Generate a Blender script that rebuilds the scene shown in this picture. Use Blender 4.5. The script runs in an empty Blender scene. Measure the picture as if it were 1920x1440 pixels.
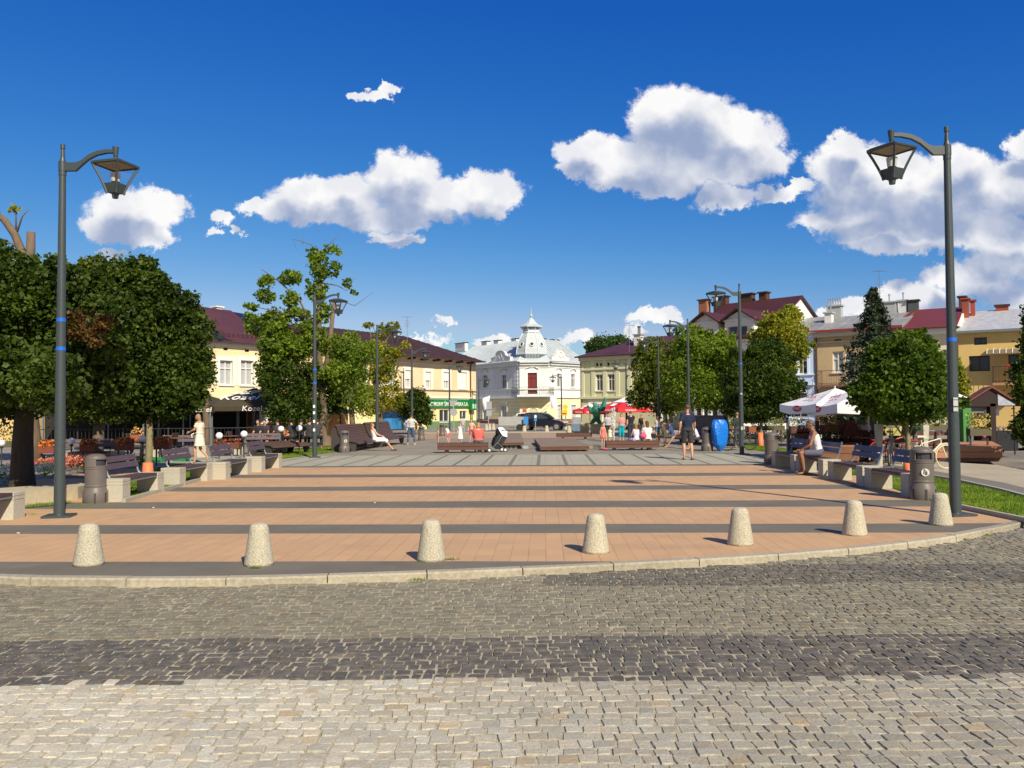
import bpy, bmesh, math, random
import numpy as np
from math import sin, cos, pi, radians as R, sqrt, atan2
from mathutils import Vector, Matrix, Euler
random.seed(7); rng = np.random.default_rng(7)
S = bpy.context.scene; COL = S.collection
# ---------------------------------------------------------------- camera
F = 1570.0; PITCH = R(1.82); ROLL = R(0.42); CH = 1.65
fw = Vector((0, cos(PITCH), sin(PITCH))); up0 = Vector((0, -sin(PITCH), cos(PITCH))); rt0 = Vector((1, 0, 0))
rt = rt0*cos(ROLL) - up0*sin(ROLL); upv = rt0*sin(ROLL) + up0*cos(ROLL)
cd = bpy.data.cameras.new('camera'); cam = bpy.data.objects.new('camera', cd); COL.objects.link(cam)
cd.sensor_width = 36; cd.lens = 36*F/1920; cd.clip_end = 6000; cd.clip_start = 0.1
m = Matrix((rt, upv, -fw)).transposed().to_4x4(); m.translation = (0, 0, CH); cam.matrix_world = m
S.camera = cam
# ---------------------------------------------------------------- light and sky
SUN_EL = R(37.5); sd = Vector((0.46, -0.888, 0)).normalized()      # horizontal direction towards the sun
W = bpy.data.worlds.new('World'); S.world = W; W.use_nodes = True
wt = W.node_tree; wt.nodes.clear()
def wn(t, **k):
    n = wt.nodes.new(t)
    for a, b in k.items(): setattr(n, a, b)
    return n
def vmath(op, a, b=None, c=None):
    n = wn('ShaderNodeVectorMath', operation=op)
    for i, v in enumerate((a, b, c)):
        if v is None: continue
        if isinstance(v, (tuple, list)): n.inputs[i].default_value = v
        else: wt.links.new(v, n.inputs[i])
    return n.outputs['Value'] if op in ('LENGTH', 'DOT_PRODUCT') else n.outputs['Vector']
def fmath(op, a, b=None, c=None, clamp=False):
    n = wn('ShaderNodeMath', operation=op); n.use_clamp = clamp
    for i, v in enumerate((a, b, c)):
        if v is None: continue
        if isinstance(v, (int, float)): n.inputs[i].default_value = v
        else: wt.links.new(v, n.inputs[i])
    return n.outputs[0]
sky = wn('ShaderNodeTexSky', sky_type='NISHITA'); sky.sun_disc = False
sky.sun_elevation = SUN_EL; sky.sun_rotation = atan2(sd.x, sd.y)
sky.air_density = 1.0; sky.dust_density = 0.3; sky.ozone_density = 3.0; sky.altitude = 200
tc = wn('ShaderNodeTexCoord'); G = tc.outputs['Generated']
sep = wn('ShaderNodeSeparateXYZ'); wt.links.new(G, sep.inputs[0])
yy = fmath('MAXIMUM', sep.outputs['Y'], 0.08)
u = fmath('DIVIDE', sep.outputs['X'], yy); v = fmath('DIVIDE', sep.outputs['Z'], yy)
comb = wn('ShaderNodeCombineXYZ'); wt.links.new(u, comb.inputs[0]); wt.links.new(v, comb.inputs[1]); UV = comb.outputs[0]
# clouds over the town: heaps given by bearing, height and size (thousandths)
CL = [(-462,242,62,38),(-425,252,42,24),(-482,222,46,22),(-436,212,40,18),(-345,240,20,11),(-325,224,14,9),(-360,222,13,8),(-480,190,24,8),
 (-176,380,24,8),(-150,388,18,10),(-162,376,18,7),
 (-243,262,55,32),(-195,262,45,30),(-130,284,52,38),(-100,264,80,28),(-45,262,66,28),(-12,258,34,24),(-205,236,85,22),(-265,248,34,18),(-300,255,30,14),(-130,236,80,16),
 (-130,212,30,13),(-160,215,20,9),
 (95,315,48,26),(70,290,24,18),(135,300,52,30),(190,355,58,44),(235,345,58,44),(275,328,60,40),(310,300,40,30),(190,305,80,34),(245,290,85,30),(180,278,78,20),(255,252,46,18),(140,285,60,24),(305,258,26,10),
 (395,285,46,40),(408,315,26,26),(430,290,40,34),(470,280,60,36),(500,255,90,34),(425,245,80,30),(390,222,60,18),(545,290,44,34),(560,265,60,40),(610,260,60,45),(470,222,90,22),(620,315,30,24),(560,215,70,24),(340,262,26,12),
 (480,203,120,22),(600,205,80,24),(500,262,110,30),(580,175,50,28),(620,180,50,34),(560,150,60,24),(520,155,34,20),(480,135,42,24),(455,140,26,20),(505,120,50,18),(430,120,30,12),(620,130,60,24),
 (405,122,22,16),(385,112,22,12),(172,112,36,11),(150,92,26,14),(75,85,24,13),(92,78,26,9),(-85,103,14,8),(-20,80,30,10),(20,74,26,9),(-120,80,50,9),(-560,150,40,40),(-600,170,40,30)]
nz = wn('ShaderNodeTexNoise'); nz.inputs['Scale'].default_value = 14; nz.inputs['Detail'].default_value = 7; nz.inputs['Roughness'].default_value = 0.70
wt.links.new(UV, nz.inputs['Vector'])
nz2 = wn('ShaderNodeTexNoise'); nz2.inputs['Scale'].default_value = 45; nz2.inputs['Detail'].default_value = 5; nz2.inputs['Roughness'].default_value = 0.6
wt.links.new(UV, nz2.inputs['Vector'])
dsp = vmath('MULTIPLY_ADD', vmath('SUBTRACT', nz.outputs['Color'], (.5, .5, .5)), (.085, .07, 0), vmath('MULTIPLY_ADD', vmath('SUBTRACT', nz2.outputs['Color'], (.5, .5, .5)), (.022, .02, 0), UV))
def field(p, grow=1.0):
    acc = None
    for (cx, cy, rx, ry) in CL:
        sx, sy = 1000/(rx*grow), 1000/(ry*grow)
        l = vmath('LENGTH', vmath('MULTIPLY_ADD', p, (sx, sy, 0), (-cx/1000*sx, -cy/1000*sy, 0)))
        if acc is None: acc = l
        else: acc = fmath('SMOOTH_MIN', acc, l, 0.35)
    return acc
def ramp(x, a, b, lo=0.0, hi=1.0):
    n = wn('ShaderNodeMapRange', interpolation_type='SMOOTHSTEP'); wt.links.new(x, n.inputs[0])
    for i, q in enumerate((a, b, lo, hi)): n.inputs[i+1].default_value = q
    return n.outputs[0]
f1 = field(dsp); mask = ramp(f1, 0.95, 0.66)
nzs = wn('ShaderNodeTexNoise'); nzs.inputs['Scale'].default_value = 20; nzs.inputs['Detail'].default_value = 6; nzs.inputs['Roughness'].default_value = 0.5; wt.links.new(UV, nzs.inputs['Vector'])
dsm = vmath('MULTIPLY_ADD', vmath('SUBTRACT', nzs.outputs['Color'], (.5, .5, .5)), (.06, .07, 0), UV)
f2 = field(vmath('ADD', dsm, (.010, .034, 0)))
body = ramp(f2, 0.28, 0.98)                      # how near the crest (the lit side) the ray meets the cloud
bil = ramp(nzs.outputs['Fac'], .38, .66)
edge = ramp(f1, .75, 1.0)
lit = fmath('ADD', fmath('MULTIPLY', body, .78), fmath('MULTIPLY', bil, .30), clamp=True)
ccol = wn('ShaderNodeMixRGB'); wt.links.new(lit, ccol.inputs[0])
ccol.inputs[1].default_value = (2.5, 3.1, 4.6, 1); ccol.inputs[2].default_value = (7.9, 7.8, 7.7, 1)
# deep polarised-looking blue: per-channel response of the air colour
ss = wn('ShaderNodeSeparateColor'); wt.links.new(sky.outputs[0], ss.inputs[0])
def chan(o, k, p, g, mxv): return fmath('MINIMUM', fmath('MULTIPLY', fmath('POWER', fmath('MULTIPLY', o, k), p), g), mxv)
tint = wn('ShaderNodeCombineColor')
wt.links.new(chan(ss.outputs[0], .052, 2.5, 10*10.5, 3.0), tint.inputs[0]); wt.links.new(chan(ss.outputs[1], .086, 1.3, 10*.86, 5.0), tint.inputs[1]); wt.links.new(chan(ss.outputs[2], .132, .6, 10*.575, 6.5), tint.inputs[2])
# unseen sky behind the viewer: neutral tone added to make fill light less blue
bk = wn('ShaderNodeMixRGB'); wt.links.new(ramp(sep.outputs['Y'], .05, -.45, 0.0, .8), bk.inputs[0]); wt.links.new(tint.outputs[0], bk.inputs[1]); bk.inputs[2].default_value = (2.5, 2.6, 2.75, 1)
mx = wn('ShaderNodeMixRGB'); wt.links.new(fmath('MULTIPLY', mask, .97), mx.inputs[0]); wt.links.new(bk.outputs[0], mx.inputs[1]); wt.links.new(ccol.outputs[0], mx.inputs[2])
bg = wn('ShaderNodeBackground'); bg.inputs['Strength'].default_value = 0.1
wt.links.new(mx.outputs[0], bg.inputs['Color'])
wo = wn('ShaderNodeOutputWorld'); wt.links.new(bg.outputs[0], wo.inputs[0])
W.cycles.sampling_method = 'MANUAL'; W.cycles.sample_map_resolution = 256
sl = bpy.data.lights.new('sun', 'SUN'); sl.energy = 4.7; sl.angle = R(0.53); sl.color = (1.0, 0.89, 0.70)
sun = bpy.data.objects.new('sun', sl); COL.objects.link(sun)
sv = Vector((sd.x*cos(SUN_EL), sd.y*cos(SUN_EL), sin(SUN_EL))); sun.rotation_euler = sv.to_track_quat('Z', 'Y').to_euler()
S.view_settings.view_transform = 'Standard'; S.view_settings.look = 'None'; S.view_settings.exposure = 0.35; S.view_settings.gamma = 1
S.cycles.max_bounces = 6; S.cycles.diffuse_bounces = 3; S.cycles.transparent_max_bounces = 8
# ---------------------------------------------------------------- measuring helpers
def ray(px, py):
    return fw + rt*((px-960)/F) + upv*((720-py)/F)
def P(px, py, z=0.0):
    r = ray(px, py); t = (z-CH)/r.z; return Vector((r.x*t, r.y*t, z))
def PD(px, py, D):
    r = ray(px, py); t = D/r.y; return Vector((r.x*t, D, CH+r.z*t))
# ---------------------------------------------------------------- materials
def lin(h):
    h = h.lstrip('#'); c = [int(h[i:i+2], 16)/255 for i in (0, 2, 4)]
    return tuple(x/12.92 if x <= .04045 else ((x+.055)/1.055)**2.4 for x in c)
MATS = {}
def M(name, col, rough=.7, var=.12, scale=6.0, bump=0.0, metal=0.0, spec=None, stretch=(1,1,1), bdist=.01, dirt=0):
    if name in MATS: return MATS[name]
    if isinstance(col, str): col = lin(col)
    mt = bpy.data.materials.new(name); mt.use_nodes = True; nt = mt.node_tree; b = nt.nodes['Principled BSDF']
    b.inputs['Roughness'].default_value = rough; b.inputs['Metallic'].default_value = metal
    if spec is not None: b.inputs['Specular IOR Level'].default_value = spec
    t = nt.nodes.new('ShaderNodeTexCoord'); mp = nt.nodes.new('ShaderNodeMapping'); mp.inputs['Scale'].default_value = stretch
    nt.links.new(t.outputs['Object'], mp.inputs[0])
    n = nt.nodes.new('ShaderNodeTexNoise'); n.inputs['Scale'].default_value = scale; n.inputs['Detail'].default_value = 6; n.inputs['Roughness'].default_value = .6
    nt.links.new(mp.outputs[0], n.inputs['Vector'])
    mr = nt.nodes.new('ShaderNodeMapRange'); mr.inputs[1].default_value = .25; mr.inputs[2].default_value = .75
    mr.inputs[3].default_value = 1-var; mr.inputs[4].default_value = 1+var; nt.links.new(n.outputs['Fac'], mr.inputs[0])
    out = mr.outputs[0]
    if dirt:
        n2 = nt.nodes.new('ShaderNodeTexNoise'); n2.inputs['Scale'].default_value = .45; n2.inputs['Detail'].default_value = 5; nt.links.new(mp.outputs[0], n2.inputs['Vector'])
        m2 = nt.nodes.new('ShaderNodeMapRange'); m2.inputs[1].default_value = .35; m2.inputs[2].default_value = .65; m2.inputs[3].default_value = 1-dirt; m2.inputs[4].default_value = 1+dirt*.4
        nt.links.new(n2.outputs['Fac'], m2.inputs[0]); mm = nt.nodes.new('ShaderNodeMath'); mm.operation = 'MULTIPLY'
        nt.links.new(out, mm.inputs[0]); nt.links.new(m2.outputs[0], mm.inputs[1]); out = mm.outputs[0]
    vm = nt.nodes.new('ShaderNodeVectorMath'); vm.operation = 'SCALE'; vm.inputs[0].default_value = col; nt.links.new(out, vm.inputs['Scale'])
    nt.links.new(vm.outputs[0], b.inputs['Base Color'])
    if bump:
        bp = nt.nodes.new('ShaderNodeBump'); bp.inputs['Strength'].default_value = bump; bp.inputs['Distance'].default_value = bdist
        nt.links.new(n.outputs['Fac'], bp.inputs['Height']); nt.links.new(bp.outputs[0], b.inputs['Normal'])
    MATS[name] = mt; return mt
def leafmat(name, c1, c2, tr=.35):
    if name in MATS: return MATS[name]
    mt = bpy.data.materials.new(name); mt.use_nodes = True; nt = mt.node_tree; nt.nodes.clear()
    o = nt.nodes.new('ShaderNodeOutputMaterial'); g = nt.nodes.new('ShaderNodeNewGeometry')
    cr = nt.nodes.new('ShaderNodeMixRGB'); cr.inputs[1].default_value = (*[q*.8 for q in c1], 1); cr.inputs[2].default_value = (*c2, 1)
    t = nt.nodes.new('ShaderNodeTexCoord'); n = nt.nodes.new('ShaderNodeTexNoise'); n.inputs['Scale'].default_value = .9; n.inputs['Detail'].default_value = 3
    nt.links.new(t.outputs['Object'], n.inputs[0])
    a = nt.nodes.new('ShaderNodeMapRange'); a.inputs[1].default_value = .4; a.inputs[2].default_value = .68; a.inputs[3].default_value = 0; a.inputs[4].default_value = .75; nt.links.new(n.outputs['Fac'], a.inputs[0])
    ad = nt.nodes.new('ShaderNodeMath'); ad.operation = 'MULTIPLY_ADD'; nt.links.new(g.outputs['Random Per Island'], ad.inputs[0]); ad.inputs[1].default_value = .55; nt.links.new(a.outputs[0], ad.inputs[2]); ad.use_clamp = True
    nt.links.new(ad.outputs[0], cr.inputs[0])
    p = nt.nodes.new('ShaderNodeBsdfPrincipled'); p.inputs['Roughness'].default_value = .5; p.inputs['Specular IOR Level'].default_value = .22; nt.links.new(cr.outputs[0], p.inputs['Base Color'])
    tl = nt.nodes.new('ShaderNodeBsdfTranslucent'); gm = nt.nodes.new('ShaderNodeMixRGB'); gm.blend_type = 'MULTIPLY'; gm.inputs[0].default_value = 1; gm.inputs[2].default_value = (1.3, 1.5, .5, 1)
    nt.links.new(cr.outputs[0], gm.inputs[1]); nt.links.new(gm.outputs[0], tl.inputs[0])
    mxs = nt.nodes.new('ShaderNodeMixShader'); mxs.inputs[0].default_value = tr; nt.links.new(p.outputs[0], mxs.inputs[1]); nt.links.new(tl.outputs[0], mxs.inputs[2])
    nt.links.new(mxs.outputs[0], o.inputs[0]); MATS[name] = mt; return mt
def glassmat(name, col, rough=.08):
    if name in MATS: return MATS[name]
    mt = M(name, col, rough, .3, 1.5, spec=.6); return mt
# ---------------------------------------------------------------- mesh helpers
class MB:
    def __init__(s, X=None): s.v = []; s.f = []; s.X = X
    def add(s, vs, fs, X=None):
        n = len(s.v)
        for p in vs:
            p = Vector(p)
            if X is not None: p = X @ p
            if s.X is not None: p = s.X @ p
            s.v.append(p[:])
        s.f += [tuple(i+n for i in f) for f in fs]; return s
    def box(s, c, d, rz=0, X=None, taper=1.0, rot=None):
        x, y, z = d[0]/2, d[1]/2, d[2]/2; t = taper
        vs = [Vector(q) for q in ((-x,-y,-z),(x,-y,-z),(x,y,-z),(-x,y,-z),(-x*t,-y*t,z),(x*t,-y*t,z),(x*t,y*t,z),(-x*t,y*t,z))]
        mt = Matrix.Translation(c) @ (rot.to_4x4() if rot is not None else Matrix.Rotation(rz, 4, 'Z'))
        return s.add([mt @ q for q in vs], [(3,2,1,0),(4,5,6,7),(0,1,5,4),(1,2,6,5),(2,3,7,6),(3,0,4,7)], X)
    def bx(s, x0, x1, y0, y1, z0, z1, X=None): return s.box(((x0+x1)/2, (y0+y1)/2, (z0+z1)/2), (abs(x1-x0), abs(y1-y0), abs(z1-z0)), X=X)
    def loft(s, rings, X=None, closed=True, caps=True):
        n = len(rings[0]); vs = [p for r in rings for p in r]; fs = []
        for i in range(len(rings)-1):
            for j in range(n if closed else n-1):
                k = (j+1) % n; fs.append((i*n+j, i*n+k, (i+1)*n+k, (i+1)*n+j))
        if caps and closed: fs.append(tuple(range(n-1, -1, -1))); fs.append(tuple((len(rings)-1)*n+j for j in range(n)))
        return s.add(vs, fs, X)
    def tube(s, pts, rad, n=8, X=None, caps=True, sx=1.0):
        pts = [Vector(p) for p in pts]
        if not isinstance(rad, (list, tuple)): rad = [rad]*len(pts)
        rings = []; ref = Vector((0, 0, 1))
        a = (pts[-1]-pts[0]).normalized() if (pts[-1]-pts[0]).length > 1e-6 else Vector((1, 0, 0))
        if abs(a.z) > .8: ref = Vector((1, 0, 0))
        for i, p in enumerate(pts):
            t = (pts[min(i+1, len(pts)-1)]-pts[max(i-1, 0)])
            if t.length < 1e-9: t = a
            t.normalize(); x = t.cross(ref)
            if x.length < 1e-3: x = t.cross(Vector((0, 1, 0)))
            x.normalize(); y = t.cross(x).normalized()
            rings.append([p + x*cos(2*pi*j/n)*rad[i]*sx + y*sin(2*pi*j/n)*rad[i] for j in range(n)])
        return s.loft(rings, X, True, caps)
    def lathe(s, prof, n=16, o=(0,0,0), X=None, ph=0.0, sy=1.0):
        return s.loft([[Vector((o[0]+r*cos(2*pi*j/n+ph), o[1]+r*sy*sin(2*pi*j/n+ph), o[2]+z)) for j in range(n)] for r, z in prof], X)
    def ball(s, c, r, n=10, X=None, m=6):
        if not isinstance(r, (tuple, list)): r = (r, r, r)
        rings = []
        for i in range(m+1):
            a = -pi/2+pi*(i+.02)/(m+.04); rr = max(cos(a), .02)
            rings.append([Vector((c[0]+r[0]*rr*cos(2*pi*j/n), c[1]+r[1]*rr*sin(2*pi*j/n), c[2]+r[2]*sin(a))) for j in range(n)])
        return s.loft(rings, X)
    def prism(s, poly, vec, X=None):
        n = len(poly); a = [Vector(p) for p in poly]; b = [p+Vector(vec) for p in a]
        return s.add(a+b, [tuple(range(n-1, -1, -1)), tuple(range(n, 2*n))]+[(i, (i+1) % n, n+(i+1) % n, n+i) for i in range(n)], X)
    def quad(s, a, b, c, d, X=None): return s.add([a, b, c, d], [(0, 1, 2, 3)], X)
    def sheet(s, poly, X=None): return s.add(poly, [tuple(range(len(poly)))], X)
    def torus(s, c, R_, r, X=None, n=24, k=6, ax='Y'):
        rings = []
        for i in range(n+1):
            a = 2*pi*i/n; ring = []
            for j in range(k):
                b = 2*pi*j/k; q = R_+r*cos(b)
                ring.append(Vector((c[0]+q*cos(a), c[1]+r*sin(b), c[2]+q*sin(a))) if ax == 'Y' else Vector((c[0]+q*cos(a), c[1]+q*sin(a), c[2]+r*sin(b))))
            rings.append(ring)
        return s.loft(rings, X, True, False)
    def build(s, name, mat, parent=None, smooth=False, fix=True):
        me = bpy.data.meshes.new(name); me.from_pydata(s.v, [], s.f)
        if fix and len(s.f) < 60000:
            bm = bmesh.new(); bm.from_mesh(me); bmesh.ops.recalc_face_normals(bm, faces=bm.faces[:]); bm.to_mesh(me); bm.free()
        if smooth: me.shade_smooth()
        me.materials.append(mat); o = bpy.data.objects.new(name, me); COL.objects.link(o)
        if parent is not None: o.parent = parent
        return o
def smooth_angle(o, deg=40):
    me = o.data; me.shade_smooth()
    bm = bmesh.new(); bm.from_mesh(me)
    for e in bm.edges:
        if len(e.link_faces) == 2 and e.calc_face_angle(0) > R(deg): e.smooth = False
    bm.to_mesh(me); bm.free(); return o
def tag(o, label=None, cat=None, group=None, kind=None):
    if label: o['label'] = label
    if cat: o['category'] = cat
    if group: o['group'] = group
    if kind: o['kind'] = kind
    return o
def thing(name, label, cat, loc=(0,0,0), rz=0, group=None, sc=1.0):
    o = bpy.data.objects.new(name, None); COL.objects.link(o); o.empty_display_size = .3
    o.location = loc; o.rotation_euler = (0, 0, rz); o.scale = (sc, sc, sc); return tag(o, label, cat, group)
KIDS = {}
def kids(o): return [c for c in bpy.data.objects if c.parent is o]
def copy_tree(o, parent=None, loc=None, rz=None, label=None, group=None, sc=None, ch=None):
    c = o.copy(); COL.objects.link(c); c.parent = parent
    if loc is not None: c.location = loc
    if rz is not None: c.rotation_euler = (0, 0, rz)
    if sc is not None: c.scale = (sc, sc, sc)
    if label: c['label'] = label
    if group: c['group'] = group
    for k in kids(o): copy_tree(k, c)
    return c
DG = None
def remesh(mb, voxel, smooth=2, factor=.5):
    me = bpy.data.meshes.new('tmp'); me.from_pydata(mb.v, [], mb.f)
    bm = bmesh.new(); bm.from_mesh(me); bmesh.ops.recalc_face_normals(bm, faces=bm.faces[:]); bm.to_mesh(me); bm.free()
    o = bpy.data.objects.new('tmp', me); COL.objects.link(o)
    r = o.modifiers.new('r', 'REMESH'); r.mode = 'VOXEL'; r.voxel_size = voxel; r.use_smooth_shade = True
    sm = o.modifiers.new('s', 'SMOOTH'); sm.iterations = smooth; sm.factor = factor
    dg = bpy.context.evaluated_depsgraph_get(); dg.update(); e = o.evaluated_get(dg)
    out = bpy.data.meshes.new_from_object(e); vs = [v.co[:] for v in out.vertices]; fs = [tuple(p.vertices) for p in out.polygons]
    bpy.data.objects.remove(o); bpy.data.meshes.remove(out); bpy.data.meshes.remove(me)
    r2 = MB(); r2.v = vs; r2.f = fs; return r2
def text(txt, size, mat, X, parent=None, name='lettering', depth=.01, align='CENTER', shear=0, sx=1.0):
    cu = bpy.data.curves.new('t', 'FONT'); cu.body = txt; cu.size = size; cu.extrude = depth/2; cu.align_x = align; cu.align_y = 'CENTER'; cu.shear = shear
    cu.resolution_u = 3
    o = bpy.data.objects.new('t', cu); COL.objects.link(o); dg = bpy.context.evaluated_depsgraph_get(); dg.update()
    me = bpy.data.meshes.new_from_object(o.evaluated_get(dg)); bpy.data.objects.remove(o); bpy.data.curves.remove(cu)
    me.transform(X @ Matrix.Diagonal((sx, 1, 1, 1))); me.name = name; me.materials.clear(); me.materials.append(mat)
    ob = bpy.data.objects.new(name, me); COL.objects.link(ob); ob.parent = parent; return ob
UP = Matrix(((1,0,0,0),(0,0,-1,0),(0,1,0,0),(0,0,0,1)))   # text plane XY -> XZ facing -Y

def fit_text(txt, w, h, mat, X, parent, depth=.01, name='lettering', shear=0):
    o = text(txt, 1.0, mat, Matrix.Identity(4), None, name, depth, 'CENTER', shear); co = [v.co for v in o.data.vertices]; x0, x1 = min(c.x for c in co), max(c.x for c in co); y0, y1 = min(c.y for c in co), max(c.y for c in co)
    o.data.transform(X @ Matrix.Diagonal((w/(x1-x0), h/(y1-y0)*(1.25 if 'Ś' in txt else 1), 1, 1)) @ Matrix.Translation((-(x0+x1)/2, -(y0+y1)/2, 0))); o.parent = parent; return o
# ---------------------------------------------------------------- ground
AX = R(2.2); ROT = Matrix.Rotation(-AX, 4, 'Z')     # the square's own axis, slightly right of the view
def grid_sheet(name, x0, x1, y0, y1, z, mat, kind='structure'):
    o = MB().quad((x0,y0,z),(x1,y0,z),(x1,y1,z),(x0,y1,z)).build(name, mat); tag(o, kind=kind); return o
def nodes(name):
    mt = bpy.data.materials.new(name); mt.use_nodes = True; nt = mt.node_tree; return mt, nt, nt.nodes['Principled BSDF']
def NM(nt, op, a, b=None, clamp=False):
    n = nt.nodes.new('ShaderNodeMath'); n.operation = op; n.use_clamp = clamp
    for i, v in enumerate((a, b)):
        if v is None: continue
        if isinstance(v, (int, float)): n.inputs[i].default_value = v
        else: nt.links.new(v, n.inputs[i])
    return n.outputs[0]
def NX(nt, f, a, b, blend='MIX'):
    n = nt.nodes.new('ShaderNodeMixRGB'); n.blend_type = blend
    if isinstance(f, float): n.inputs[0].default_value = f
    else: nt.links.new(f, n.inputs[0])
    for i, v in ((1, a), (2, b)):
        if isinstance(v, tuple): n.inputs[i].default_value = (*v, 1)
        else: nt.links.new(v, n.inputs[i])
    return n.outputs[0]
def NN(nt, vec, sc, det=5, ro=.6, a=.3, b=.7, lo=0., hi=1.):
    n = nt.nodes.new('ShaderNodeTexNoise'); n.inputs['Scale'].default_value = sc; n.inputs['Detail'].default_value = det; n.inputs['Roughness'].default_value = ro
    nt.links.new(vec, n.inputs['Vector']); m = nt.nodes.new('ShaderNodeMapRange'); nt.links.new(n.outputs['Fac'], m.inputs[0])
    for i, q in enumerate((a, b, lo, hi)): m.inputs[i+1].default_value = q
    return m.outputs[0]
# plaza paving: salmon concrete pavers, dark granite bands, grey slabs further on
pm, nt, bs = nodes('plaza_paving'); t = nt.nodes.new('ShaderNodeTexCoord'); mp = nt.nodes.new('ShaderNodeMapping'); mp.inputs['Rotation'].default_value = (0, 0, AX)
nt.links.new(t.outputs['Object'], mp.inputs[0]); V = mp.outputs[0]; sp = nt.nodes.new('ShaderNodeSeparateXYZ'); nt.links.new(V, sp.inputs[0]); X_, Y_ = sp.outputs[0], sp.outputs[1]
def between(y, a, b): return NM(nt, 'MULTIPLY', NM(nt, 'GREATER_THAN', y, a), NM(nt, 'LESS_THAN', y, b))
# bands measured along the axis
BANDS = [(8.2, 9.22), (11.33, 12.22), (14.30, 15.33), (17.42, 18.40), (20.95, 21.95), (24.8, 25.4)]
Yw = NM(nt, 'ADD', Y_, NM(nt, 'MULTIPLY', NN(nt, V, .35, 1, .5, 0, 1, -.5, .5), .12))
dark = None
for a, b in BANDS:
    q = between(Yw, a, b); dark = q if dark is None else NM(nt, 'MAXIMUM', dark, q)
far = NM(nt, 'GREATER_THAN', Yw, 25.4); slab = between(Yw, 25.4, 31.3)
xs = NM(nt, 'FRACT', NM(nt, 'ADD', NM(nt, 'DIVIDE', X_, .86), .3)); strip = NM(nt, 'MULTIPLY', NM(nt, 'LESS_THAN', xs, .13), slab)
def joints(per, w, ax, off=0.0):
    f_ = NM(nt, 'FRACT', NM(nt, 'ADD', NM(nt, 'DIVIDE', ax, per), off)); return NM(nt, 'LESS_THAN', f_, w)
cellx = NM(nt, 'FLOOR', NM(nt, 'DIVIDE', X_, .2)); celly = NM(nt, 'FLOOR', NM(nt, 'DIVIDE', Y_, .4))
cb = nt.nodes.new('ShaderNodeCombineXYZ'); nt.links.new(cellx, cb.inputs[0]); nt.links.new(celly, cb.inputs[1])
wn_ = nt.nodes.new('ShaderNodeTexWhiteNoise'); nt.links.new(cb.outputs[0], wn_.inputs[0]); rnd = wn_.outputs['Value']
sal = NX(nt, NN(nt, V, 1.3, 6), (.515, .325, .18), (.43, .285, .17))
sal = NX(nt, NM(nt, 'MULTIPLY', rnd, .38), sal, (.64, .40, .22))
sal = NX(nt, NM(nt, 'MULTIPLY', NM(nt, 'MAXIMUM', joints(.2, .045, X_), NM(nt, 'MULTIPLY', joints(.4, .02, Y_), .5)), NN(nt, V, .8, 4, .6, .3, .6, .25, .75)), sal, (.22, .14, .09))
sal = NX(nt, NN(nt, V, .55, 8, .7, .55, .78, 0, .5), sal, (.22, .145, .10)); sal = NX(nt, NN(nt, V, 7, 4, .8, .66, .72, 0, .35), sal, (.20, .13, .09)); sal = NX(nt, NN(nt, V, .25, 3, .5, .3, .7, 0, .22), sal, (.50, .33, .20))      # stains
grn = nt.nodes.new('ShaderNodeTexNoise'); grn.inputs['Scale'].default_value = 90; grn.inputs['Detail'].default_value = 3; nt.links.new(V, grn.inputs[0])
grc = NX(nt, grn.outputs['Fac'], (.095, .087, .070), (.25, .23, .19)); grc = NX(nt, NN(nt, V, .9, 5), grc, (.135, .123, .10)); grc = NX(nt, NN(nt, V, 2.2, 6, .7, .55, .75, 0, .4), grc, (.25, .22, .17))
sl_ = NX(nt, NN(nt, V, 1.0, 6), (.40, .385, .30), (.33, .325, .26)); sl_ = NX(nt, NM(nt, 'MULTIPLY', NM(nt, 'MAXIMUM', joints(.43, .05, X_), joints(.5, .05, Y_)), .35), sl_, (.13, .13, .12))
fr_ = NX(nt, NN(nt, V, .5, 7), (.22, .20, .16), (.30, .265, .205))
c = NX(nt, dark, sal, grc); c = NX(nt, far, c, fr_); c = NX(nt, slab, c, sl_); c = NX(nt, NM(nt, 'MULTIPLY', strip, .85), c, grc)
nt.links.new(c, bs.inputs['Base Color']); bs.inputs['Roughness'].default_value = .85; bs.inputs['Specular IOR Level'].default_value = .25
bp = nt.nodes.new('ShaderNodeBump'); bp.inputs['Strength'].default_value = .35; bp.inputs['Distance'].default_value = .006; nt.links.new(grn.outputs['Fac'], bp.inputs['Height']); nt.links.new(bp.outputs[0], bs.inputs['Normal'])
# kerb line: top front edge in world metres
KP = [P(-700,1040), P(-350,1066), P(0,1082), P(160,1084.5), P(320,1085), P(480,1083), P(640,1079), P(840,1072), P(1040,1063), P(1280,1050.5), P(1410,1043), P(1540,1033), P(1640,1024), P(1740,1012), P(1800,1003), P(1860,991), P(1920,978), P(2010,952), P(2120,918)]
def spline(pts, n):
    out = []; k = len(pts)
    for i in range(k-1):
        p0, p1, p2, p3 = pts[max(i-1, 0)], pts[i], pts[i+1], pts[min(i+2, k-1)]
        for j in range(n):
            t = j/n; out.append(.5*((2*p1)+(p2-p0)*t+(2*p0-5*p1+4*p2-p3)*t*t+(3*p1-p0-3*p2+p3)*t**3))
    out.append(pts[-1]); return out
KC = spline(KP, 8)
def resample(c, step):
    out = [c[0]]; acc = 0; last = c[0]
    for p in c[1:]:
        d = (p-last).length
        while acc+d >= step:
            r = (step-acc)/d; last = last+(p-last)*r; out.append(last.copy()); d = (p-last).length; acc = 0
        acc += d; last = p
    return out
RZ = -0.07
kerb = MB(); KS = resample(KC, .1)
def off(i, d):
    a = KS[max(i-1, 0)]; b = KS[min(i+1, len(KS)-1)]; t = (b-a).normalized(); return KS[i]+Vector((-t.y, t.x, 0))*d
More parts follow.
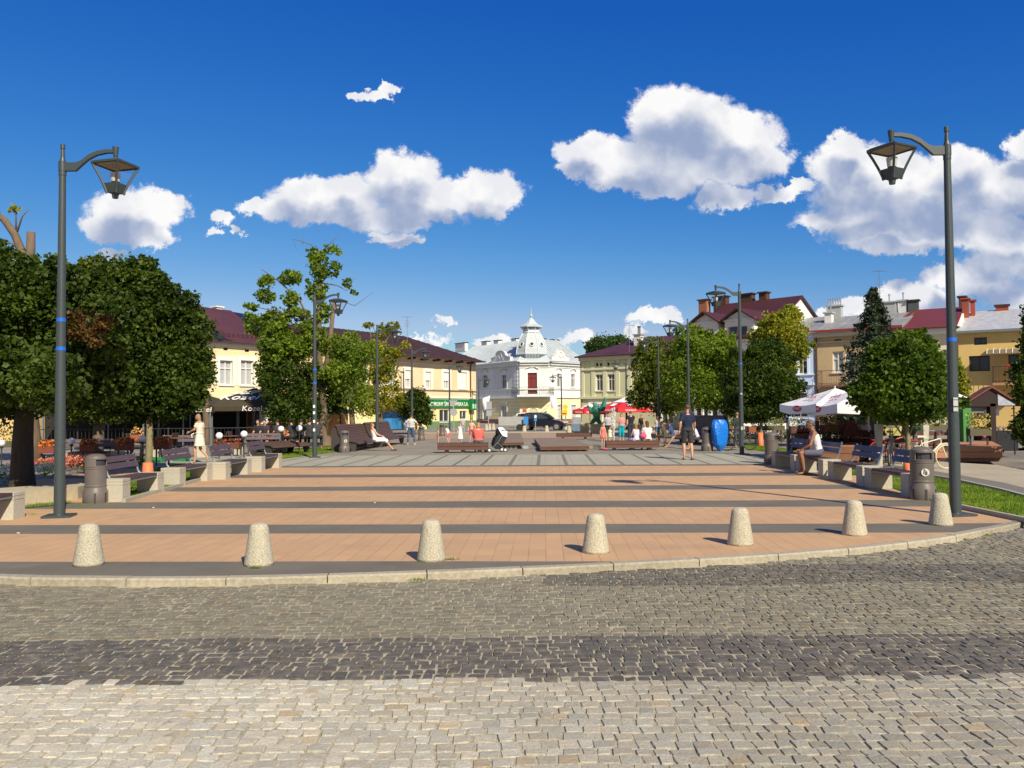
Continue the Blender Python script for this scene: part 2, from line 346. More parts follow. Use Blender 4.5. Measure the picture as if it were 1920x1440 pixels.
i = 0; stone = 10
while i+stone < len(KS):
    rings = []; dz = random.uniform(-.004, .004)
    for j in range(stone+1):
        a, b = off(i+j, 0.0), off(i+j, .13); sh = 0
        if j == 0 or j == stone:
            t = (KS[i+stone]-KS[i]).normalized()*(.006 if j == 0 else -.006); a = a+t; b = b+t
        jit = random.uniform(-.003, .003)
        rings.append([Vector((a.x, a.y, RZ-.1)), Vector((a.x, a.y, -.015+dz+jit)), a+(b-a)*.1+Vector((0,0,.003+dz)), Vector((b.x, b.y, .003+dz)), Vector((b.x, b.y, -.15))])
    kerb.loft(rings); i += stone
kb = kerb.build('kerb', M('kerb_stone', (.37, .335, .255), .85, .28, 22, bump=.5, dirt=.25)); tag(kb, kind='structure')
inner = [off(k, .13) for k in range(0, len(KS), 3)]
inner = [Vector((p.x, p.y, 0)) for p in inner]
pz = MB().sheet([(p.x, p.y, 0) for p in inner]+[(26, 140, 0), (-26, 140, 0)]).build('plaza', pm); tag(pz, kind='structure')
# base ground far and wide
gm = M('ground_paving', (.21, .19, .16), .9, .2, 3, dirt=.3)
gs = MB().quad((-900,-60,-.13),(900,-60,-.13),(900,1500,-.13),(-900,1500,-.13)).build('ground', gm); tag(gs, kind='structure')
far_l = MB().sheet([(-150,5,-.012),(-7.3,9.2,-.012),(-7.3,150,-.012),(-150,150,-.012)])
far_l.build('side_pavement', M('side_paving', (.27,.25,.21), .9, .15, 8, dirt=.2))['kind'] = 'structure'
fr = MB().sheet([(7.5,15.2,-.012),(18,34,-.012),(90,34,-.012),(90,150,-.012),(7.5,150,-.012)])
fr.build('side_pavement', MATS['side_paving'])['kind'] = 'structure'
# cobbled road: real setts in sandy joints
sm_, nt, bs = nodes('cobble_setts'); t = nt.nodes.new('ShaderNodeTexCoord'); V = t.outputs['Object']; sp = nt.nodes.new('ShaderNodeSeparateXYZ'); nt.links.new(V, sp.inputs[0])
at = nt.nodes.new('ShaderNodeAttribute'); at.attribute_name = 'tone'; at.attribute_type = 'GEOMETRY'
fine = NN(nt, V, 60, 6, .7, .3, .7, .72, 1.22)
vm = nt.nodes.new('ShaderNodeVectorMath'); vm.operation = 'SCALE'; nt.links.new(at.outputs['Color'], vm.inputs[0]); nt.links.new(fine, vm.inputs['Scale'])
cc = NX(nt, NN(nt, V, 9, 8, .75, .45, .75, 0, .5), vm.outputs[0], (.36, .31, .23))
nt.links.new(cc, bs.inputs['Base Color']); bs.inputs['Roughness'].default_value = .8; bs.inputs['Specular IOR Level'].default_value = .3
n3 = nt.nodes.new('ShaderNodeTexNoise'); n3.inputs['Scale'].default_value = 70; n3.inputs['Detail'].default_value = 6; nt.links.new(V, n3.inputs[0])
bp = nt.nodes.new('ShaderNodeBump'); bp.inputs['Strength'].default_value = .6; bp.inputs['Distance'].default_value = .006; nt.links.new(n3.outputs['Fac'], bp.inputs['Height']); nt.links.new(bp.outputs[0], bs.inputs['Normal'])
kx = np.array([p.x for p in KC]); ky = np.array([p.y for p in KC])
def kerb_y(x): return float(np.interp(x, kx, ky))
V_ = []; F_ = []; T_ = []
def tone(x, y):
    w = .015*sin(x*1.3)
    y = y+w+rrow.uniform(-.012,.012)
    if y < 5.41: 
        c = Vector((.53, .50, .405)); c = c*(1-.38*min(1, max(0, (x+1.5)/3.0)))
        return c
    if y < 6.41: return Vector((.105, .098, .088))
    if y < 8.29: return Vector((.205, .19, .138))
    if y < 9.28: return Vector((.115, .108, .088)) if x > .3 else Vector((.215, .197, .142))
    if y < 11.3: return Vector((.205, .19, .14))
    return Vector((.2, .19, .175))
y = 3.2; rrow = random.Random(3)
while y < 13.6:
    rh = rrow.uniform(.078, .108); x = -9.0+rrow.uniform(0, .1); ph = rrow.uniform(0, 6)
    while x < 11.5:
        w = rrow.uniform(.07, .13)
        cx, cy = x+w/2, y+rh/2
        half = .72*(cy+1.2)
        if -half-.4 < cx < half+.6 and cy < kerb_y(cx)-.035:
            yo = .018*sin(cx*2.1+ph*.15)+.012*sin(cx*5+y*3)
            g = rrow.uniform(.0015, .006); hz = RZ+rrow.uniform(-.004, .004); tx, ty = rrow.uniform(-.035, .035), rrow.uniform(-.03, .03)
            j = lambda: rrow.uniform(-.009, .009)
            x0, x1, y0, y1 = x+g, x+w-g, y+g*.8, y+rh-g*.8
            cr = [(x0+j(), y0+j()), (x1+j(), y0+j()), (x1+j(), y1+j()), (x0+j(), y1+j())]
            b = len(V_)
            def bil_(s, q):
                ax_ = cr[0][0]*(1-s)*(1-q)+cr[1][0]*s*(1-q)+cr[2][0]*s*q+cr[3][0]*(1-s)*q
                ay_ = cr[0][1]*(1-s)*(1-q)+cr[1][1]*s*(1-q)+cr[2][1]*s*q+cr[3][1]*(1-s)*q
                return ax_, ay_
            # rim (8), skirt (8) and inner top quad (4)
            rim = [(0,0),(.5,0),(1,0),(1,.5),(1,1),(.5,1),(0,1),(0,.5)]
            for lvl, (shr, dz) in enumerate(((0, -.03), (.0, -.006), (.10, 0))):
                for (s, q) in rim:
                    if lvl < 2 and (s != .5 and q != .5): s_, q_ = .5+(s-.5)*.9, .5+(q-.5)*.9
                    else: s_, q_ = s, q
                    s_, q_ = .5+(s_-.5)*(1-shr), .5+(q_-.5)*(1-shr)
                    ax_, ay_ = bil_(s_, q_); z = hz+dz+(ax_-cx)*tx+(ay_-cy)*ty+(rrow.uniform(-.0015, .0015) if lvl == 2 else 0)
                    V_.append((ax_, ay_+yo, z))
            for l in range(2):
                for k in range(8): F_.append((b+l*8+k, b+l*8+(k+1) % 8, b+(l+1)*8+(k+1) % 8, b+(l+1)*8+k))
            F_.append(tuple(b+16+k for k in range(8)))
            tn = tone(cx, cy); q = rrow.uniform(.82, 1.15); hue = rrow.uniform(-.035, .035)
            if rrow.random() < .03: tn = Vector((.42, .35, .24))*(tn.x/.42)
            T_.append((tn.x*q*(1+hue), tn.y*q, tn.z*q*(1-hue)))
        x += w
    y += rh
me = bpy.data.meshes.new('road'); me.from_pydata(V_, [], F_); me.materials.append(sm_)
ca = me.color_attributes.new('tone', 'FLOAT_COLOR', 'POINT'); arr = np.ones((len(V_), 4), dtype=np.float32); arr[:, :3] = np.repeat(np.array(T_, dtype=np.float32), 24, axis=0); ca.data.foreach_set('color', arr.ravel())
ro = bpy.data.objects.new('road', me); COL.objects.link(ro); tag(ro, kind='structure')
jm = M('joint_sand', (.41, .37, .27), .95, .35, 30, bump=.8, dirt=.2)
js = MB(); nx_, ny_ = 220, 130
vv = []; ff = []
for a in range(ny_+1):
    for b in range(nx_+1):
        x = -11+24*b/nx_; y = 2.6+12*a/ny_; vv.append((x, y, RZ-.0066+.0012*sin(x*7+y*3)+rng.uniform(-.0022, .0022)))
for a in range(ny_):
    for b in range(nx_): ff.append((a*(nx_+1)+b, a*(nx_+1)+b+1, (a+1)*(nx_+1)+b+1, (a+1)*(nx_+1)+b))
js.v = vv; js.f = ff; jo = js.build('road_bed', jm, fix=False); tag(jo, kind='structure')
# weeds along the kerb
def tuft_stuff(name, spots, mat, h=.05, n=14):
    mb = MB()
    for (c, s) in spots:
        for _ in range(n):
            a = random.uniform(0, 2*pi); r = random.uniform(0, s); b = Vector((c[0]+r*cos(a), c[1]+r*.4*sin(a), c[2])); l = random.uniform(.4, 1)*h; d = Vector((random.uniform(-1, 1), random.uniform(-1, 1), random.uniform(.5, 1.4))).normalized()*l
            w = Vector((random.uniform(-1, 1), random.uniform(-1, 1), 0)).normalized()*.004
            mb.add([b-w, b+w, b+d*.6+w*.7, b+d], [(0, 1, 2), (0, 2, 3)])
    o = mb.build(name, mat, fix=False); tag(o, kind='stuff'); return o
# ---------------------------------------------------------------- buildings
WHITE = M('white_joinery', (.74, .74, .72), .5, .05, 8); GLASS = glassmat('window_glass', (.035, .045, .055)); CURT = M('net_curtain', (.42, .44, .46), .35, .18, 9, stretch=(6, 1, .4), spec=.6)
SHUT = M('roller_shutter', (.82, .81, .78), .5, .04, 3); DARKF = M('dark_frame', (.05, .03, .025), .5, .1, 5)
class Fac:
    def __init__(s, name, label, xl, Dl, xr, Dr, dep=9, ybase=790):
        a = PD(xl, ybase, Dl); b = PD(xr, ybase, Dr); s.A = Vector((a.x, a.y, 0)); B = Vector((b.x, b.y, 0)); s.U = (B-s.A).normalized(); s.L = (B-s.A).length
        s.N = Vector((s.U.y, -s.U.x, 0)); s.e = thing(name, label, 'building', s.A, atan2(s.U.y, s.U.x)); s.dep = dep; s.holes = []; s.wins = []
    def pt(s, px, py, y=0.0):
        r = ray(px, py); o = s.A - s.N*y; t = (o-Vector((0, 0, CH))).dot(s.N)/r.dot(s.N); p = Vector((0, 0, CH))+r*t-s.A
        return p.dot(s.U), p.z
    def rect(s, x0, y0, x1, y1, y=0.0):
        mx, my = (x0+x1)/2, (y0+y1)/2; return s.pt(x0, my, y)[0], s.pt(x1, my, y)[0], s.pt(mx, y1, y)[1], s.pt(mx, y0, y)[1]
    def win(s, x0, y0, x1, y1, **k): s.wr(*s.rect(x0, y0, x1, y1), **k)
    def wr(s, u0, u1, z0, z1, nx=2, tr=.3, fm=None, glass=None, shut=0, sill=True, surround=None, sw=.14, name='window', hood=None, arch=False, rec=.16):
        s.holes.append((u0, u1, z0, z1)); s.wins.append((u0, u1, z0, z1, nx, tr, fm or WHITE, glass or GLASS, shut, sill, surround, sw, name, hood, arch, rec))
    def walls(s, z1, mat, z0=-.2, u0=0.0, u1=None, lower=None, zl=None, open_l=False):
        u1 = s.L if u1 is None else u1; s.z1 = z1
        def part(za, zb, m, nm='wall'):
            hs = [h for h in s.holes if h[0] > u0 and h[1] < u1 and h[3] > za and h[2] < zb]
            us = sorted({u0, u1}|{q for h in hs for q in h[:2]}); zs = sorted({za, zb}|{min(max(q, za), zb) for h in hs for q in h[2:]})
            mb = MB()
            for i in range(len(us)-1):
                for j in range(len(zs)-1):
                    uc, zc = (us[i]+us[i+1])/2, (zs[j]+zs[j+1])/2
                    if any(h[0] < uc < h[1] and h[2] < zc < h[3] for h in hs): continue
                    mb.quad((us[i],0,zs[j]),(us[i+1],0,zs[j]),(us[i+1],0,zs[j+1]),(us[i],0,zs[j+1]))
            for h in hs:
                a, b, c, d = h; c = max(c, za); d = min(d, zb); r = .3
                mb.quad((a,0,c),(a,r,c),(a,r,d),(a,0,d)); mb.quad((b,0,c),(b,0,d),(b,r,d),(b,r,c)); mb.quad((a,0,d),(a,r,d),(b,r,d),(b,0,d)); mb.quad((a,0,c),(b,0,c),(b,r,c),(a,r,c)); mb.quad((a,r,c),(b,r,c),(b,r,d),(a,r,d))
            mb.quad((u0,0,za),(u0,0,zb),(u0,s.dep,zb),(u0,s.dep,za)); mb.quad((u1,0,za),(u1,s.dep,za),(u1,s.dep,zb),(u1,0,zb)); mb.quad((u0,s.dep,za),(u0,s.dep,zb),(u1,s.dep,zb),(u1,s.dep,za)); mb.quad((u0,0,zb),(u1,0,zb),(u1,s.dep,zb),(u0,s.dep,zb))
            mb.build(nm, m, s.e, fix=False)
        if lower is not None: part(z0, zl, lower, 'wall'); part(zl, z1, mat, 'wall')
        else: part(z0, z1, mat)
        for (a, b, c, d, nx, tr, fm, gl, shut, sill, sur, sw, nm, hood, arch, rec) in s.wins:
            w, h = b-a, d-c; t = min(.07, w*.09); f = MB()
            f.bx(a, a+t, rec-.05, rec+.02, c, d); f.bx(b-t, b, rec-.05, rec+.02, c, d); f.bx(a+t, b-t, rec-.05, rec+.02, d-t, d); f.bx(a+t, b-t, rec-.05, rec+.02, c, c+t*1.3)
            for i in range(1, nx): f.bx(a+w*i/nx-t*.55, a+w*i/nx+t*.55, rec-.045, rec+.02, c+t, d-t)
            if tr: f.bx(a+t, b-t, rec-.047, rec+.018, d-h*tr-t*.5, d-h*tr+t*.5)
            if sill: f.bx(a-.1, b+.1, -.1, rec, c-.07, c-.005)
            fo = f.build(nm if nm != 'window' else 'window', fm, s.e, fix=False)
            MB().quad((a, rec+.03, c), (b, rec+.03, c), (b, rec+.03, d), (a, rec+.03, d)).build('pane', gl, fo, fix=False)
            if sur is not None:
                g = MB(); g.bx(a-sw, a, -.04, .03, c-.02, d+sw); g.bx(b, b+sw, -.04, .03, c-.02, d+sw); g.bx(a, b, -.04, .03, d, d+sw)
                g.build('window_surround', sur, fo, fix=False)
            if hood is not None:
                hm, style = hood; g = MB(); hz = d+sw+.12
                if style == 'flat': g.bx(a-.2, b+.2, -.16, .0, hz, hz+.12)
                else:
                    for q in range(8):
                        q0, q1 = q/8, (q+1)/8; f0, f1_ = [.32*(1-abs(2*x-1))**.8+.03*sin(x*4*pi) for x in (q0, q1)]
                        A0, A1 = a-.22+(w+.44)*q0, a-.22+(w+.44)*q1
                        g.prism([(A0,-.18,hz+f0),(A1,-.18,hz+f1_),(A1,-.18,hz+f1_+.11),(A0,-.18,hz+f0+.11)], (0,.18,0))
                g.build('window_hood', hm, fo, fix=False)
            if shut: 
                g = MB(); zb = d-h*shut; k = max(3, int((d-zb)/.12))
                for q in range(k): g.bx(a+t*.5, b-t*.5, rec-.1, rec-.07+(q % 2)*.006, zb+(d-zb)*q/k, zb+(d-zb)*(q+1)/k)
                g.build('roller_shutter', SHUT, fo, fix=False)
    def band(s, z, h, out, mat, u0=None, u1=None, name='cornice'):
        return MB().bx(0 if u0 is None else u0, s.L if u1 is None else u1, -out, 0, z, z+h).build(name, mat, s.e)
    def roof(s, ze, zr, mat, ul=None, ur=None, hipl=0, hipr=0, over=.45, seams=0, thick=.1, back=True, yr=None):
        ul = -.3 if ul is None else ul; ur = s.L+.3 if ur is None else ur; y0, yr = -over, (s.dep/2 if yr is None else yr); y1 = s.dep+.3
        mb = MB(); fr = [(ul,y0,ze),(ur,y0,ze),(ur-hipr,yr,zr),(ul+hipl,yr,zr)]; th = Vector((0,0,-thick))
        mb.prism(fr, th)
        if back: mb.prism([(ul,y1,ze),(ul+hipl,yr,zr),(ur-hipr,yr,zr),(ur,y1,ze)], th)
        if hipl: mb.prism([(ul,y0,ze),(ul+hipl,yr,zr),(ul,y1,ze)], th)
        if hipr: mb.prism([(ur,y0,ze),(ur,y1,ze),(ur-hipr,yr,zr)], th)
        if seams:
            n = int((ur-ul)/seams)
            for i in range(n+1):
                u_ = ul+seams*i; k = 1.0
                if hipl and u_ < ul+hipl: k = (u_-ul)/hipl
                if hipr and u_ > ur-hipr: k = (ur-u_)/hipr
                if k < .05: continue
                a = Vector((u_, y0, ze)); b = Vector((u_, y0+(yr-y0)*k, ze+(zr-ze)*k)); mb.prism([a+Vector((-.015,0,0)), a+Vector((.015,0,0)), b+Vector((.015,0,0)), b+Vector((-.015,0,0))], (0, -.02, .04))
        g = MB(); g.tube([(ul, y0-.05, ze-.05), (ur, y0-.05, ze-.05)], .075, 8)
        o = mb.build('roof', mat, s.e); g.build('gutter', mat, o); return o
    def gable(s, u_, ze, zr, mat, yr=None):
        yr = s.dep/2 if yr is None else yr
        MB().prism([(u_,0,ze),(u_,s.dep,ze),(u_,yr,zr-.06)], (.12,0,0)).build('gable_wall', mat, s.e)
    def chimney(s, x0, y0, x1, y1, yy_, mat, cap=None, parent=None, label=None, d=.7, pots=0, capover=.1, zb=None, chs=.85):
        u0, u1, z0, z1 = s.rect(x0, y0, x1, y1, yy_); mb = MB(); z0 -= .6
        w_ = (u1-u0)*(1-chs); u1 -= w_*.5; u0 += w_*.5; d = min(d, .55+.2*(chs == 1)); mb.bx(u0, u1, yy_-d/2, yy_+d/2, z0, z1-.08)
        o = mb.build('chimney', mat, parent or s.e)
        if parent: pass
        MB().bx(u0-capover, u1+capover, yy_-d/2-capover, yy_+d/2+capover, z1-.08, z1+.02).build('chimney_cap', cap or DARKF, s.e if parent is None else parent)
        for i in range(pots): MB().lathe([(.05,0),(.05,.45),(.08,.47),(.08,.55),(.02,.57)], 8, (u0+(u1-u0)*(i+.5)/pots, yy_, z1)).build('flue_pipe', M('zinc_pipe', (.55,.58,.6), .35, .1, 5, metal=.7), s.e if parent is None else parent)
        return o
def antenna(x, ybot, ytop, D, label, arms=5):
    b = PD(x, ybot, D); t = PD(x, ytop, D); h = t.z-b.z; mb = MB().tube([(0,0,-1.0), (0,0,h)], .02, 5)
    o = thing('antenna', label, 'antenna', b); mb.build('mast', M('antenna_metal', (.16,.17,.19), .5, .1), o)
    e = MB(); e.tube([(-.5,0,h*.97),(.5,0,h*.97)], .012, 4)
    for i in range(arms): e.tube([(-.45+.9*i/(arms-1), -.25, h*.97), (-.45+.9*i/(arms-1), .25, h*.97)], .008, 4); e.tube([(-.2-.03*i, 0, h*(.8-.07*i)), (.2+.03*i, 0, h*(.8-.07*i))], .01, 4)
    e.build('aerial', MATS['antenna_metal'], o); return o
def downpipe(f, u_, z1, mat): MB().tube([(u_,-.35,z1),(u_,-.09,z1-.5),(u_,-.09,0)], .055, 8).build('downpipe', mat, f.e)
MAROON = M('maroon_tin', (.088, .033, .034), .5, .12, 4, dirt=.15); MAROON2 = M('dark_maroon_tin', (.062, .030, .028), .55, .12, 4, dirt=.15)
CREAMY = M('yellow_render', (.80, .68, .41), .9, .04, 3, dirt=.13, stretch=(1,1,.35)); TRIMW = M('white_trim', (.80, .79, .74), .8, .04, 5)
# --- yellow house behind the beer tent
b1 = Fac('yellow_house', 'pale yellow two-storey house with maroon roof behind the dark beer tent', 250, 53.5, 500, 62.5, 9)
for q in ((412,676,436,722), (451,676,475,723), (330,674,350,720), (290,672,310,720)): b1.win(*q, surround=TRIMW, sw=.3, glass=CURT, tr=.32, sill=True)
for q in ((419,652,427,657), (459,655,467,660)): b1.win(*q, nx=1, tr=0, sill=False, fm=DARKF, rec=.08)
ze = b1.pt(440, 641.5)[1]; b1.walls(ze, CREAMY); b1.band(ze-.32, .3, .16, TRIMW)
zr = b1.pt(415, 580, 4.5)[1]; b1.roof(ze, zr, MAROON, seams=0, over=.4)
rb = MB()
for i in range(26):
    for k in range(2):
        u_ = b1.L*(i+.5*k)/26; t = .13+.06*k; y_ = -.4+4.9*t; z_ = ze+(zr-ze)*t; rb.bx(u_, u_+.22, y_, y_+.05, z_+.02, z_+.12)
rb.build('snow_guard', MAROON2, b1.e); b1.gable(b1.L-.14, ze, zr, TRIMW)
b1.chimney(401, 575, 414, 586, 5.2, TRIMW, TRIMW)
# --- black-roofed pink house behind the tall pollard
b1b = Fac('pink_house', 'pale pinkish house with a black roof half hidden by the tall sparse tree', 503, 64.5, 620, 73, 10)
for q in ((512,684,533,728), (556,684,573,726), (594,684,609,724)): b1b.win(*q, surround=TRIMW, sw=.2)
ze = b1b.pt(540, 652)[1]; b1b.walls(ze, M('pale_pink_render', (.78,.60,.40), .9, .05, 3)); b1b.band(ze-.3, .28, .15, TRIMW)
zr = b1b.pt(480, 592, 5)[1]; b1b.roof(ze, zr, M('black_roof', (.018,.02,.026), .45, .1, 4), ul=-6.5)
# --- long peach house with the green bank sign
b2 = Fac('peach_house', 'long peach and yellow house with maroon hipped roof and a green bank sign', 622, 67, 893, 85, 10)
PEACH = M('peach_render', (.82, .64, .41), .9, .04, 3, dirt=.11, stretch=(1,1,.35)); YEL = M('soft_yellow_render', (.85, .75, .38), .9, .04, 3, dirt=.13, stretch=(1,1,.35))
for (x0, x1) in ((643,658), (672,686), (700,713), (728,740)): b2.win(x0, 694, x1, 728, surround=TRIMW, sw=.2, shut=.4, glass=CURT)
for (x0, x1, y0, y1, sh) in ((759.5,770,694,727,.5), (797.5,808,697,729.5,.5), (831.5,842.5,698,730,.5), (861,875,698,730,.97)): b2.win(x0, y0, x1, y1, surround=TRIMW, sw=.3, shut=sh, glass=CURT)
b2.win(824, 768, 843, 791, tr=0, nx=2, surround=None, sw=.1); b2.win(862, 770, 876, 787, tr=0, nx=2); b2.win(803,770,811,797, tr=0, nx=1, name='shop_door', sill=False, fm=M('green_white_frame', (.5,.62,.5), .5)); b2.win(745,770,760,798,nx=2,tr=.3, glass=GLASS)
ze = b2.pt(820, 672)[1]; zl = b2.pt(830, 745)[1]
b2.walls(ze, PEACH, lower=YEL, zl=zl); b2.band(zl-.08, .14, .1, TRIMW); b2.band(b2.pt(830,731)[1]-.1, .1, .1, M('brown_trim', (.25,.17,.12), .8))
b2.band(b2.pt(830,739)[1]-.55, .08, .05, TRIMW)
zr = b2.pt(790, 634, 5)[1]; b2.roof(ze, zr, MAROON2, hipr=5.6, hipl=1, over=.9, seams=.65)
for i in range(int(b2.L/1.9)): MB().bx(i*1.9+.3, i*1.9+.5, -.8, 0, ze-.32, ze-.06).build('eave_bracket', MAROON2, b2.e)
dn = MB()
for i in range(int(b2.L/.34)): dn.bx(i*.34, i*.34+.17, -.55, 0, ze-.14, ze-.03)
dn.build('dentils', M('cream_dentil', (.7,.55,.36), .8), b2.e); b2.band(ze-.62, .06, .06, TRIMW)
pl = MB().bx(b2.rect(800,790,893,800)[0], b2.L, -.04, .0, -.2, b2.pt(860, 789)[1]).build('plinth', M('green_plinth', (.14,.22,.12), .9, .1, 3), b2.e)
GREEN = M('sign_green', (.012, .19, .05), .5, .05, 2)
u0, u1, z0, z1 = b2.rect(752, 748.5, 886, 764); sg = MB().bx(u0, u1, -.18, -.003, z0, z1).build('shop_sign', GREEN, b2.e)
LW = M('letter_white', (.9, .9, .88), .5, .02)
uc = b2.rect(782,750,875,762); fit_text('BANK OCHRONY ŚRODOWISKA S.A.', uc[1]-uc[0], .40, LW, Matrix.Translation(((uc[0]+uc[1])/2, -.19, (z0+z1)/2)) @ UP, sg, .03)
u0, u1, z0, z1 = b2.rect(877, 749, 886, 769); bx = MB().bx(u0, u1, -.5, -.2, z0, z1).build('projecting_sign', GREEN, b2.e); MB().bx(u0+.1, u1-.1, -.52, -.503, z0+.15, z1-.45).build('sign_face', M('pale_green', (.5,.66,.5), .5), bx)
for x_, y_ in ((718, 622), (712, 618)): pass
b2.chimney(733, 612, 742, 640, 5.0, M('dark_chimney', (.06,.045,.045), .8), DARKF, d=1.2)
downpipe(b2, b2.L-1.1, ze, MAROON2)
antenna(763.5, 634, 593, 78, 'thin aerial mast on the ridge of the maroon hipped roof')
# lower red-awning shop front at the left end of the peach house
u0, u1, z0, z1 = b2.rect(700, 752, 742, 764); aw = MB(); aw.prism([(u0,0,z1),(u1,0,z1),(u1,-1.3,z0),(u0,-1.3,z0)], (0,0,.06)); aw.build('awning', M('red_awning', (.55,.05,.05), .7), b2.e)
bl = b2.rect(716, 772, 760, 800); MB().bx(bl[0], bl[1], -.25, -.06, .1, bl[3]).build('shop_front', M('blue_shop_panel', (.03,.19,.45), .5, .5, 1.2), b2.e)
# --- white corner house with the cupola
IV = M('ivory_render', (.75, .765, .755), .85, .03, 3, dirt=.11, stretch=(1,1,.35)); CRM = M('cream_yellow_render', (.86, .76, .46), .85, .04, 3, dirt=.11, stretch=(1,1,.35)); PALEG = M('pale_zinc_roof', (.50, .56, .59), .45, .06, 2, dirt=.08)
DOORR = M('oxblood_door', (.16, .018, .018), .5, .1, 4); GREYW = M('grey_white', (.62,.66,.68), .6, .05, 5)
ch = {}
pts = [(895, 93.0), (975, 86.0), (1031, 86.0), (1090, 90.5)]
D3 = 105.0; segs = [Fac('corner_house', 'white and cream corner house with a pale zinc cupola and spire', 975, D3, 1031, D3, 9)]
root = segs[0].e
def child_fac(xl, Dl, xr, Dr, dep):
    f = Fac('tmp', 'x', xl, Dl, xr, Dr, dep); g = f.e; bpy.data.objects.remove(g)
    class E: pass
    return f
LFac = Fac('tmp_l', 'x', 895, 113.5, 975, D3, 10); RFac = Fac('tmp_r', 'x', 1031, D3, 1092, 109.5, 10); CF = segs[0]
HD = (M('grey_hood', (.60,.60,.56), .8, .05), 'curve')
for q in ((905.5,703,914,727), (941,702.5,949.5,728.5)): LFac.win(*q, surround=IV, sw=.28, hood=HD, tr=.3)
for q in ((905.5,761.5,915,787.5), (940.5,761,949.5,788)): LFac.win(*q, surround=IV, sw=.2, hood=(HD[0], 'flat'), glass=CURT)
for q in ((1044,700.5,1051,726), (1070.5,701.5,1077.5,726.5)): RFac.win(*q, surround=IV, sw=.25, hood=HD, tr=.3)
for q in ((1045,759,1052,787), (1071,759,1080,787)): RFac.win(*q, surround=IV, sw=.2, glass=CURT)
CF.win(989.5, 699, 1007, 739, name='balcony_door', fm=DOORR, glass=DOORR, sill=False, nx=2, tr=.22, surround=IV, sw=.35, hood=HD); CF.win(991, 763, 1008.5, 791, name='entrance_door', fm=DOORR, glass=DOORR, sill=False, nx=2, tr=.35)
zc = CF.pt(1003, 680)[1]; zl = CF.pt(1003, 745.5)[1]
for f in (LFac, CF, RFac):
    f.walls(zc, IV, lower=CRM, zl=zl); f.band(zl-.05, .22, .18, IV); f.band(CF.pt(1003,730.5)[1], .14, .12, HD[0]); f.band(zc-.62, .1, .1, IV); f.band(zc-.3, .3, .3, IV); f.band(zc, .2, .55, GREYW); f.band(-.2, .75, .05, M('brick_plinth', (.24,.11,.08), .9, .2, 6))
    rl = MB()
    for i in range(7): rl.bx(0, f.L, -.008, -.001, 1.0+i*.42, 1.03+i*.42)
    rl.build('groove', M('groove_line', (.5,.42,.24), .9), f.e)
    if f is not CF:
        for k in (.42, f.L-.9):
            ql = MB()
            for i in range(5): ql.bx(k-.4, k+.5, -.05, 0, zl+1.2+i*.5, zl+1.55+i*.5)
            ql.build('quoin', IV, f.e)
# arch over the entrance
u0, u1, z0, z1 = CF.rect(991,763,1008.5,791); am = MB(); rr = (u1-u0)/2; uc = (u0+u1)/2
for i in range(12):
    a0, a1 = pi*i/12, pi*(i+1)/12
    for r0, r1, y_ in ((rr, rr+.25, -.1),): am.prism([(uc+r0*cos(a0), y_, z1-.7+r0*sin(a0)), (uc+r1*cos(a0), y_, z1-.7+r1*sin(a0)), (uc+r1*cos(a1), y_, z1-.7+r1*sin(a1)), (uc+r0*cos(a1), y_, z1-.7+r0*sin(a1))], (0,.1,0))
am.build('arch_moulding', CRM, CF.e)
fan = MB()
fan.prism([(uc+rr*cos(pi*i/12), 0, z1-.7+rr*sin(pi*i/12)) for i in range(13)], (0,-.03,0)).build('fanlight', M('fan_glass', (.55,.5,.4), .3), CF.e)
nt_ = MB().bx(CF.rect(991,773,996,783)[0], CF.rect(991,773,995,783)[1], .02, .05, CF.pt(993,782)[1], CF.pt(993,774)[1]).build('notice', LW, CF.e)
MB().bx(*CF.rect(980,767,987,774)[:2], -.06, -.01, *CF.rect(980,767,987,774)[2:]).build('red_plaque', M('plaque_red', (.45,.06,.10), .5), CF.e)
# balcony
u0, u1, zb, _ = CF.rect(962, 738, 1036, 741); zb = CF.pt(1003, 740.5)[1]
bm_ = MB(); bm_.prism([(u0-.3,0,zb-.25),(u0+.5,-1.7,zb-.25),(u1-.5,-1.7,zb-.25),(u1+.3,0,zb-.25)], (0,0,.25)); bm_.prism([(u0+.2,0,zb-.45),(u0+.9,-1.3,zb-.45),(u1-.9,-1.3,zb-.45),(u1-.2,0,zb-.45)], (0,0,.2)); bal = bm_.build('balcony', GREYW, CF.e)
rl = MB(); path = [(u0-.2,0),(u0+.55,-1.6),(u1-.55,-1.6),(u1+.2,0)]
for i in range(3):
    a, b = Vector((*path[i], 0)), Vector((*path[i+1], 0)); n = int((b-a).length/.22)
    for hh in (.1, .5, .95): rl.tube([a+Vector((0,0,zb+hh)), b+Vector((0,0,zb+hh))], .022, 5)
    for j in range(n+1): p = a+(b-a)*j/n; rl.tube([p+Vector((0,0,zb)), p+Vector((0,0,zb+.95))], .013, 4)
    for j in range(n): p = a+(b-a)*(j+.5)/n; rl.torus((p.x, p.y, zb+.3), .08, .011, n=8, k=4)
rl.build('balcony_railing', M('wrought_iron', (.03,.04,.035), .5), bal)
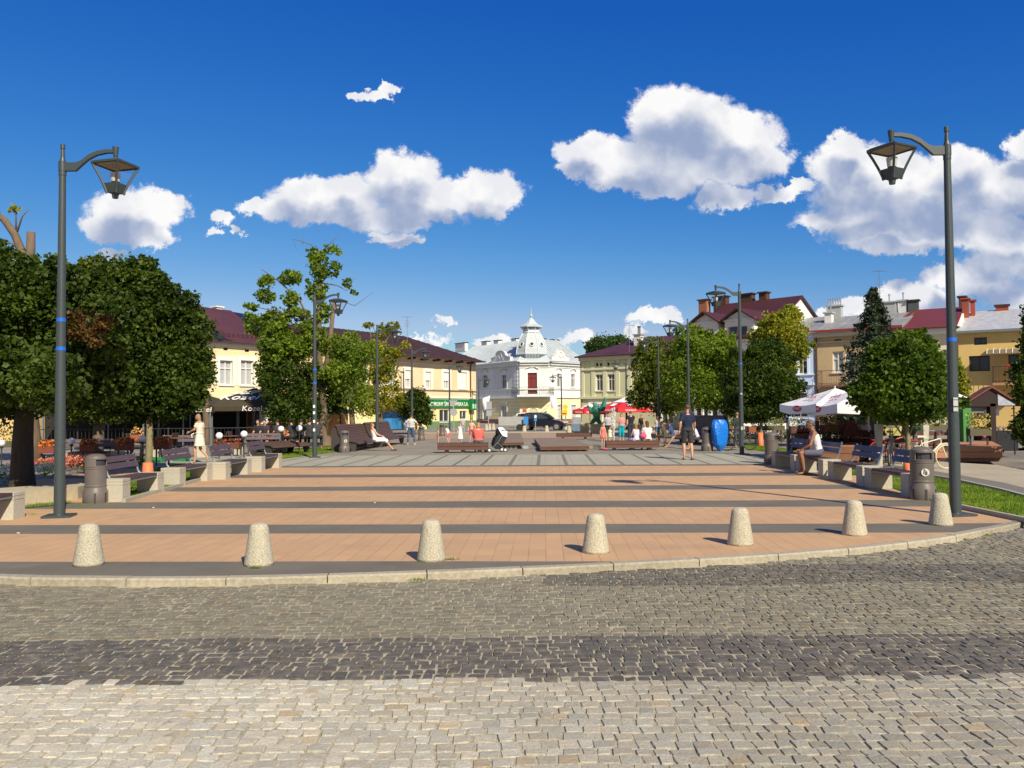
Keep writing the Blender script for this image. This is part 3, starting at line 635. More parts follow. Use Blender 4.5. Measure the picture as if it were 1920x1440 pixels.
# roofs of the two wings
zrl = LFac.pt(860, 646, 5)[1]; 
LX = MB(); LX.quad((-9,0,-.2),(0,0,-.2),(0,0,zc),(-9,0,zc)); LX.quad((-9,0,-.2),(-9,0,zc),(-9,10,zc),(-9,10,-.2)); LX.build('wall', IV, LFac.e, fix=False)
def wl(f, x, y, z=0.0):
    w = f.A+f.U*x-f.N*y; d = w-CF.A; return Vector((d.dot(CF.U), d.dot(-CF.N), z))
ZR = RFac.pt(1062, 640, 5)[1]; ze3 = zc+.2
E0 = wl(LFac, -9, -.5, ze3); E1 = wl(LFac, LFac.L, -.5, ze3); E1.x = -.3; E1.y = -.5; E2 = Vector((CF.L+.3, -.5, ze3)); E3 = wl(RFac, RFac.L+.4, -.5, ze3)
G0 = wl(LFac, -9, 5, ZR); GJ = Vector((CF.L/2, 5.6, ZR)); G3 = wl(RFac, RFac.L+.4, 5, ZR)
rm = MB(); th = Vector((0,0,-.12)); rm.prism([E0, E1, GJ, G0], th); rm.prism([E1, E2, GJ], th); rm.prism([E2, E3, G3, GJ], th)
B0 = wl(LFac, -9, 10.3, ze3); B3 = wl(RFac, RFac.L+.4, 10.3, ze3); BJ = Vector((CF.L/2, 12, ze3)); rm.prism([G0, GJ, BJ, B0], th); rm.prism([GJ, G3, B3, BJ], th)
for (a, b, c_, d_) in ((E0, E1, GJ, G0), (E2, E3, G3, GJ)):
    n = int((b-a).length/.6)
    for i in range(n+1):
        p, q = a+(b-a)*i/n, d_+(c_-d_)*i/n; rm.prism([p+Vector((-.015,0,0)), p+Vector((.015,0,0)), q+Vector((.015,0,0)), q+Vector((-.015,0,0))], (0,-.02,.05))
rm.tube([E0, E1, E2, E3], .08, 6); rm.tube([G3+Vector((0,0,.05)), E3+Vector((0,0,.05))], .14, 6); rm.build('roof', PALEG, CF.e)
gw = MB(); gw.prism([wl(RFac, RFac.L, 0, zc), wl(RFac, RFac.L, 10, zc), wl(RFac, RFac.L, 5, ZR-.1)], (-.1,0,0)); gw.build('gable_wall', IV, CF.e)
wc = M('white_chimney', (.76,.74,.70), .85, .08, 4, dirt=.15)
for (x0, y0, x1, y1, F_c) in ((855,643,876,652,LFac), (905,640,917,650,LFac), (928,638,938,648,LFac), (961,635,972,645,LFac)): F_c.chimney(x0, y0, x1, y1, 5.3, wc, DARKF)
for (x0, y0, x1, y1) in ((1013,635,1021,645), (1034,637,1046,646)): RFac.chimney(x0, y0, x1, y1, 5.3, wc, DARKF)
# scrolled attic gables
for f, (x0, x1) in ((LFac, (925, 961)), (RFac, (1031, 1063))):
    a, b = f.pt(x0, 670)[0], f.pt(x1, 670)[0]; h = CF.pt(1003, 654)[1]-(zc+.2); poly = []
    prof = [(0,0),(0,.42),(.12,.46),(.22,.55),(.27,.78),(.36,.95),(.5,1.0),(.64,.95),(.73,.78),(.78,.55),(.88,.46),(1,.42),(1,0)]
    g = MB().prism([(a+(b-a)*p, -.35, zc+.2+h*q) for p, q in prof], (0,.35,0)); o = g.build('attic_gable', IV, f.e)
    g = MB(); pr = [(a+(b-a)*p, -.42, zc+.2+h*q) for p, q in prof[1:-1]]
    g.tube([Vector(p)+Vector((0,.05,.02)) for p in pr], .07, 6); g.torus(((a+b)/2, -.38, zc+.2+h*.55), h*.22, .05, n=14, k=5)
    g.tube([((a+b)/2-.75, -.38, zc+.55), ((a+b)/2-.5, -.38, zc+.9), ((a+b)/2-.35, -.38, zc+.2+h*.5)], .04, 5); g.tube([((a+b)/2+.75, -.38, zc+.55), ((a+b)/2+.5, -.38, zc+.9), ((a+b)/2+.35, -.38, zc+.2+h*.5)], .04, 5)
    g.build('scrollwork', HD[0], o)
# cupola
cu = CF.pt(996.5, 660, 2.2)[0]; cy = 2.2
def cz(py): return CF.pt(996.5, py, cy)[1]
k = D3/F; oct_ = pi/8
prof = [(34*k, cz(681)), (34*k, cz(675)), (33*k, cz(674)), (33*k, cz(664)), (31*k, cz(663)), (30*k, cz(655)), (28*k, cz(646)), (25.5*k, cz(639)), (21*k, cz(631)), (17*k, cz(625))]
cup = MB().lathe(prof, 8, (cu, cy, 0), ph=oct_).build('cupola', PALEG, CF.e)
b = MB()
for i in range(8):
    a = oct_+2*pi*i/8; b.tube([(cu+(r+.02)*cos(a), cy+(r+.02)*sin(a), z) for r, z in prof[4:]], .06, 5)
b.build('cupola_rib', GREYW, cup)
b = MB()
for i in range(8):
    a = oct_+2*pi*(i+.5)/8; ap = 33*k*cos(pi/8)+.03
    for j in range(9):
        s_ = (j-4)*.19; b.box((cu+ap*cos(a)-s_*sin(a), cy+ap*sin(a)+s_*cos(a), (cz(666)+cz(673))/2), (.05,.11,.50), rz=a)
b.build('baluster_slots', M('slot_grey', (.09,.12,.16), .8), cup)
for i in range(8):
    b = MB(); b2_ = MB(); a = oct_+2*pi*(i+.5)/8; r_ = 28.5*k*cos(pi/8)+.02; X = Matrix.Translation((cu+r_*cos(a), cy+r_*sin(a), cz(647))) @ Matrix.Rotation(a, 4, 'Z') @ Matrix.Rotation(-R(22), 4, 'Y')
    b.torus((0,0,0), .27, .07, X @ Matrix.Rotation(pi/2, 4, 'Z'), n=14, k=5); b2_.lathe([(.22,-.02),(.22,.02)], 12, X=X @ Matrix.Rotation(pi/2, 4, 'Y')); b.build('oculus_frame', GREYW, cup); b2_.build('oculus_pane', GLASS, cup)
neck = MB().lathe([(18*k, cz(625)), (18.5*k, cz(624)), (16*k, cz(622)), (15*k, cz(614)), (14.5*k, cz(612))], 8, (cu, cy, 0), ph=oct_).build('cupola_neck', GREYW, CF.e)
MB().lathe([(14*k, cz(620)), (15.3*k, cz(619)), (15.3*k, cz(614.5)), (14*k, cz(614))], 8, (cu, cy, 0), ph=oct_).build('louvre', M('louvre_dark', (.12,.15,.17), .7), neck)
b = MB()
for i in range(8):
    a = oct_+2*pi*i/8; b.tube([(cu+15.2*k*cos(a), cy+15.2*k*sin(a), cz(621)), (cu+17*k*cos(a), cy+17*k*sin(a), cz(617)), (cu+20*k*cos(a), cy+20*k*sin(a), cz(614))], .09, 5)
b.build('bracket', GREYW, neck)
hat = MB().lathe([(14*k, cz(615)), (22.5*k, cz(614.5)), (23*k, cz(613)), (21*k, cz(611.5)), (15*k, cz(609)), (10*k, cz(605)), (6*k, cz(600)), (3*k, cz(597)), (1.6*k, cz(596))], 8, (cu, cy, 0), ph=oct_).build('cupola_hat', PALEG, CF.e)
MB().lathe([(1.2*k, cz(597)), (1.1*k, cz(595)), (2.6*k, cz(592.5)), (2.4*k, cz(590.5)), (1.1*k, cz(589)), (.8*k, cz(586)), (.25*k, cz(577)), (.05*k, cz(575.5))], 10, (cu, cy, 0)).build('spire', PALEG, hat)
# merge the wings under one root
bpy.context.evaluated_depsgraph_get().update()
for f in (LFac, RFac):
    rel = Matrix.Translation(CF.A) @ Matrix.Rotation(atan2(CF.U.y, CF.U.x), 4, 'Z'); Mx = rel.inverted() @ (Matrix.Translation(f.A) @ Matrix.Rotation(atan2(f.U.y, f.U.x), 4, 'Z'))
    for c in list(kids(f.e)):
        for cc_ in [c]+list(kids(c))+[x for y in kids(c) for x in kids(y)]:
            cc_.data.transform(Mx)
        c.parent = CF.e
    bpy.data.objects.remove(f.e)
# --- khaki green house
GRN = M('khaki_render', (.60, .60, .38), .9, .04, 3, dirt=.08); GTR = M('khaki_trim', (.66,.66,.46), .85, .04)
b4 = Fac('khaki_house', 'khaki green two-storey house with maroon roof and white chimney', 1089, 85, 1300, 77, 9)
for q in ((1117,702,1130,733), (1139.5,701.5,1152.5,733), (1208,698,1222,732), (1242,697,1257,731)): b4.win(*q, surround=GTR, sw=.2, tr=.32, hood=None)
for q in ((1118,681,1122,687), (1125,681,1129,686.5), (1139,680,1143,686)): b4.win(*q, nx=1, tr=0, sill=False, fm=DARKF, rec=.06)
for q in ((1129,768,1142,790), (1240,765,1262,795)): b4.win(*q, nx=2, tr=0)
ze = b4.pt(1180, 664)[1]; b4.walls(ze, GRN); z_ = b4.pt(1150, 692.5)[1]; b4.band(z_, .2, .16, GTR); b4.band(b4.pt(1150,747)[1], .22, .2, GTR); b4.band(ze-.45, .42, .3, GTR); b4.band(b4.pt(1150,678)[1], .08, .05, GTR)
pb = MB()
for i, px in enumerate((1092, 1112.5, 1134.5, 1158, 1180, 1200, 1232, 1268)):
    u_ = b4.pt(px, 700)[0]; pb.bx(u_-.22, u_+.22, -.07, 0, b4.pt(1150,747)[1]+.22, ze-.45)
pb.build('pilaster', GTR, b4.e)
zr = b4.pt(1230, 631, 4.5)[1]; b4.roof(ze, zr, MAROON, hipl=5.2, over=.5)
b4.chimney(1190, 627, 1205, 654, 2.2, wc, M('grey_cap', (.3,.3,.32), .8), d=.8, pots=0); b4.chimney(1280, 634, 1286, 648, 3.2, wc, DARKF)
for x_ in (1197, 1200): b4.chimney(x_-1, 612, x_+1.2, 628, 2.2, M('grey_flue', (.3,.33,.36), .6), DARKF, d=.14, capover=.03)
downpipe(b4, .12, ze, M('brown_pipe', (.13,.09,.06), .5)); antenna(1180, 640, 609, 80, 'spidery aerial above the khaki house roof', 6)
u0, u1, z0, z1 = b4.rect(1104, 754, 1146, 765); sg = MB().bx(u0, u1, -.12, -.003, z0, z1).build('shop_sign', LW, b4.e)
text('Marko', .62, M('sign_blue', (.05,.12,.30), .5), Matrix.Translation(((u0+u1)/2+.1, -.13, (z0+z1)/2)) @ UP, sg, depth=.02, sx=1.1); MB().bx(u0+.2, u0+.6, -.14, -.123, z0+.15, z1-.12).build('red_mark', M('mark_red', (.6,.03,.03), .5), sg)
# --- white dormered house
WH = M('white_render', (.80,.79,.75), .85, .03, 3, dirt=.05); MTILE = M('wine_tile', (.07,.02,.018), .55, .18, 18, bump=.3, dirt=.1)
b5 = Fac('dormer_house', 'white house with wine-red tiled roof, pointed dormers and brick chimneys', 1302, 64, 1436, 59.6, 10)
for q in ((1312,672,1328,705), (1345,668,1362,703), (1378,664,1396,700), (1412,660,1428,698)): b5.win(*q, surround=None, fm=WHITE)
for q in ((1318,757,1327,786), (1333,757,1345,786)): b5.win(*q, nx=1, tr=0, sill=False, name='shop_window')
ze = b5.pt(1370, 634)[1]; b5.walls(ze, WH); b5.band(ze-.35, .33, .3, WH); b5.band(b5.pt(1370,648)[1], .15, .12, WH)
zr = b5.pt(1474, 557, 5)[1]; ur = b5.pt(1474, 557, 5)[0]; ul = b5.pt(1318, 585, 5)[0]
b5.roof(ze, zr, MTILE, ul=-.4, ur=b5.L+.35, over=.4, thick=.16); b5.gable(b5.L+.02, ze, zr, WH)
def dormer(xa, xb, yp, ysh, yb, wins):
    a, b = b5.pt(xa, 620, -.1)[0], b5.pt(xb, 620, -.1)[0]; zp, zs, zb = b5.pt((xa+xb)/2, yp, -.1)[1], b5.pt((xa+xb)/2, ysh, -.1)[1], ze+.02; m_ = (a+b)/2
    mb = MB(); mb.prism([(a,-.1,zb),(b,-.1,zb),(b,-.1,zs),(m_,-.1,zp-.1),(a,-.1,zs)], (0,4.6,0)); d = mb.build('dormer', WH, b5.e)
    rf = MB(); ov = .35
    for s_ in (1, -1):
        e = b+ov if s_ > 0 else a-ov; zz = zs-.28
        rf.prism([(m_,-.5,zp),(e,-.5,zz),(e,4.9,zz),(m_,4.9,zp)], (0,0,.12))
    rf.build('dormer_roof', MTILE, d); t = MB(); t.bx(a-.15,b+.15,-.2,-.1,zs-.15,zs-.02); t.build('dormer_string', WH, d)
    for (x0, y0, x1, y1) in wins:
        u0, u1, z0, z1 = b5.rect(x0, y0, x1, y1, -.1); f = MB(); q = .06
        f.bx(u0,u0+q,-.16,-.1,z0,z1); f.bx(u1-q,u1,-.16,-.1,z0,z1); f.bx(u0+q,u1-q,-.16,-.1,z1-q,z1); f.bx(u0+q,u1-q,-.16,-.1,z0,z0+q)
        f.build('dormer_window', M('brown_frame', (.16,.07,.05), .6), d); MB().bx(u0+q, u1-q, -.13, -.105, z0+q, z1-q).build('dormer_pane', GLASS, d)
dormer(1299, 1347, 587, 603, 632, [(1322,618,1337,636)]); dormer(1359, 1414, 580, 597, 640, [(1367,613,1383,636), (1387,612,1401,635)])
BR = M('brown_brick', (.085,.04,.03), .9, .3, 30); OB = M('orange_brick', (.35,.14,.07), .9, .25, 30)
b5.chimney(1312, 562, 1330, 592, 5.0, OB, DARKF); b5.chimney(1339, 556, 1366, 576, 5.2, BR, DARKF); b5.chimney(1387, 551, 1415, 572, 5.2, BR, DARKF); b5.chimney(1425, 548, 1441, 570, 5.2, BR, DARKF)
u0, u1, z0, z1 = b5.rect(1355, 763, 1398, 776); sg = MB().bx(u0, u1, -.14, -.003, z0, z1).build('shop_sign', WHITE, b5.e); text('ODZIEŻ', .34, M('sign_red', (.5,.03,.03), .5), Matrix.Translation((u0+(u1-u0)*.42, -.15, (z0+z1)/2)) @ UP, sg, depth=.02)
# --- pale blue narrow house
BLU = M('pale_blue_render', (.50,.62,.86), .85, .03, 3); SLATE = M('grey_tin', (.26,.27,.28), .5, .15, 2, dirt=.25)
b6 = Fac('blue_house', 'narrow pale blue house with grey tin roof and a studio sign', 1437, 60.9, 1529, 58.9, 9)
BLT = M('pale_blue_trim', (.62,.72,.90), .8, .03)
for q in ((1474,666,1484,702), (1496.5,664.5,1513.5,701.5)): b6.win(*q, surround=BLT, sw=.16, tr=.32)
b6.win(1489, 741, 1514, 762, nx=2, tr=.4, sill=False, name='shop_window'); b6.win(1486, 766, 1515, 783, nx=2, tr=0, name='shop_window'); b6.win(1462, 745, 1474, 790, nx=1, tr=.2, sill=False, name='shop_door')
ze = b6.pt(1480, 626)[1]; b6.walls(ze, BLU); b6.band(ze-.3, .28, .2, BLT); b6.band(b6.pt(1480,723)[1], .16, .2, BLT); b6.band(b6.pt(1480,704.5)[1], .07, .12, BLT)
zr = b6.pt(1500, 597, 4.5)[1]; b6.roof(ze, zr, SLATE, seams=.6)
MB().bx(*b6.rect(1510,615,1524,620,1.5)[:2], 1.2, 2.2, b6.pt(1515,617,1.5)[1]-.05, b6.pt(1515,617,1.5)[1]+.14).build('roof_window', GLASS, b6.e)
u0, u1, z0, z1 = b6.rect(1474, 727, 1513, 742); sg = MB().bx(u0, u1, -.15, -.003, z0, z1).build('shop_sign', M('sign_black', (.012,.014,.02), .4), b6.e); text('STUDIO', .36, LW, Matrix.Translation(((u0+u1)/2+.14, -.16, (z0+z1)/2)) @ UP, sg, depth=.02)
# --- tan house with balcony
TAN = M('tan_render', (.50,.38,.22), .9, .05, 3, dirt=.1); TTR = M('tan_trim', (.55,.50,.40), .85, .05)
b7 = Fac('tan_house', 'tan plastered house with grey tin roof, white windows and small balcony', 1530, 58.9, 1690, 55.5, 9)
b7.win(1561, 659, 1581, 698.5, surround=None, tr=.35, glass=CURT); b7.win(1585, 658, 1600, 716, nx=1, tr=.3, name='balcony_door', sill=False, glass=CURT); b7.win(1565,636,1577,641,nx=1,tr=0,sill=False,fm=DARKF,rec=.05)
b7.win(1575, 770, 1590, 782, tr=0); b7.win(1630, 655, 1650, 700); b7.win(1660, 770, 1680, 790)
ze = b7.pt(1600, 618)[1]; b7.walls(ze, TAN); b7.band(b7.pt(1600,640)[1], .08, .1, TTR); b7.band(ze-.4, .36, .35, TTR); b7.band(-.2, b7.pt(1600,783)[1]+.2, .05, M('terracotta_plinth', (.33,.15,.09), .9, .1))
zr = b7.pt(1640, 589, 4.5)[1]; rf = b7.roof(ze, zr, SLATE, ul=-.3, seams=.6); MB().bx(-.3, b7.L+.3, -.58, -.5, ze-.08, ze+.06).build('red_gutter', M('gutter_red', (.30,.03,.03), .5), b7.e)
GCH = M('grey_block_chimney', (.40,.42,.43), .8, .08, 4); b7.chimney(1547, 586, 1562, 600, 2.5, M('pale_chimney', (.7,.7,.68), .8), GCH, pots=2); b7.chimney(1550, 573, 1581, 598, 4.5, GCH, GCH, pots=6); b7.chimney(1652, 566, 1684, 590, 4.5, GCH, GCH, pots=1); b7.chimney(1685, 563, 1703, 590, 4.6, M('pale_chimney', (.7,.7,.68), .8), GCH, pots=1)
def balcony(f, px0, px1, pyf, h, out, mf, mr, under=None):
    u0, u1, z0, z1 = f.rect(px0, pyf-1, px1, pyf+1); z = f.pt((px0+px1)/2, pyf)[1]; o = MB().bx(u0, u1, -out, 0, z-.16, z).build('balcony', mf, f.e); r = MB(); pp = [(u0,0),(u0,-out),(u1,-out),(u1,0)]
    for i in range(3):
        a, b = Vector((*pp[i], z)), Vector((*pp[i+1], z)); n = max(2, int((b-a).length/.16))
        for hh in (.08, h): r.tube([a+Vector((0,0,hh)), b+Vector((0,0,hh))], .02, 5)
        for j in range(n+1): q = a+(b-a)*j/n; r.tube([q, q+Vector((0,0,h))], .011, 4)
    r.build('balcony_railing', mr, o); return o
balcony(b7, 1542, 1625, 721, .95, 1.2, M('rust_slab', (.22,.12,.08), .9), M('tan_rail', (.12,.08,.06), .6)); downpipe(b7, .15, ze, M('dark_pipe', (.07,.035,.04), .4))
# --- cream house behind the maple
b8 = Fac('cream_house', 'cream house with a rust-red roof seen behind the right maple', 1692, 55.5, 1790, 53.8, 9)
b8.win(1730,660,1750,700); b8.win(1768,655,1786,695); b8.win(1700,662,1716,700)
CR8 = M('cream_render', (.68,.62,.45), .9, .04, 3, dirt=.08); ze = b8.pt(1740, 614)[1]; b8.walls(ze, CR8); b8.band(ze-.45, .4, .3, TRIMW); b8.band(b8.pt(1740,628)[1], .1, .12, TRIMW)
zr = b8.pt(1760, 578, 4.5)[1]; b8.roof(ze, zr, M('rust_red_tin', (.16,.035,.028), .5, .08, 3, dirt=.1), hipl=1.2, ul=-1); b8.gable(b8.L+.28, ze, zr, TRIMW)
b8.chimney(1702, 563, 1724, 586, 4.5, M('dark_grey_chimney', (.07,.08,.09), .7), DARKF); b8.chimney(1797, 556, 1812, 578, 5.5, M('deep_brick', (.12,.04,.03), .9, .2, 30), DARKF)
# --- ochre house on the right edge
OCH = M('ochre_render', (.62,.44,.17), .9, .04, 3, dirt=.07); SIL = M('bright_tin_tiles', (.50,.52,.54), .45, .22, 3, bump=.5, bdist=.05, metal=.2)
b9 = Fac('ochre_house', 'ochre yellow house with shiny tin roof, awning and balcony at the right edge', 1791, 53.8, 2080, 49.5, 9)
b9.win(1826.5, 632.5, 1850.5, 646.5, nx=2, tr=0, fm=DARKF, sill=False); b9.win(1817, 667, 1856, 696, nx=2, tr=0, fm=DARKF, sill=False, rec=.22); b9.win(1891, 664.5, 1911, 712, nx=1, tr=0, fm=DARKF, sill=False, name='balcony_door')
b9.win(1818, 770, 1846, 779, nx=1, tr=0, sill=True, fm=GREYW); b9.win(1950, 660, 1990, 700, fm=DARKF); b9.win(1950, 750, 1990, 790, fm=DARKF)
ze = b9.pt(1850, 620)[1]; b9.walls(ze, OCH); zr = b9.pt(1860, 582, 4.5)[1]; b9.roof(ze, zr, SIL, ul=-.1, over=.35); b9.gable(-.1, ze, zr, TRIMW)
MB().bx(-.1, b9.L, -.48, -.36, ze-.1, ze+.03).build('grey_gutter', M('gutter_grey', (.14,.19,.22), .5), b9.e)
RB = M('red_brick', (.30,.07,.045), .9, .2, 30, dirt=.15)
b9.chimney(1803, 560, 1818, 592, 3.2, RB, RB, d=.9); b9.chimney(1819, 563, 1829, 584, 3.6, RB, RB, d=.8); b9.chimney(1865, 572, 1893, 584, 4.5, RB, DARKF)
bl9 = balcony(b9, 1863, 1935, 718, 1.0, 1.3, M('ochre_slab', (.38,.22,.12), .9), M('iron_rail', (.05,.035,.03), .6))
u0, u1, z0, z1 = b9.rect(1852, 656, 1960, 666); aw = MB(); fr = MB(); n = 10
rg = []
for i in range(7):
    a = pi/2*i/6; rg.append([(u0+.0, -1.25*sin(a), z0+(z1-z0)*cos(a)+.05), (u1, -1.25*sin(a), z0+(z1-z0)*cos(a)+.05)])
for i in range(6): aw.prism([rg[i][0], rg[i][1], rg[i+1][1], rg[i+1][0]], (0,0,.03))
ao = aw.build('awning', M('brown_polycarbonate', (.20,.16,.10), .3, .1, 3), b9.e)
for i in range(n): x_ = u0+(u1-u0)*i/(n-1); fr.tube([(x_, r[0][1], r[0][2]+.04) for r in rg], .03, 5)
fr.build('awning_rib', GREYW, ao)
u_ = b9.pt(1797, 700)[0]; MB().tube([(u_,-.09,ze-.6),(u_,-.09,0)], .05, 8).build('downpipe', M('brown_pipe', (.13,.09,.06), .5), b9.e)
antenna(1650.5, 588, 506, 60, 'tall thin aerial rising behind the spruce top', 5)
fb = MB(); u0, u1, z0, z1 = b9.rect(1890, 688, 1908, 694); fb = MB()
for i in range(60): fb.ball((random.uniform(u0,u1), -1.32+random.uniform(-.12,.12), z0+random.uniform(0,.3)), random.uniform(.03,.07), 6, m=3)
fb.build('geraniums', M('geranium_red', (.6,.05,.04), .7, .3, 30), b9.e)
# ---------------------------------------------------------------- trees
BARK = M('bark', (.16,.12,.085), .95, .35, 12, bump=1.0, stretch=(1,1,.25), bdist=.03); BARK2 = M('grey_bark', (.15,.11,.075), .95, .3, 10, bump=1.0, stretch=(1,1,.25), bdist=.03); YB = M('young_bark', (.24,.20,.11), .9, .25, 14, bump=.5)
DKL = leafmat('dark_maple_leaves', (.023,.050,.009), (.090,.135,.019)); MDL = leafmat('mid_lime_leaves', (.080,.155,.016), (.25,.33,.04), .45); YLL = leafmat('yellowing_leaves', (.12,.19,.018), (.42,.38,.05), .45); BRL = leafmat('browning_leaves', (.06,.05,.014), (.16,.085,.025), .3); SPR = leafmat('spruce_needles', (.018,.038,.020), (.055,.075,.04), .1)
def leaves(blobs, n, ls, clumps=26, spread=.24, shell=.55, flat=.75):
    """blobs: (centre, (rx, ry, rz)); leaves gather in clumps near each blob's surface"""
    vol = np.array([b[1][0]*b[1][1]*b[1][2] for b in blobs])**.7; vol = vol/vol.sum(); C_ = []
    for (c, r), w in zip(blobs, vol):
        k = max(5, int(clumps*(.4+w*len(blobs)*.6))); m_ = int(n*w)
        d = rng.normal(size=(k, 3)); d /= np.linalg.norm(d, axis=1)[:, None]; rad = rng.uniform(shell, 1.0, size=(k, 1))
        cc_ = d*rad*np.array(r)*.92; sz = rng.uniform(.5, 1.2, size=k)*spread*.9*float(np.mean(r))
        idx = rng.integers(0, k, size=m_); p = cc_[idx]+rng.normal(size=(m_, 3))*sz[idx][:, None]*np.array((1, 1, .8))
        fill = rng.random(m_) < .12
        q = rng.normal(size=(m_, 3)); q /= np.linalg.norm(q, axis=1)[:, None]; q *= (rng.random((m_, 1))**(1/3))*np.array(r)*.9; p[fill] = q[fill]
        C_.append(p+np.array(c))
    p = np.concatenate(C_); N = len(p)
    nrm = rng.normal(size=(N, 3)); nrm[:, 2] = np.abs(nrm[:, 2])*flat+.3; nrm /= np.linalg.norm(nrm, axis=1)[:, None]
    t = np.cross(nrm, rng.normal(size=(N, 3))); t /= np.linalg.norm(t, axis=1)[:, None]; b = np.cross(nrm, t); s_ = (ls*rng.uniform(.5, 1.6, size=N))[:, None]
    v = np.stack([p-t*s_*.5, p+b*s_*.42+nrm*s_*.08, p+t*s_*.55-nrm*s_*.1, p-b*s_*.42+nrm*s_*.08], axis=1).reshape(-1, 3)
    return v
def leafmesh(name, v, mat, parent):
    me = bpy.data.meshes.new(name); n = len(v)//4; me.vertices.add(len(v)); me.vertices.foreach_set('co', v.astype(np.float32).ravel())
    me.loops.add(n*4); me.loops.foreach_set('vertex_index', np.arange(n*4, dtype=np.int32)); me.polygons.add(n); me.polygons.foreach_set('loop_start', np.arange(0, n*4, 4, dtype=np.int32)); me.polygons.foreach_set('loop_total', np.full(n, 4, dtype=np.int32))
    me.update(); me.validate(); me.materials.append(mat); o = bpy.data.objects.new(name, me); COL.objects.link(o); o.parent = parent; return o
ORW = M('orange_wrap', (.75,.20,.08), .6, .05, 8)
def tree(label, base, blobs, n=9000, ls=.13, mat=None, bark=None, r0=.12, top=None, lean=(0,0), wrap=0, clumps=26, name='tree', cat='tree', spread=.24, limbs=True, shell=.55, extra=None, group=None, flare=1.25, nl=9):
    B = P(*base) if len(base) == 2 else PD(base[0], 770, base[2]); B.z = 0; D = B.y; n = int(n*2.7); ls *= .60; T = thing(name, label, cat, B, 0, group); k = D/F; bl = []
    for q in blobs:
        px, py, rx, ry = q[:4]; dd = q[4] if len(q) > 4 else random.uniform(-.3, .3)*rx*k; c = PD(px, py, D+dd)-B; bl.append((c, (rx*k, rx*k*.95, ry*k)))
    nb = len(bl)
    for c, r in list(bl[:nb]):
        for _ in range(6 if nb < 14 else 1):
            a = random.uniform(0, 2*pi); e = random.uniform(-.5, 1.3); d = Vector((cos(a)*cos(e)*r[0], sin(a)*cos(e)*r[1], sin(e)*r[2]))*random.uniform(.86, 1.12); q = random.uniform(.14, .34); bl.append((c+d, (r[0]*q, r[1]*q, r[2]*q)))
    leafmesh('crown', leaves(bl, n, ls, clumps, spread, shell), mat or DKL, T); bl = bl[:nb]
    tp = (PD(*top, D)-B) if top else max((b[0] for b in bl), key=lambda c: c.z)*.8
    tr = MB(); m_ = 6; pts = []; rs = []
    for i in range(m_+1):
        t = i/m_; w = Vector((sin(t*5+base[0])*.05, cos(t*4)*.05, 0))*(t*(1-t)*4)*r0*6; pts.append(Vector(tp)*t+w); rs.append(r0*(flare if i == 0 else 1)*(1-.55*t))
    if flare > 1.3: pts.insert(1, pts[1]*.25); rs.insert(1, r0*1.08)
    tr.tube(pts, rs, 10)
    if limbs:
        for c, r in bl:
            for _ in range(max(2, nl//max(1, len(bl))+1)):
                s_ = Vector(tp)*random.uniform(.45, .95); d = Vector((random.gauss(0, .25)*r[0], random.uniform(-.2, .5)*r[1], random.uniform(-.2, .4)*r[2])); e = Vector(c)+d; md = s_.lerp(e, .5)+Vector((0, 0, .12*(e-s_).length))
                rr = r0*.34*random.uniform(.7, 1.2); tr.tube([s_, md, e], [rr, rr*.6, rr*.2], 6)
    tro = tr.build('trunk', bark or BARK, T, smooth=True)
    if wrap: MB().lathe([(r0*1.45, 0), (r0*1.5, .02), (r0*1.2, wrap), (r0*1.0, wrap)], 14).build('trunk_guard', ORW, T, smooth=True)
    if extra: extra(T, B, D, k)
    return T
def limb_px(T, B, D, segs, mat, name='bare_branch'):
    mb = MB()
    for pts, r0, r1 in segs:
        q = [PD(x, y, D+dd)-B for x, y, dd in pts]; n = len(q); mb.tube(q, [r0+(r1-r0)*i/(n-1) for i in range(n)], 7)
    return mb.build(name, mat, T, smooth=True)
# left, near: dark maple by the first lamp and its neighbours
tree('big dark maple with thick trunk left of the near left lamp post', (42,928), [(95,720,60,45,-2.2),(30,700,70,50,-1.8),(30,560,95,95),(-60,640,110,120),(100,610,75,110),(150,690,80,85),(60,710,110,60),(-20,500,60,50),(185,620,55,75),(20,750,90,34)], 22000, .15, DKL, M('shaded_bark', (.045,.035,.028), .95, .35, 12, bump=1.0, stretch=(1,1,.25), bdist=.03), r0=.24, top=(48,600), flare=1.9, clumps=48, spread=.17,  # trunk bark darkened: the crown's shade is put into its colour
     extra=lambda T, B, D, k: (leafmesh('browning_crown_patch', leaves([(PD(165,610,D-1.4)-B, (.55,.3,.4))], 1500, .065, 12), BRL, T)))
tree('dark round maple with an orange-wrapped trunk behind the left benches', (277,893), [(285,545,48,45),(280,505,24,22),(330,580,50,50),(365,615,38,40),(300,620,70,60),(230,610,75,85),(215,520,34,34),(300,690,95,85),(350,700,52,70),(255,520,48,40),(185,560,55,60),(215,735,60,45,-.8),(340,745,46,40,-.6),(270,765,70,26)], 22000, .145, DKL, YB, r0=.1, top=(282,640), wrap=.36, clumps=46, spread=.17, flare=1.1)
def old_lop(T, B, D, k):
    limb_px(T, B, D, [([(52,560,0),(48,500,0),(40,470,0),(28,440,0),(8,412,0),(-12,398,0)], .16, .10), ([(54,540,0),(57,480,0),(58,435,0)], .16, .13), ([(40,470,0),(20,455,0),(0,462,0)], .05, .02), ([(30,440,0),(42,405,0),(55,392,0)], .04, .01), ([(30,430,0),(30,395,0),(22,382,0)], .03, .01), ([(5,410,0),(-5,390,0),(-2,380,0)], .03, .01)], BARK2)
    leafmesh('pale_sprig', leaves([(PD(29,388,D)-B, (.22,.2,.22))], 50, .12, 4), YLL, T)
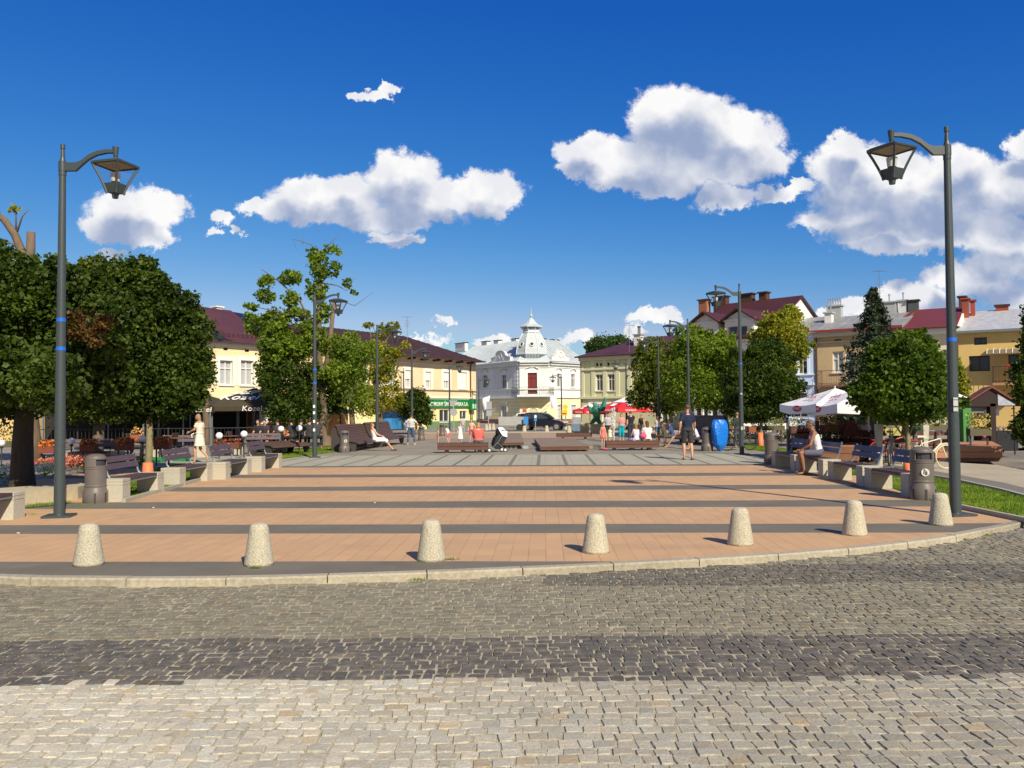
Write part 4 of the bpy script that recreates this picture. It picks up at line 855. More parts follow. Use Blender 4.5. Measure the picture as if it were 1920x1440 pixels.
tree('old lopped tree whose bare cut limbs rise above the left foliage', (60,872), [(20,600,95,110,1),(80,540,55,60,1),(130,600,70,90,2)], 8000, .2, MDL, BARK2, r0=.33, top=(52,545), extra=old_lop, clumps=30)
tree('leafy olive-green tree filling the gap behind the first lamp post', (180,868), [(170,560,75,72),(215,540,60,60),(150,640,80,80),(120,700,70,60),(150,750,80,40),(200,765,60,30)], 13000, .17, leafmat('olive_leaves', (.055,.095,.012), (.19,.22,.03), .4), BARK, r0=.2, clumps=36, spread=.18)
tree('tall bare brown trunk leaning past the beer tent', (383,838), [(345,690,50,60,2)], 2500, .2, DKL, BARK2, r0=.24, top=(388,742), limbs=False)
# tall sparse tree behind the second left lamp
def poll(T, B, D, k):
    limb_px(T, B, D, [([(612,820,0),(600,700,0),(598,600,0),(600,520,0),(599,470,0)], .19, .06), ([(604,740,0),(616,660,0),(628,560,0)], .15, .09), ([(600,640,0),(560,560,0),(520,525,0),(490,505,-.3)], .06, .015), ([(600,600,0),(540,590,0),(500,580,0),(478,575,0)], .05, .012), ([(600,600,0),(625,560,0),(665,573,0),(700,548,0)], .035,.008), ([(600,530,0),(632,535,0),(650,545,0),(665,520,0)], .035,.008), ([(600,480,0),(585,460,0),(565,452,0),(548,448,0)], .03,.008), ([(600,475,0),(620,455,0),(636,440,0)], .03,.008),([(568,458,0),(567,440,0)],.012,.005),([(550,450,0),(556,468,0)],.012,.005)], BARK2, 'limb')
tree('tall sparse lime with high open branches behind the second left lamp', (612,838), [(598,500,20,34),(622,505,16,22),(592,545,20,26),(545,520,24,16),(502,528,20,14),(470,575,16,9),(500,555,22,14),(545,560,18,22),(560,590,25,14),(520,600,30,22),(480,610,24,24),(560,650,46,30),(515,655,34,32),(625,650,26,26),(660,668,30,28),(652,530,12,10),(625,470,16,12),(587,478,13,14),(665,548,9,5),(640,705,45,30),(520,620,28,20),(575,615,20,15),(606,590,16,24),(590,630,22,20),(600,560,12,16)], 9500, .19, MDL, BARK2, r0=.3, top=(606,760), limbs=False, extra=poll, clumps=14, spread=.2, flare=1.5)
tree('young round maple with wrapped trunk beside the second left lamp', (557,838), [(540,720,55,62),(590,735,50,58),(515,700,35,45),(555,775,60,30)], 9000, .16, DKL, YB, r0=.1, top=(556,760), wrap=.3, clumps=34, spread=.18)
tree('mid-green lime left of the third lamp with yellowish tips', (663,822), [(640,690,38,30),(618,645,26,20),(655,640,22,18),(655,740,44,36),(690,665,26,24),(610,770,44,26)], 3600, .2, MDL, BARK, r0=.2, clumps=30)
tree('yellow-green lime around the third left lamp', (716,818), [(715,625,16,14),(735,612,13,10),(700,655,24,18),(735,665,20,18),(715,700,32,24),(690,750,36,32),(732,745,22,30),(690,610,10,7),(760,648,10,8)], 4200, .22, YLL, BARK, r0=.2, clumps=22, spread=.22)
tree('small round dark tree in front of the green bank sign', (780,815), [(775,765,30,28),(780,745,20,18),(790,780,22,18)], 5000, .22, DKL, YB, r0=.1, clumps=24)
# right side
tree('dark round maple nearest the red parasols', (1238,816), [(1230,700,48,48),(1250,740,50,45),(1215,660,30,28),(1250,690,45,50),(1200,745,24,26)], 9500, .21, leafmat('right_maple_leaves', (.055,.10,.013), (.20,.23,.035), .4), BARK, r0=.15, clumps=36, spread=.18)
tree('broad lime with yellow-green crown left of the second right lamp', (1313,822), [(1320,680,60,55),(1290,650,36,34),(1345,660,42,42),(1310,730,68,42),(1370,700,42,50),(1355,745,50,30),(1300,625,20,20)], 15000, .18, MDL, BARK, r0=.14, clumps=44, spread=.17)
tree('dark dense maple with wrapped trunk right of the second right lamp', (1425,0,36.5), [(1430,720,62,55),(1465,740,42,48),(1395,720,42,58),(1440,670,44,35),(1410,770,50,20)], 14000, .15, DKL, YB, r0=.09, top=(1427,770), wrap=.62, clumps=46, spread=.17)
tree('taller yellowing maple rising behind the dark dense maple', (1462,826), [(1465,620,40,36),(1490,655,32,24),(1440,640,30,40),(1480,590,22,20),(1450,690,46,40)], 9000, .19, YLL, BARK, r0=.16, clumps=30, spread=.2)
tree('full maple with orange-wrapped trunk in front of the cream house', (1703,888), [(1690,700,62,60),(1735,705,48,60),(1660,740,50,50),(1715,650,40,32),(1665,665,38,34),(1700,760,80,34),(1755,740,36,45),(1625,740,32,38)], 19000, .13, leafmat('near_maple_leaves', (.034,.078,.010), (.13,.20,.024), .4), YB, r0=.085, top=(1700,770), wrap=.33, clumps=52, spread=.165)
# spruce
def spruce(T, B, D, k):
    v = []
    top = PD(1637, 541, D)-B; H_ = top.z
    for i in range(30):
        t = i/29; z = H_*(1-t*.78)-.1; rad = .12+2.1*t**.9
        for j in range(9):
            a = random.uniform(0, 2*pi); e = Vector((top.x+cos(a)*rad*random.uniform(.8, 1.1), sin(a)*rad, z-.25*rad+random.uniform(-.1, .1))); s_ = Vector((top.x, 0, z+.1)); m_ = 26+int(40*t)
            for q in range(m_): p = s_.lerp(e, random.random()**.7); v.append((p.x+random.gauss(0,.06), p.y+random.gauss(0,.06), p.z+random.gauss(0,.06)-.05))
    p = np.array(v); N = len(p); nrm = rng.normal(size=(N,3)); nrm /= np.linalg.norm(nrm,axis=1)[:,None]; t_ = np.cross(nrm, rng.normal(size=(N,3))); t_ /= np.linalg.norm(t_,axis=1)[:,None]; b = np.cross(nrm,t_); s_ = .10
    leafmesh('crown', np.stack([p-t_*s_, p+b*s_*.35, p+t_*s_, p-b*s_*.35], axis=1).reshape(-1,3), SPR, T)
sb = PD(1640, 800, 34); sb.z = 0; T = thing('spruce', 'narrow dark spruce with pointed top behind the right maple', 'tree', sb); spruce(T, sb, 34, 34/F); MB().tube([(0,0,0),(0,0,PD(1637,541,34).z-.1)], [.16,.02], 8).build('trunk', BARK, T)
tree('dark tree cut off by the right edge of the view', (1935,872), [(1930,720,30,60),(1935,640,20,40),(1935,800,34,36),(1945,590,22,30)], 5000, .15, DKL, BARK, r0=.12, clumps=26)
tree('leafy walnut tree behind the khaki house roof', (1136,0,135), [(1135,645,34,16),(1160,640,20,12),(1115,655,18,12),(1170,650,20,14)], 3000, .4, leafmat('far_walnut_leaves', (.03,.075,.02), (.08,.14,.04), .3), BARK, r0=.2, clumps=24)
tree('slender shrub with yellowish leaves beside the near right lamp', (1800,845), [(1800,700,9,30),(1806,730,12,30),(1795,770,14,26)], 900, .15, YLL, BARK, r0=.04, clumps=12, name='shrub', cat='shrub')
tree('low dark conifer bushes below the right maple', (1640,832), [(1640,780,55,22),(1690,785,40,18),(1600,790,26,14)], 6000, .14, SPR, BARK, r0=.06, clumps=30, name='shrub', cat='shrub', limbs=False)
# grass, beds
GRS = M('grass_soil', (.115,.165,.028), .95, .35, 9, dirt=.2)
def grass(name, poly, h=.05, dens=900, z=.012, col=None):
    w = [P(x, y) for x, y in poly]; mb = MB().sheet([(p.x, p.y, z) for p in w]); o = mb.build('grass_bed', GRS); o['kind'] = 'structure'
    xs = [p.x for p in w]; ys = [p.y for p in w]; ar = (max(xs)-min(xs))*(max(ys)-min(ys)); n = int(min(ar*dens, 60000))
    px = rng.uniform(min(xs), max(xs), n); py = rng.uniform(min(ys), max(ys), n); ins = np.zeros(n, bool); j = len(w)-1
    for i in range(len(w)):
        xi, yi, xj, yj = w[i].x, w[i].y, w[j].x, w[j].y; c_ = ((yi > py) != (yj > py)) & (px < (xj-xi)*(py-yi)/(yj-yi+1e-9)+xi); ins ^= c_; j = i
    px, py = px[ins], py[ins]; N = len(px)
    if N == 0: return o
    a = rng.uniform(0, 2*pi, N); l = rng.uniform(.5, 1.2, N)*h; dx, dy = np.cos(a)*.009, np.sin(a)*.009; ox, oy = rng.normal(0, .018, N), rng.normal(0, .018, N)
    v = np.stack([np.stack([px-dx, py-dy, np.full(N, z)], 1), np.stack([px+dx, py+dy, np.full(N, z)], 1), np.stack([px+ox+dx*.3, py+oy+dy*.3, z+l], 1), np.stack([px+ox, py+oy, z+l*1.05], 1)], 1).reshape(-1, 3)
    g = leafmesh('grass', v, leafmat('grass_blades', (.12,.22,.02), (.25,.34,.04), .35), None); tag(g, kind='stuff'); return o
grass('g', [(1778,948),(1850,962),(1985,990),(1985,952),(1880,925),(1790,905),(1600,872),(1500,858),(1496,862),(1620,895),(1700,925)], .045, 2600)
grass('g', [(1400,842),(1470,852),(1500,858),(1560,868),(1560,861),(1440,836),(1395,835)], .05, 1200)
grass('g', [(236,940),(330,912),(470,872),(455,868),(330,872),(225,900)], .05, 1600)
grass('g', [(-60,975),(50,950),(140,942),(110,948),(60,952),(-60,960)], .05, 1200)
grass('g', [(470,868),(520,862),(640,846),(640,838),(560,842),(480,852)], .05, 700)
tuft_stuff('weeds', [(P(805,1053), .14), (P(845,1050), .12), (P(780,1088, RZ), .1), (P(720,1086, RZ), .08), (P(878,1080, RZ), .06), (P(1810,1012, RZ), .16), (P(1850,1004, RZ), .14), (P(175,946), .25), (P(150,950), .2), (P(477,1066), .06), (P(915,1077, RZ), .06), (P(60,965), .3)], MATS['grass_blades'], .045, 60)
# low pale ledge round the old tree pit and bed edging
LED = M('pale_ledge', (.52,.44,.30), .9, .12, 10, bump=.4, dirt=.2)
a, b = P(-60, 962), P(146, 936); mb = MB(); lz = .24
c_, d_ = P(146, 915), P(-60, 935); mb.prism([(a.x,a.y,0),(b.x,b.y,0),(b.x-.2,b.y+1.4,0),(a.x-1,a.y+1.6,0)], (0,0,lz)); o = mb.build('stone_ledge', LED); tag(o, 'low pale stone ledge beside the first left bench and lamp post', 'ledge')
def edging(pts, w=.08, h=.07):
    mb = MB(); q = [P(*p) for p in pts]
    for i in range(len(q)-1):
        t = (q[i+1]-q[i]).normalized(); n = Vector((-t.y, t.x, 0))*w; mb.prism([q[i], q[i+1], q[i+1]+n, q[i]+n], (0,0,h))
    o = mb.build('bed_edging', M('edging_concrete', (.38,.35,.28), .9, .15, 12)); o['kind'] = 'structure'
edging([(1778,950),(1850,965),(1985,993)]); edging([(1985,950),(1880,922),(1790,902),(1600,870)]); edging([(236,942),(335,914),(470,874)])
SP = M('side_path', (.40,.35,.26), .9, .15, 6, dirt=.15)
w = [P(*q) for q in ((1500,850),(1600,866),(1790,898),(1880,918),(2100,965),(2100,930),(1990,895),(1870,872),(1700,862))]; o = MB().sheet([(p.x,p.y,.004) for p in w]).build('path', SP); o['kind'] = 'structure'
w = [P(*q) for q in ((1560,864),(1800,903),(1900,925),(1960,938),(1960,925),(1880,905),(1760,885),(1600,862))]; o = MB().sheet([(p.x,p.y,.009) for p in w]).build('path', M('dark_path', (.17,.155,.135), .9, .15, 20)); o['kind'] = 'structure'
def flowers(label, poly, cols, n, h, r=.05, hz=.28):
    w = [P(*q) for q in poly]; x0, x1 = min(p.x for p in w), max(p.x for p in w); y0, y1 = min(p.y for p in w), max(p.y for p in w)
    T = thing('flower_bed', label, 'flower bed', ((x0+x1)/2, (y0+y1)/2, 0)); cx, cy = (x0+x1)/2, (y0+y1)/2
    g = leaves([(Vector((random.uniform(x0,x1)-cx, random.uniform(y0,y1)-cy, h*.5)), (.4,.3,h*.6)) for _ in range(24)], int(n*3), .07, 8); leafmesh('foliage', g, MDL, T)['kind'] = 'stuff'
    for (col, fa, fb, nm) in cols:
        v = []
        for _ in range(n):
            x = random.uniform(x0, x1); y = y0+(y1-y0)*random.uniform(fa, fb); z = h*random.uniform(.6, 1.2)
            for _ in range(5): v.append((x-cx+random.gauss(0,.04), y-cy+random.gauss(0,.04), z+random.gauss(0,.03)))
        p = np.array(v); N = len(p); nr = rng.normal(size=(N,3)); nr[:,1] -= 1; nr[:,2] += 1; nr /= np.linalg.norm(nr,axis=1)[:,None]; t_ = np.cross(nr, rng.normal(size=(N,3))); t_ /= np.linalg.norm(t_,axis=1)[:,None]; b = np.cross(nr,t_)
        leafmesh(nm, np.stack([p-t_*r*.5, p+b*r*.5, p+t_*r*.5, p-b*r*.5], axis=1).reshape(-1,3), M(nm, col, .7, .2, 20), T)['kind'] = 'stuff'
flowers('bed of red begonias and white flowers behind the thick dark trunk', ((-20,915),(148,872)), [((.30,.05,.035), .5, .9, 'red_blossoms'), ((.62,.62,.50), .0, .4, 'white_blossoms'), ((.5,.22,.12), .6, 1.0, 'russet_blossoms')], 420, .3)
flowers('strip of reddish and cream flowers below the white-backed benches', ((1400,835),(1475,818)), [((.5,.45,.35), .0, .5, 'cream_blossoms'), ((.28,.10,.06), .4, 1, 'rust_blossoms')], 250, .5)
# ---------------------------------------------------------------- street furniture
LM = M('lamp_paint', (.048,.064,.070), .45, .12, 20, spec=.5, dirt=.12); TAPE = M('blue_tape', (.01,.13,.62), .4, .05); OPAL = M('lamp_glass_cup', (.55,.55,.50), .2, .1, 5); UNDER = M('reflector', (.40,.33,.22), .5, .1, 5)
PANE = bpy.data.materials.new('clear_pane'); PANE.use_nodes = True; nt = PANE.node_tree; nt.nodes.clear(); o_ = nt.nodes.new('ShaderNodeOutputMaterial'); tr_ = nt.nodes.new('ShaderNodeBsdfTransparent'); tr_.inputs[0].default_value = (.985,.985,.985,1); gl_ = nt.nodes.new('ShaderNodeBsdfGlossy'); gl_.inputs['Roughness'].default_value = .05; mx_ = nt.nodes.new('ShaderNodeMixShader'); mx_.inputs[0].default_value = .03; nt.links.new(tr_.outputs[0], mx_.inputs[1]); nt.links.new(gl_.outputs[0], mx_.inputs[2]); nt.links.new(mx_.outputs[0], o_.inputs[0])
def lamp(label, base, H_=5.8, side=1, az=0, tapes=(), yaw=R(28), group='street lamps round the square', lean=0.0):
    T = thing('street_lamp', label, 'street lamp', base, az, group); T.rotation_euler = (0, lean, az)
    zt = H_; zc = H_-.42
    MB().lathe([(.088,.0),(.088,.03),(.083,.04),(.081,1.2),(.052,zc-.1),(.058,zc-.09),(.058,zc-.02),(.052,zc-.01),(.05,zc)], 20).build('pole', LM, T, smooth=False)
    MB().box((0,0,.02), (.42,.42,.03), rz=R(12)).build('base_plate', LM, T)
    MB().lathe([(.062,zc-.02),(.062,zc+.13),(.05,zc+.14),(.034,zc+.2),(.026,zt-.08),(.036,zt-.075),(.036,zt),(.02,zt+.005)], 14).build('spike', LM, T)
    s = side; arm = MB(); pr = [(.05,.05),(.22,.05),(.30,.10),(.42,.20),(.56,.27),(.72,.30),(.84,.30)]; rings = []
    for i, (x, z) in enumerate(pr):
        h = .068 if i < 2 else .05-.004*i; w = .032; rings.append([Vector((s*x, -w, zc+z-h)), Vector((s*x, w, zc+z-h)), Vector((s*x, w, zc+z+h)), Vector((s*x, -w, zc+z+h))])
    arm.loft(rings); A_ = arm.build('arm', LM, T)
    tip = Vector((s*.86, 0, zc+.31)); MB().lathe([(.03,-.15),(.026,-.11),(.035,-.09),(.05,.04),(.052,.06),(.02,.065)], 14, tip).build('arm_cap', LM, A_)
    L = MB(); zt_ = tip.z-.15; c45 = [Vector((cos(yaw+pi/2*i), sin(yaw+pi/2*i), 0)) for i in range(4)]
    def sq(r, z): return [tip.xy.to_3d()+c*r+Vector((0,0,z)) for c in c45]
    L.loft([sq(.36, zt_-.085), sq(.365, zt_-.07), sq(.30, zt_-.04), sq(.12, zt_), sq(.05, zt_+.01)]); lr = L.build('lantern_roof', LM, T)
    MB().loft([sq(.325, zt_-.089), sq(.32, zt_-.087)]).build('reflector', UNDER, lr)
    fr = MB()
    prof = [(.345, zt_-.09), (.27, zt_-.22), (.20, zt_-.36), (.14, zt_-.5), (.125, zt_-.56)]
    for c in c45: fr.tube([tip.xy.to_3d()+c*r+Vector((0,0,z)) for r, z in prof], .021, 5)
    t_ = sq(.35, zt_-.095)
    for i in range(4): fr.tube([t_[i], t_[(i+1) % 4]], .018, 4)
    fr.build('lantern_frame', LM, lr)
    MB().loft([sq(.185, zt_-.40), sq(.13, zt_-.52), sq(.115, zt_-.55)]).build('lantern_base', LM, lr)
    MB().lathe([(.045,zt_-.63),(.055,zt_-.57),(.07,zt_-.55)], 10, tip.xy.to_3d()).build('finial', LM, lr)
    MB().lathe([(.06,zt_-.42),(.07,zt_-.4),(.05,zt_-.36)], 12, tip.xy.to_3d()).build('bulb_socket', LM, lr); MB().lathe([(.066,zt_-.36),(.082,zt_-.22),(.07,zt_-.215)], 14, tip.xy.to_3d()).build('bulb_cup', OPAL, lr)
    g = MB(); q = [sq(r, z) for r, z in prof[:-1]]; q[-1] = sq(.185, zt_-.40)
    q = [sq(.335, zt_-.10), sq(.262, zt_-.22), sq(.192, zt_-.36)]
    for a_ in range(2):
        for i in range(4): g.quad(q[a_][i], q[a_][(i+1) % 4], q[a_+1][(i+1) % 4], q[a_+1][i])
    g.build('lantern_glass', PANE, lr, fix=False)
    rz_ = lambda z: (.081-.029*max(0, z-1.2)/(zc-1.3))+.003
    for z in tapes: MB().lathe([(.0,z-.03),(rz_(z-.03),z-.03),(rz_(z+.03),z+.03),(0,z+.03)], 20).build('tape_band', TAPE, T)
    return T
def zat(py, B): return PD(960, py+0, B.y).z
def lampat(x, ybase, ytop, label, side, tapes=(), D=None, lean=0):
    B = P(x, ybase) if D is None else PD(x, 770, D); B.z = 0; top = PD(x, ytop, B.y).z; return lamp(label, B, top, side, 0, [PD(x, t, B.y).z for t in tapes], R(30) if side > 0 else R(-17), lean=lean)
L1 = lampat(111, 969, 271, 'tall lamp post nearest on the left, with two blue tape bands, beside the grey bin', 1, (600, 654))
L2 = lampat(1792, 966, 238, 'tall lamp post nearest on the right, standing behind the last bollard', -1, (637,))
lampat(590, 858, 547, 'second lamp post on the left, in front of the tall sparse tree', 1, (693, 718))
lampat(1391, 852, 532, 'second lamp post on the right, beside the blue-wrapped object', -1, (682,))
lampat(707, 0, 609, 'third lamp post on the left, rising out of the yellow-green lime', 1, D=39.8)
lampat(772.5, 0, 650, 'fourth lamp post on the left, behind the man in jeans', 1, D=53)
lampat(843, 0, 680, 'lamp post in front of the green bank sign', 1, D=71)
lampat(898, 0, 706, 'lamp post in front of the left wing of the white corner house', 1, D=83)
lampat(1291.5, 0, 598, 'third lamp post on the right, behind the walking man', -1, D=41)
lampat(1235.5, 0, 631, 'fourth lamp post on the right, inside the dark round maple', -1, D=51.5)
lampat(1174.5, 0, 674, 'lamp post beside the red parasols', -1, D=70)
lampat(1053, 0, 701, 'lamp post in front of the right wing of the white corner house', -1, D=84)
lampat(757, 0, 690, 'thin lamp post just left of the fourth left lamp', -1, D=74)
st = MB()
for z, s in ((1.9,.05),(1.72,.07),(1.45,.06),(1.2,.05)): st.bx(.062,.086,-.03-s*.3,.03,z-s,z+s)
for (nm, x, yb, ys) in (('sticker', 590, 858, ((762,),(774,),(790,),(806,))),):
    B = P(x, yb)
    l = [o for o in bpy.data.objects if o.get('label', '').startswith('second lamp post on the left')][0]; mb = MB()
    for (y_,) in ys: z = PD(x, y_, B.y).z; mb.bx(-.035,.035,-.092,-.078,z-.05,z+.05)
    mb.build('sticker', LW, l)
for lbl, zs in (('tall lamp post nearest on the right', ((1.62,.03),(1.78,.02),(1.72,.05))), ('second lamp post on the right', ((.95,.06),(2.2,.03)))):
    l = [o for o in bpy.data.objects if o.get('label', '').startswith(lbl)][0]; mb = MB()
    for z, s in zs: mb.lathe([(.0815,z-s),(.0835,z-s),(.0835,z+s),(.0815,z+s)], 12, sy=1) if False else mb.bx(-.04,.03,-.088,-.075,z-s,z+s)
    mb.build('sticker', M('faded_sticker', (.45,.47,.47), .6), l)
# bollards
BOL = M('bollard_aggregate', (.50,.465,.36), .9, .42, 55, bump=.9, dirt=.2, bdist=.012)
pr = [(.16,0),(.157,.03),(.104,.375),(.097,.412),(.082,.434),(.052,.447),(.0,.451)]
bl = [(152,1064),(477,1064),(806,1055),(1120,1040),(1395,1025),(1612,1006),(1775,987)]
blab = ['leftmost pale granite bollard on the dark kerb strip', 'second bollard from the left, pale and rounded, on the dark kerb strip', 'bollard with weeds at its foot, third from the left', 'middle bollard of the near row, on salmon paving', 'fifth bollard from the left, casting a shadow on salmon paving', 'sixth bollard from the left, straddling the dark stripe', 'rightmost near bollard, in front of the right lamp post']
def bollard(B, lab, grp, sc=1.0):
    T = MB().lathe(pr, 28).build('bollard', BOL, smooth=True); T.location = B; T.scale = (sc, sc, sc); T.rotation_euler = (random.uniform(-.015,.015),random.uniform(-.015,.015),random.uniform(0,6)); return tag(T, lab, 'bollard', grp)
b0 = None
for (x, y), l in zip(bl, blab):
    B = P(x, y)+Vector((0, .16, 0))
    if b0 is None: b0 = bollard(B, l, 'granite bollards along the near kerb')
    else: copy_tree(b0, None, B, random.uniform(0, 6), l)
far = [(912,802,'on the far kerb beside the parked trolley'),(918,801,'second in the cluster left of the stroller'),(925,801,'third in the cluster left of the stroller'),(983,806,'on the far kerb just left of the dark car'),(1025,806,'on the far kerb in front of the dark car'),(1048,802,'behind the far lamp post by the dark car bonnet'),(1061,801,'right of the far lamp post by the dark car'),(1067,806,'near the end of the long low bench'),(1074,802,'left of the statue plinth')]
for x, y, l in far: B = P(x, y+5); copy_tree(b0, None, B, 0, 'small far bollard '+l, 'far bollards', sc=1.15)
# litter bins
BIN = M('bin_grey', (.145,.125,.115), .45, .1, 14, dirt=.12, spec=.5)
def bin_(label, B, rz, disc=True, sc=1.0, dark=None):
    T = thing('litter_bin', label, 'litter bin', B, rz, 'grey litter bins', sc); m_ = dark or BIN
    o = MB().lathe([(.215,0),(.222,.02),(.222,.20),(.19,.26),(.187,.29),(.193,.30),(.193,.32),(.187,.33),(.19,.62),(.196,.63),(.196,.65),(.188,.66)], 26).build('body', m_, T); smooth_angle(o, 30)
    hb = MB(); n = 26; z0, z1, z2 = .66, .69, .79
    hb.lathe([(.188,.66),(.198,.665),(.198,.68),(.19,.685)], n)
    for j in range(n):
        a0, a1 = 2*pi*j/n, 2*pi*(j+1)/n; am = (a0+a1)/2; fr_ = abs(sin(am)) > .62
        za, zb = .685, .80
        if fr_ : continue
        hb.prism([(.19*cos(a0), .19*sin(a0), za), (.19*cos(a1), .19*sin(a1), za), (.185*cos(a1), .185*sin(a1), zb), (.185*cos(a0), .185*sin(a0), zb)], (-.02*cos(am), -.02*sin(am), 0))
    hb.lathe([(.185,.80),(.187,.81),(.175,.85),(.13,.885),(.06,.902),(0,.905)], n); smooth_angle(hb.build('hood', m_, T), 30)
    MB().lathe([(.15,.665),(.15,.80)], 14).build('liner', M('bin_liner', (.04,.04,.06), .5), T)
    for a in (-pi/2, -pi/2+.9, -pi/2-.9): MB().box((.223*cos(a), .223*sin(a), .10), (.012,.035,.17), rz=a+pi/2+pi/2).build('base_slot', M('slot_dark', (.05,.045,.042), .7), T)
    if disc:
        d = MB(); X = Matrix.Translation((0,-.192,.47)) @ Matrix.Rotation(pi/2, 4, 'X'); d.lathe([(.066,-.004),(.066,.004)], 20, X=X); do = d.build('disc_sign', M('disc_white', (.62,.62,.60), .6), T)
        p = MB(); p.box((.012,-.2,.455), (.035,.004,.05)); p.box((-.022,-.2,.475), (.014,.004,.06), rot=Matrix.Rotation(.2,3,'Y')); p.ball((-.018,-.2,.518), (.011,.003,.011), 8, m=4); p.box((.0,-.2,.50), (.05,.004,.01), rot=Matrix.Rotation(.5,3,'Y')); p.build('pictogram', M('picto_dark', (.08,.08,.08), .7), do)
    return T
bin_('grey domed litter bin beside the near left lamp post', P(169,944)+Vector((0,.2,0)), R(75), False, 1.0)
bin_('grey litter bin with round emblem beside the near right lamp post', P(1740,938)+Vector((0,.2,0)), R(-10), True, 1.05)
bin_('grey litter bin at the far end of the right bench row', P(1451,870)+Vector((0,.2,0)), R(60), False, 1.05)
bin_('grey litter bin with emblem in front of the curved wooden bench', P(644,849)+Vector((0,.2,0)), R(25), True, 1.0)
bin_('dark litter bin hidden beside the blue-wrapped object', P(1328,846)+Vector((0,.2,0)), R(0), False, 1.05)
bin_('distant grey litter bin left of the playing toddler', P(790,826), R(0), False, .9); bin_('distant grey litter bin behind the playing toddler', P(829,818), R(0), False, .9)
# benches
CONC = M('bench_concrete', (.47,.44,.36), .9, .14, 26, bump=.35, dirt=.12); WOOD = M('dark_plank', (.085,.05,.055), .6, .2, 6, stretch=(1,.15,1), dirt=.1); BACKW = M('purple_plank', (.088,.06,.078), .6, .15, 6); BBLUE = M('blue_plank', (.055,.075,.16), .6, .12, 6); STEEL = M('grey_steel', (.16,.19,.20), .45, .1, 8)
def bench(label, B, rz, back, grp, L_=1.95):
    """runs along local +Y; seat towards local +X"""
    T = thing('bench', label, 'bench', B, rz, grp); w = .43
    for y0 in (0, L_-.33):
        m_ = MB(); m_.bx(-w/2, w/2, y0, y0+.33, 0, .30); m_.bx(-w/2+.006, w/2-.006, y0+.006, y0+.324, .30, .312); m_.bx(-w/2, w/2, y0, y0+.33, .312, .36); m_.bx(-w/2+.006, w/2-.006, y0+.006, y0+.324, .36, .372); m_.bx(-w/2, w/2, y0, y0+.33, .372, .42)
        o = m_.build('support', CONC, T)
    s = MB()
    for i in range(4): x0 = -w/2+.015+i*.103; s.bx(x0, x0+.093, .335, L_-.335, .375, .425)
    s.build('seat', WOOD, T); e = MB(); e.bx(-w/2+.02, w/2-.02, .33, .345, .35, .375); e.bx(w/2-.03, w/2-.01, .33, L_-.33, .345, .372); e.bx(-w/2+.01, -w/2+.03, .33, L_-.33, .345, .372); e.build('seat_rail', STEEL, T)
    b = MB(); rot = Matrix.Rotation(R(-17), 3, 'Y')
    for k, z in enumerate((.62, .755)): b.box((-w/2-.045-.045*k, L_/2+.05, z), (.03, L_-.5, .115), rot=rot)
    b.build('backrest', back, T); 
    for y0 in (.36, L_-.24): MB().tube([(-w/2+.06, y0, .38), (-w/2-.01, y0, .46), (-w/2-.125, y0, .83)], .022, 6).build('backrest_bracket', STEEL, T)
    return T
LBL = ['nearest full bench on the left, just past the grey bin', 'second left bench, in front of the orange-wrapped maple', 'third left bench, in front of the walking woman in cream', 'last left bench, at the corner of the grey slabs']
fb0 = bench(LBL[0], P(208,941), R(1), BACKW, 'concrete and plank benches on the left'); gx = [(319,913),(407,899),(476,885)]
for (x, y), l in zip(gx, LBL[1:]): copy_tree(fb0, None, P(x, y), R(-1), l)
B = P(20,975); B.y -= 1.62; B.x -= .12; copy_tree(fb0, None, B, R(2), 'bench cut off by the left edge of the view')
RB_ = bench('nearest right bench, behind the bin with the emblem', Vector((7.78, 15.75, 0)), pi, BBLUE, 'concrete benches with blue backs on the right')
def rbench(px, py, l):   # near block's foot
    B = P(px, py); return B+Vector((.2, 1.95, 0))
RB_.location = rbench(1706, 932, ''); 
for (x, y), l in (((1619,912), 'second right bench, empty, with bright blue backrest'), ((1545,895), 'right bench the man in the white vest sits on'), ((1491,883), 'last right bench, shaded, next to the far grey bin')): copy_tree(RB_, None, rbench(x, y, l), pi, l)
# second row of simple benches on the left
for (x, y, l) in ((110,872,'brown-backed bench behind the red flower bed'),(25,872,'brown-backed bench half hidden by the thick dark trunk'),(285,858,'dark-backed bench by the green crates behind the first benches'),(440,852,'empty dark bench in front of the globe lamps')):
    o = copy_tree(fb0, None, P(x, y), R(-80), l, 'benches of the back row on the left')
for (x, y, l) in ((1415,828,'pale-backed bench left of the wrapped young maple on the right'),(1462,828,'pale-backed bench right of the wrapped young maple')):
    T = thing('bench', l, 'bench', P(x, y), 0, 'pale benches by the far right walk'); MB().bx(-.85,.85,0,.05,.62,.92).build('backrest', WHITE, T); MB().bx(-.85,.85,-.45,-.02,.42,.47).build('seat', BACKW, T)
    for s in (-.7, .7): MB().bx(s-.06,s+.06,-.4,.05,0,.62 if s else .42).build('support', CONC, T)
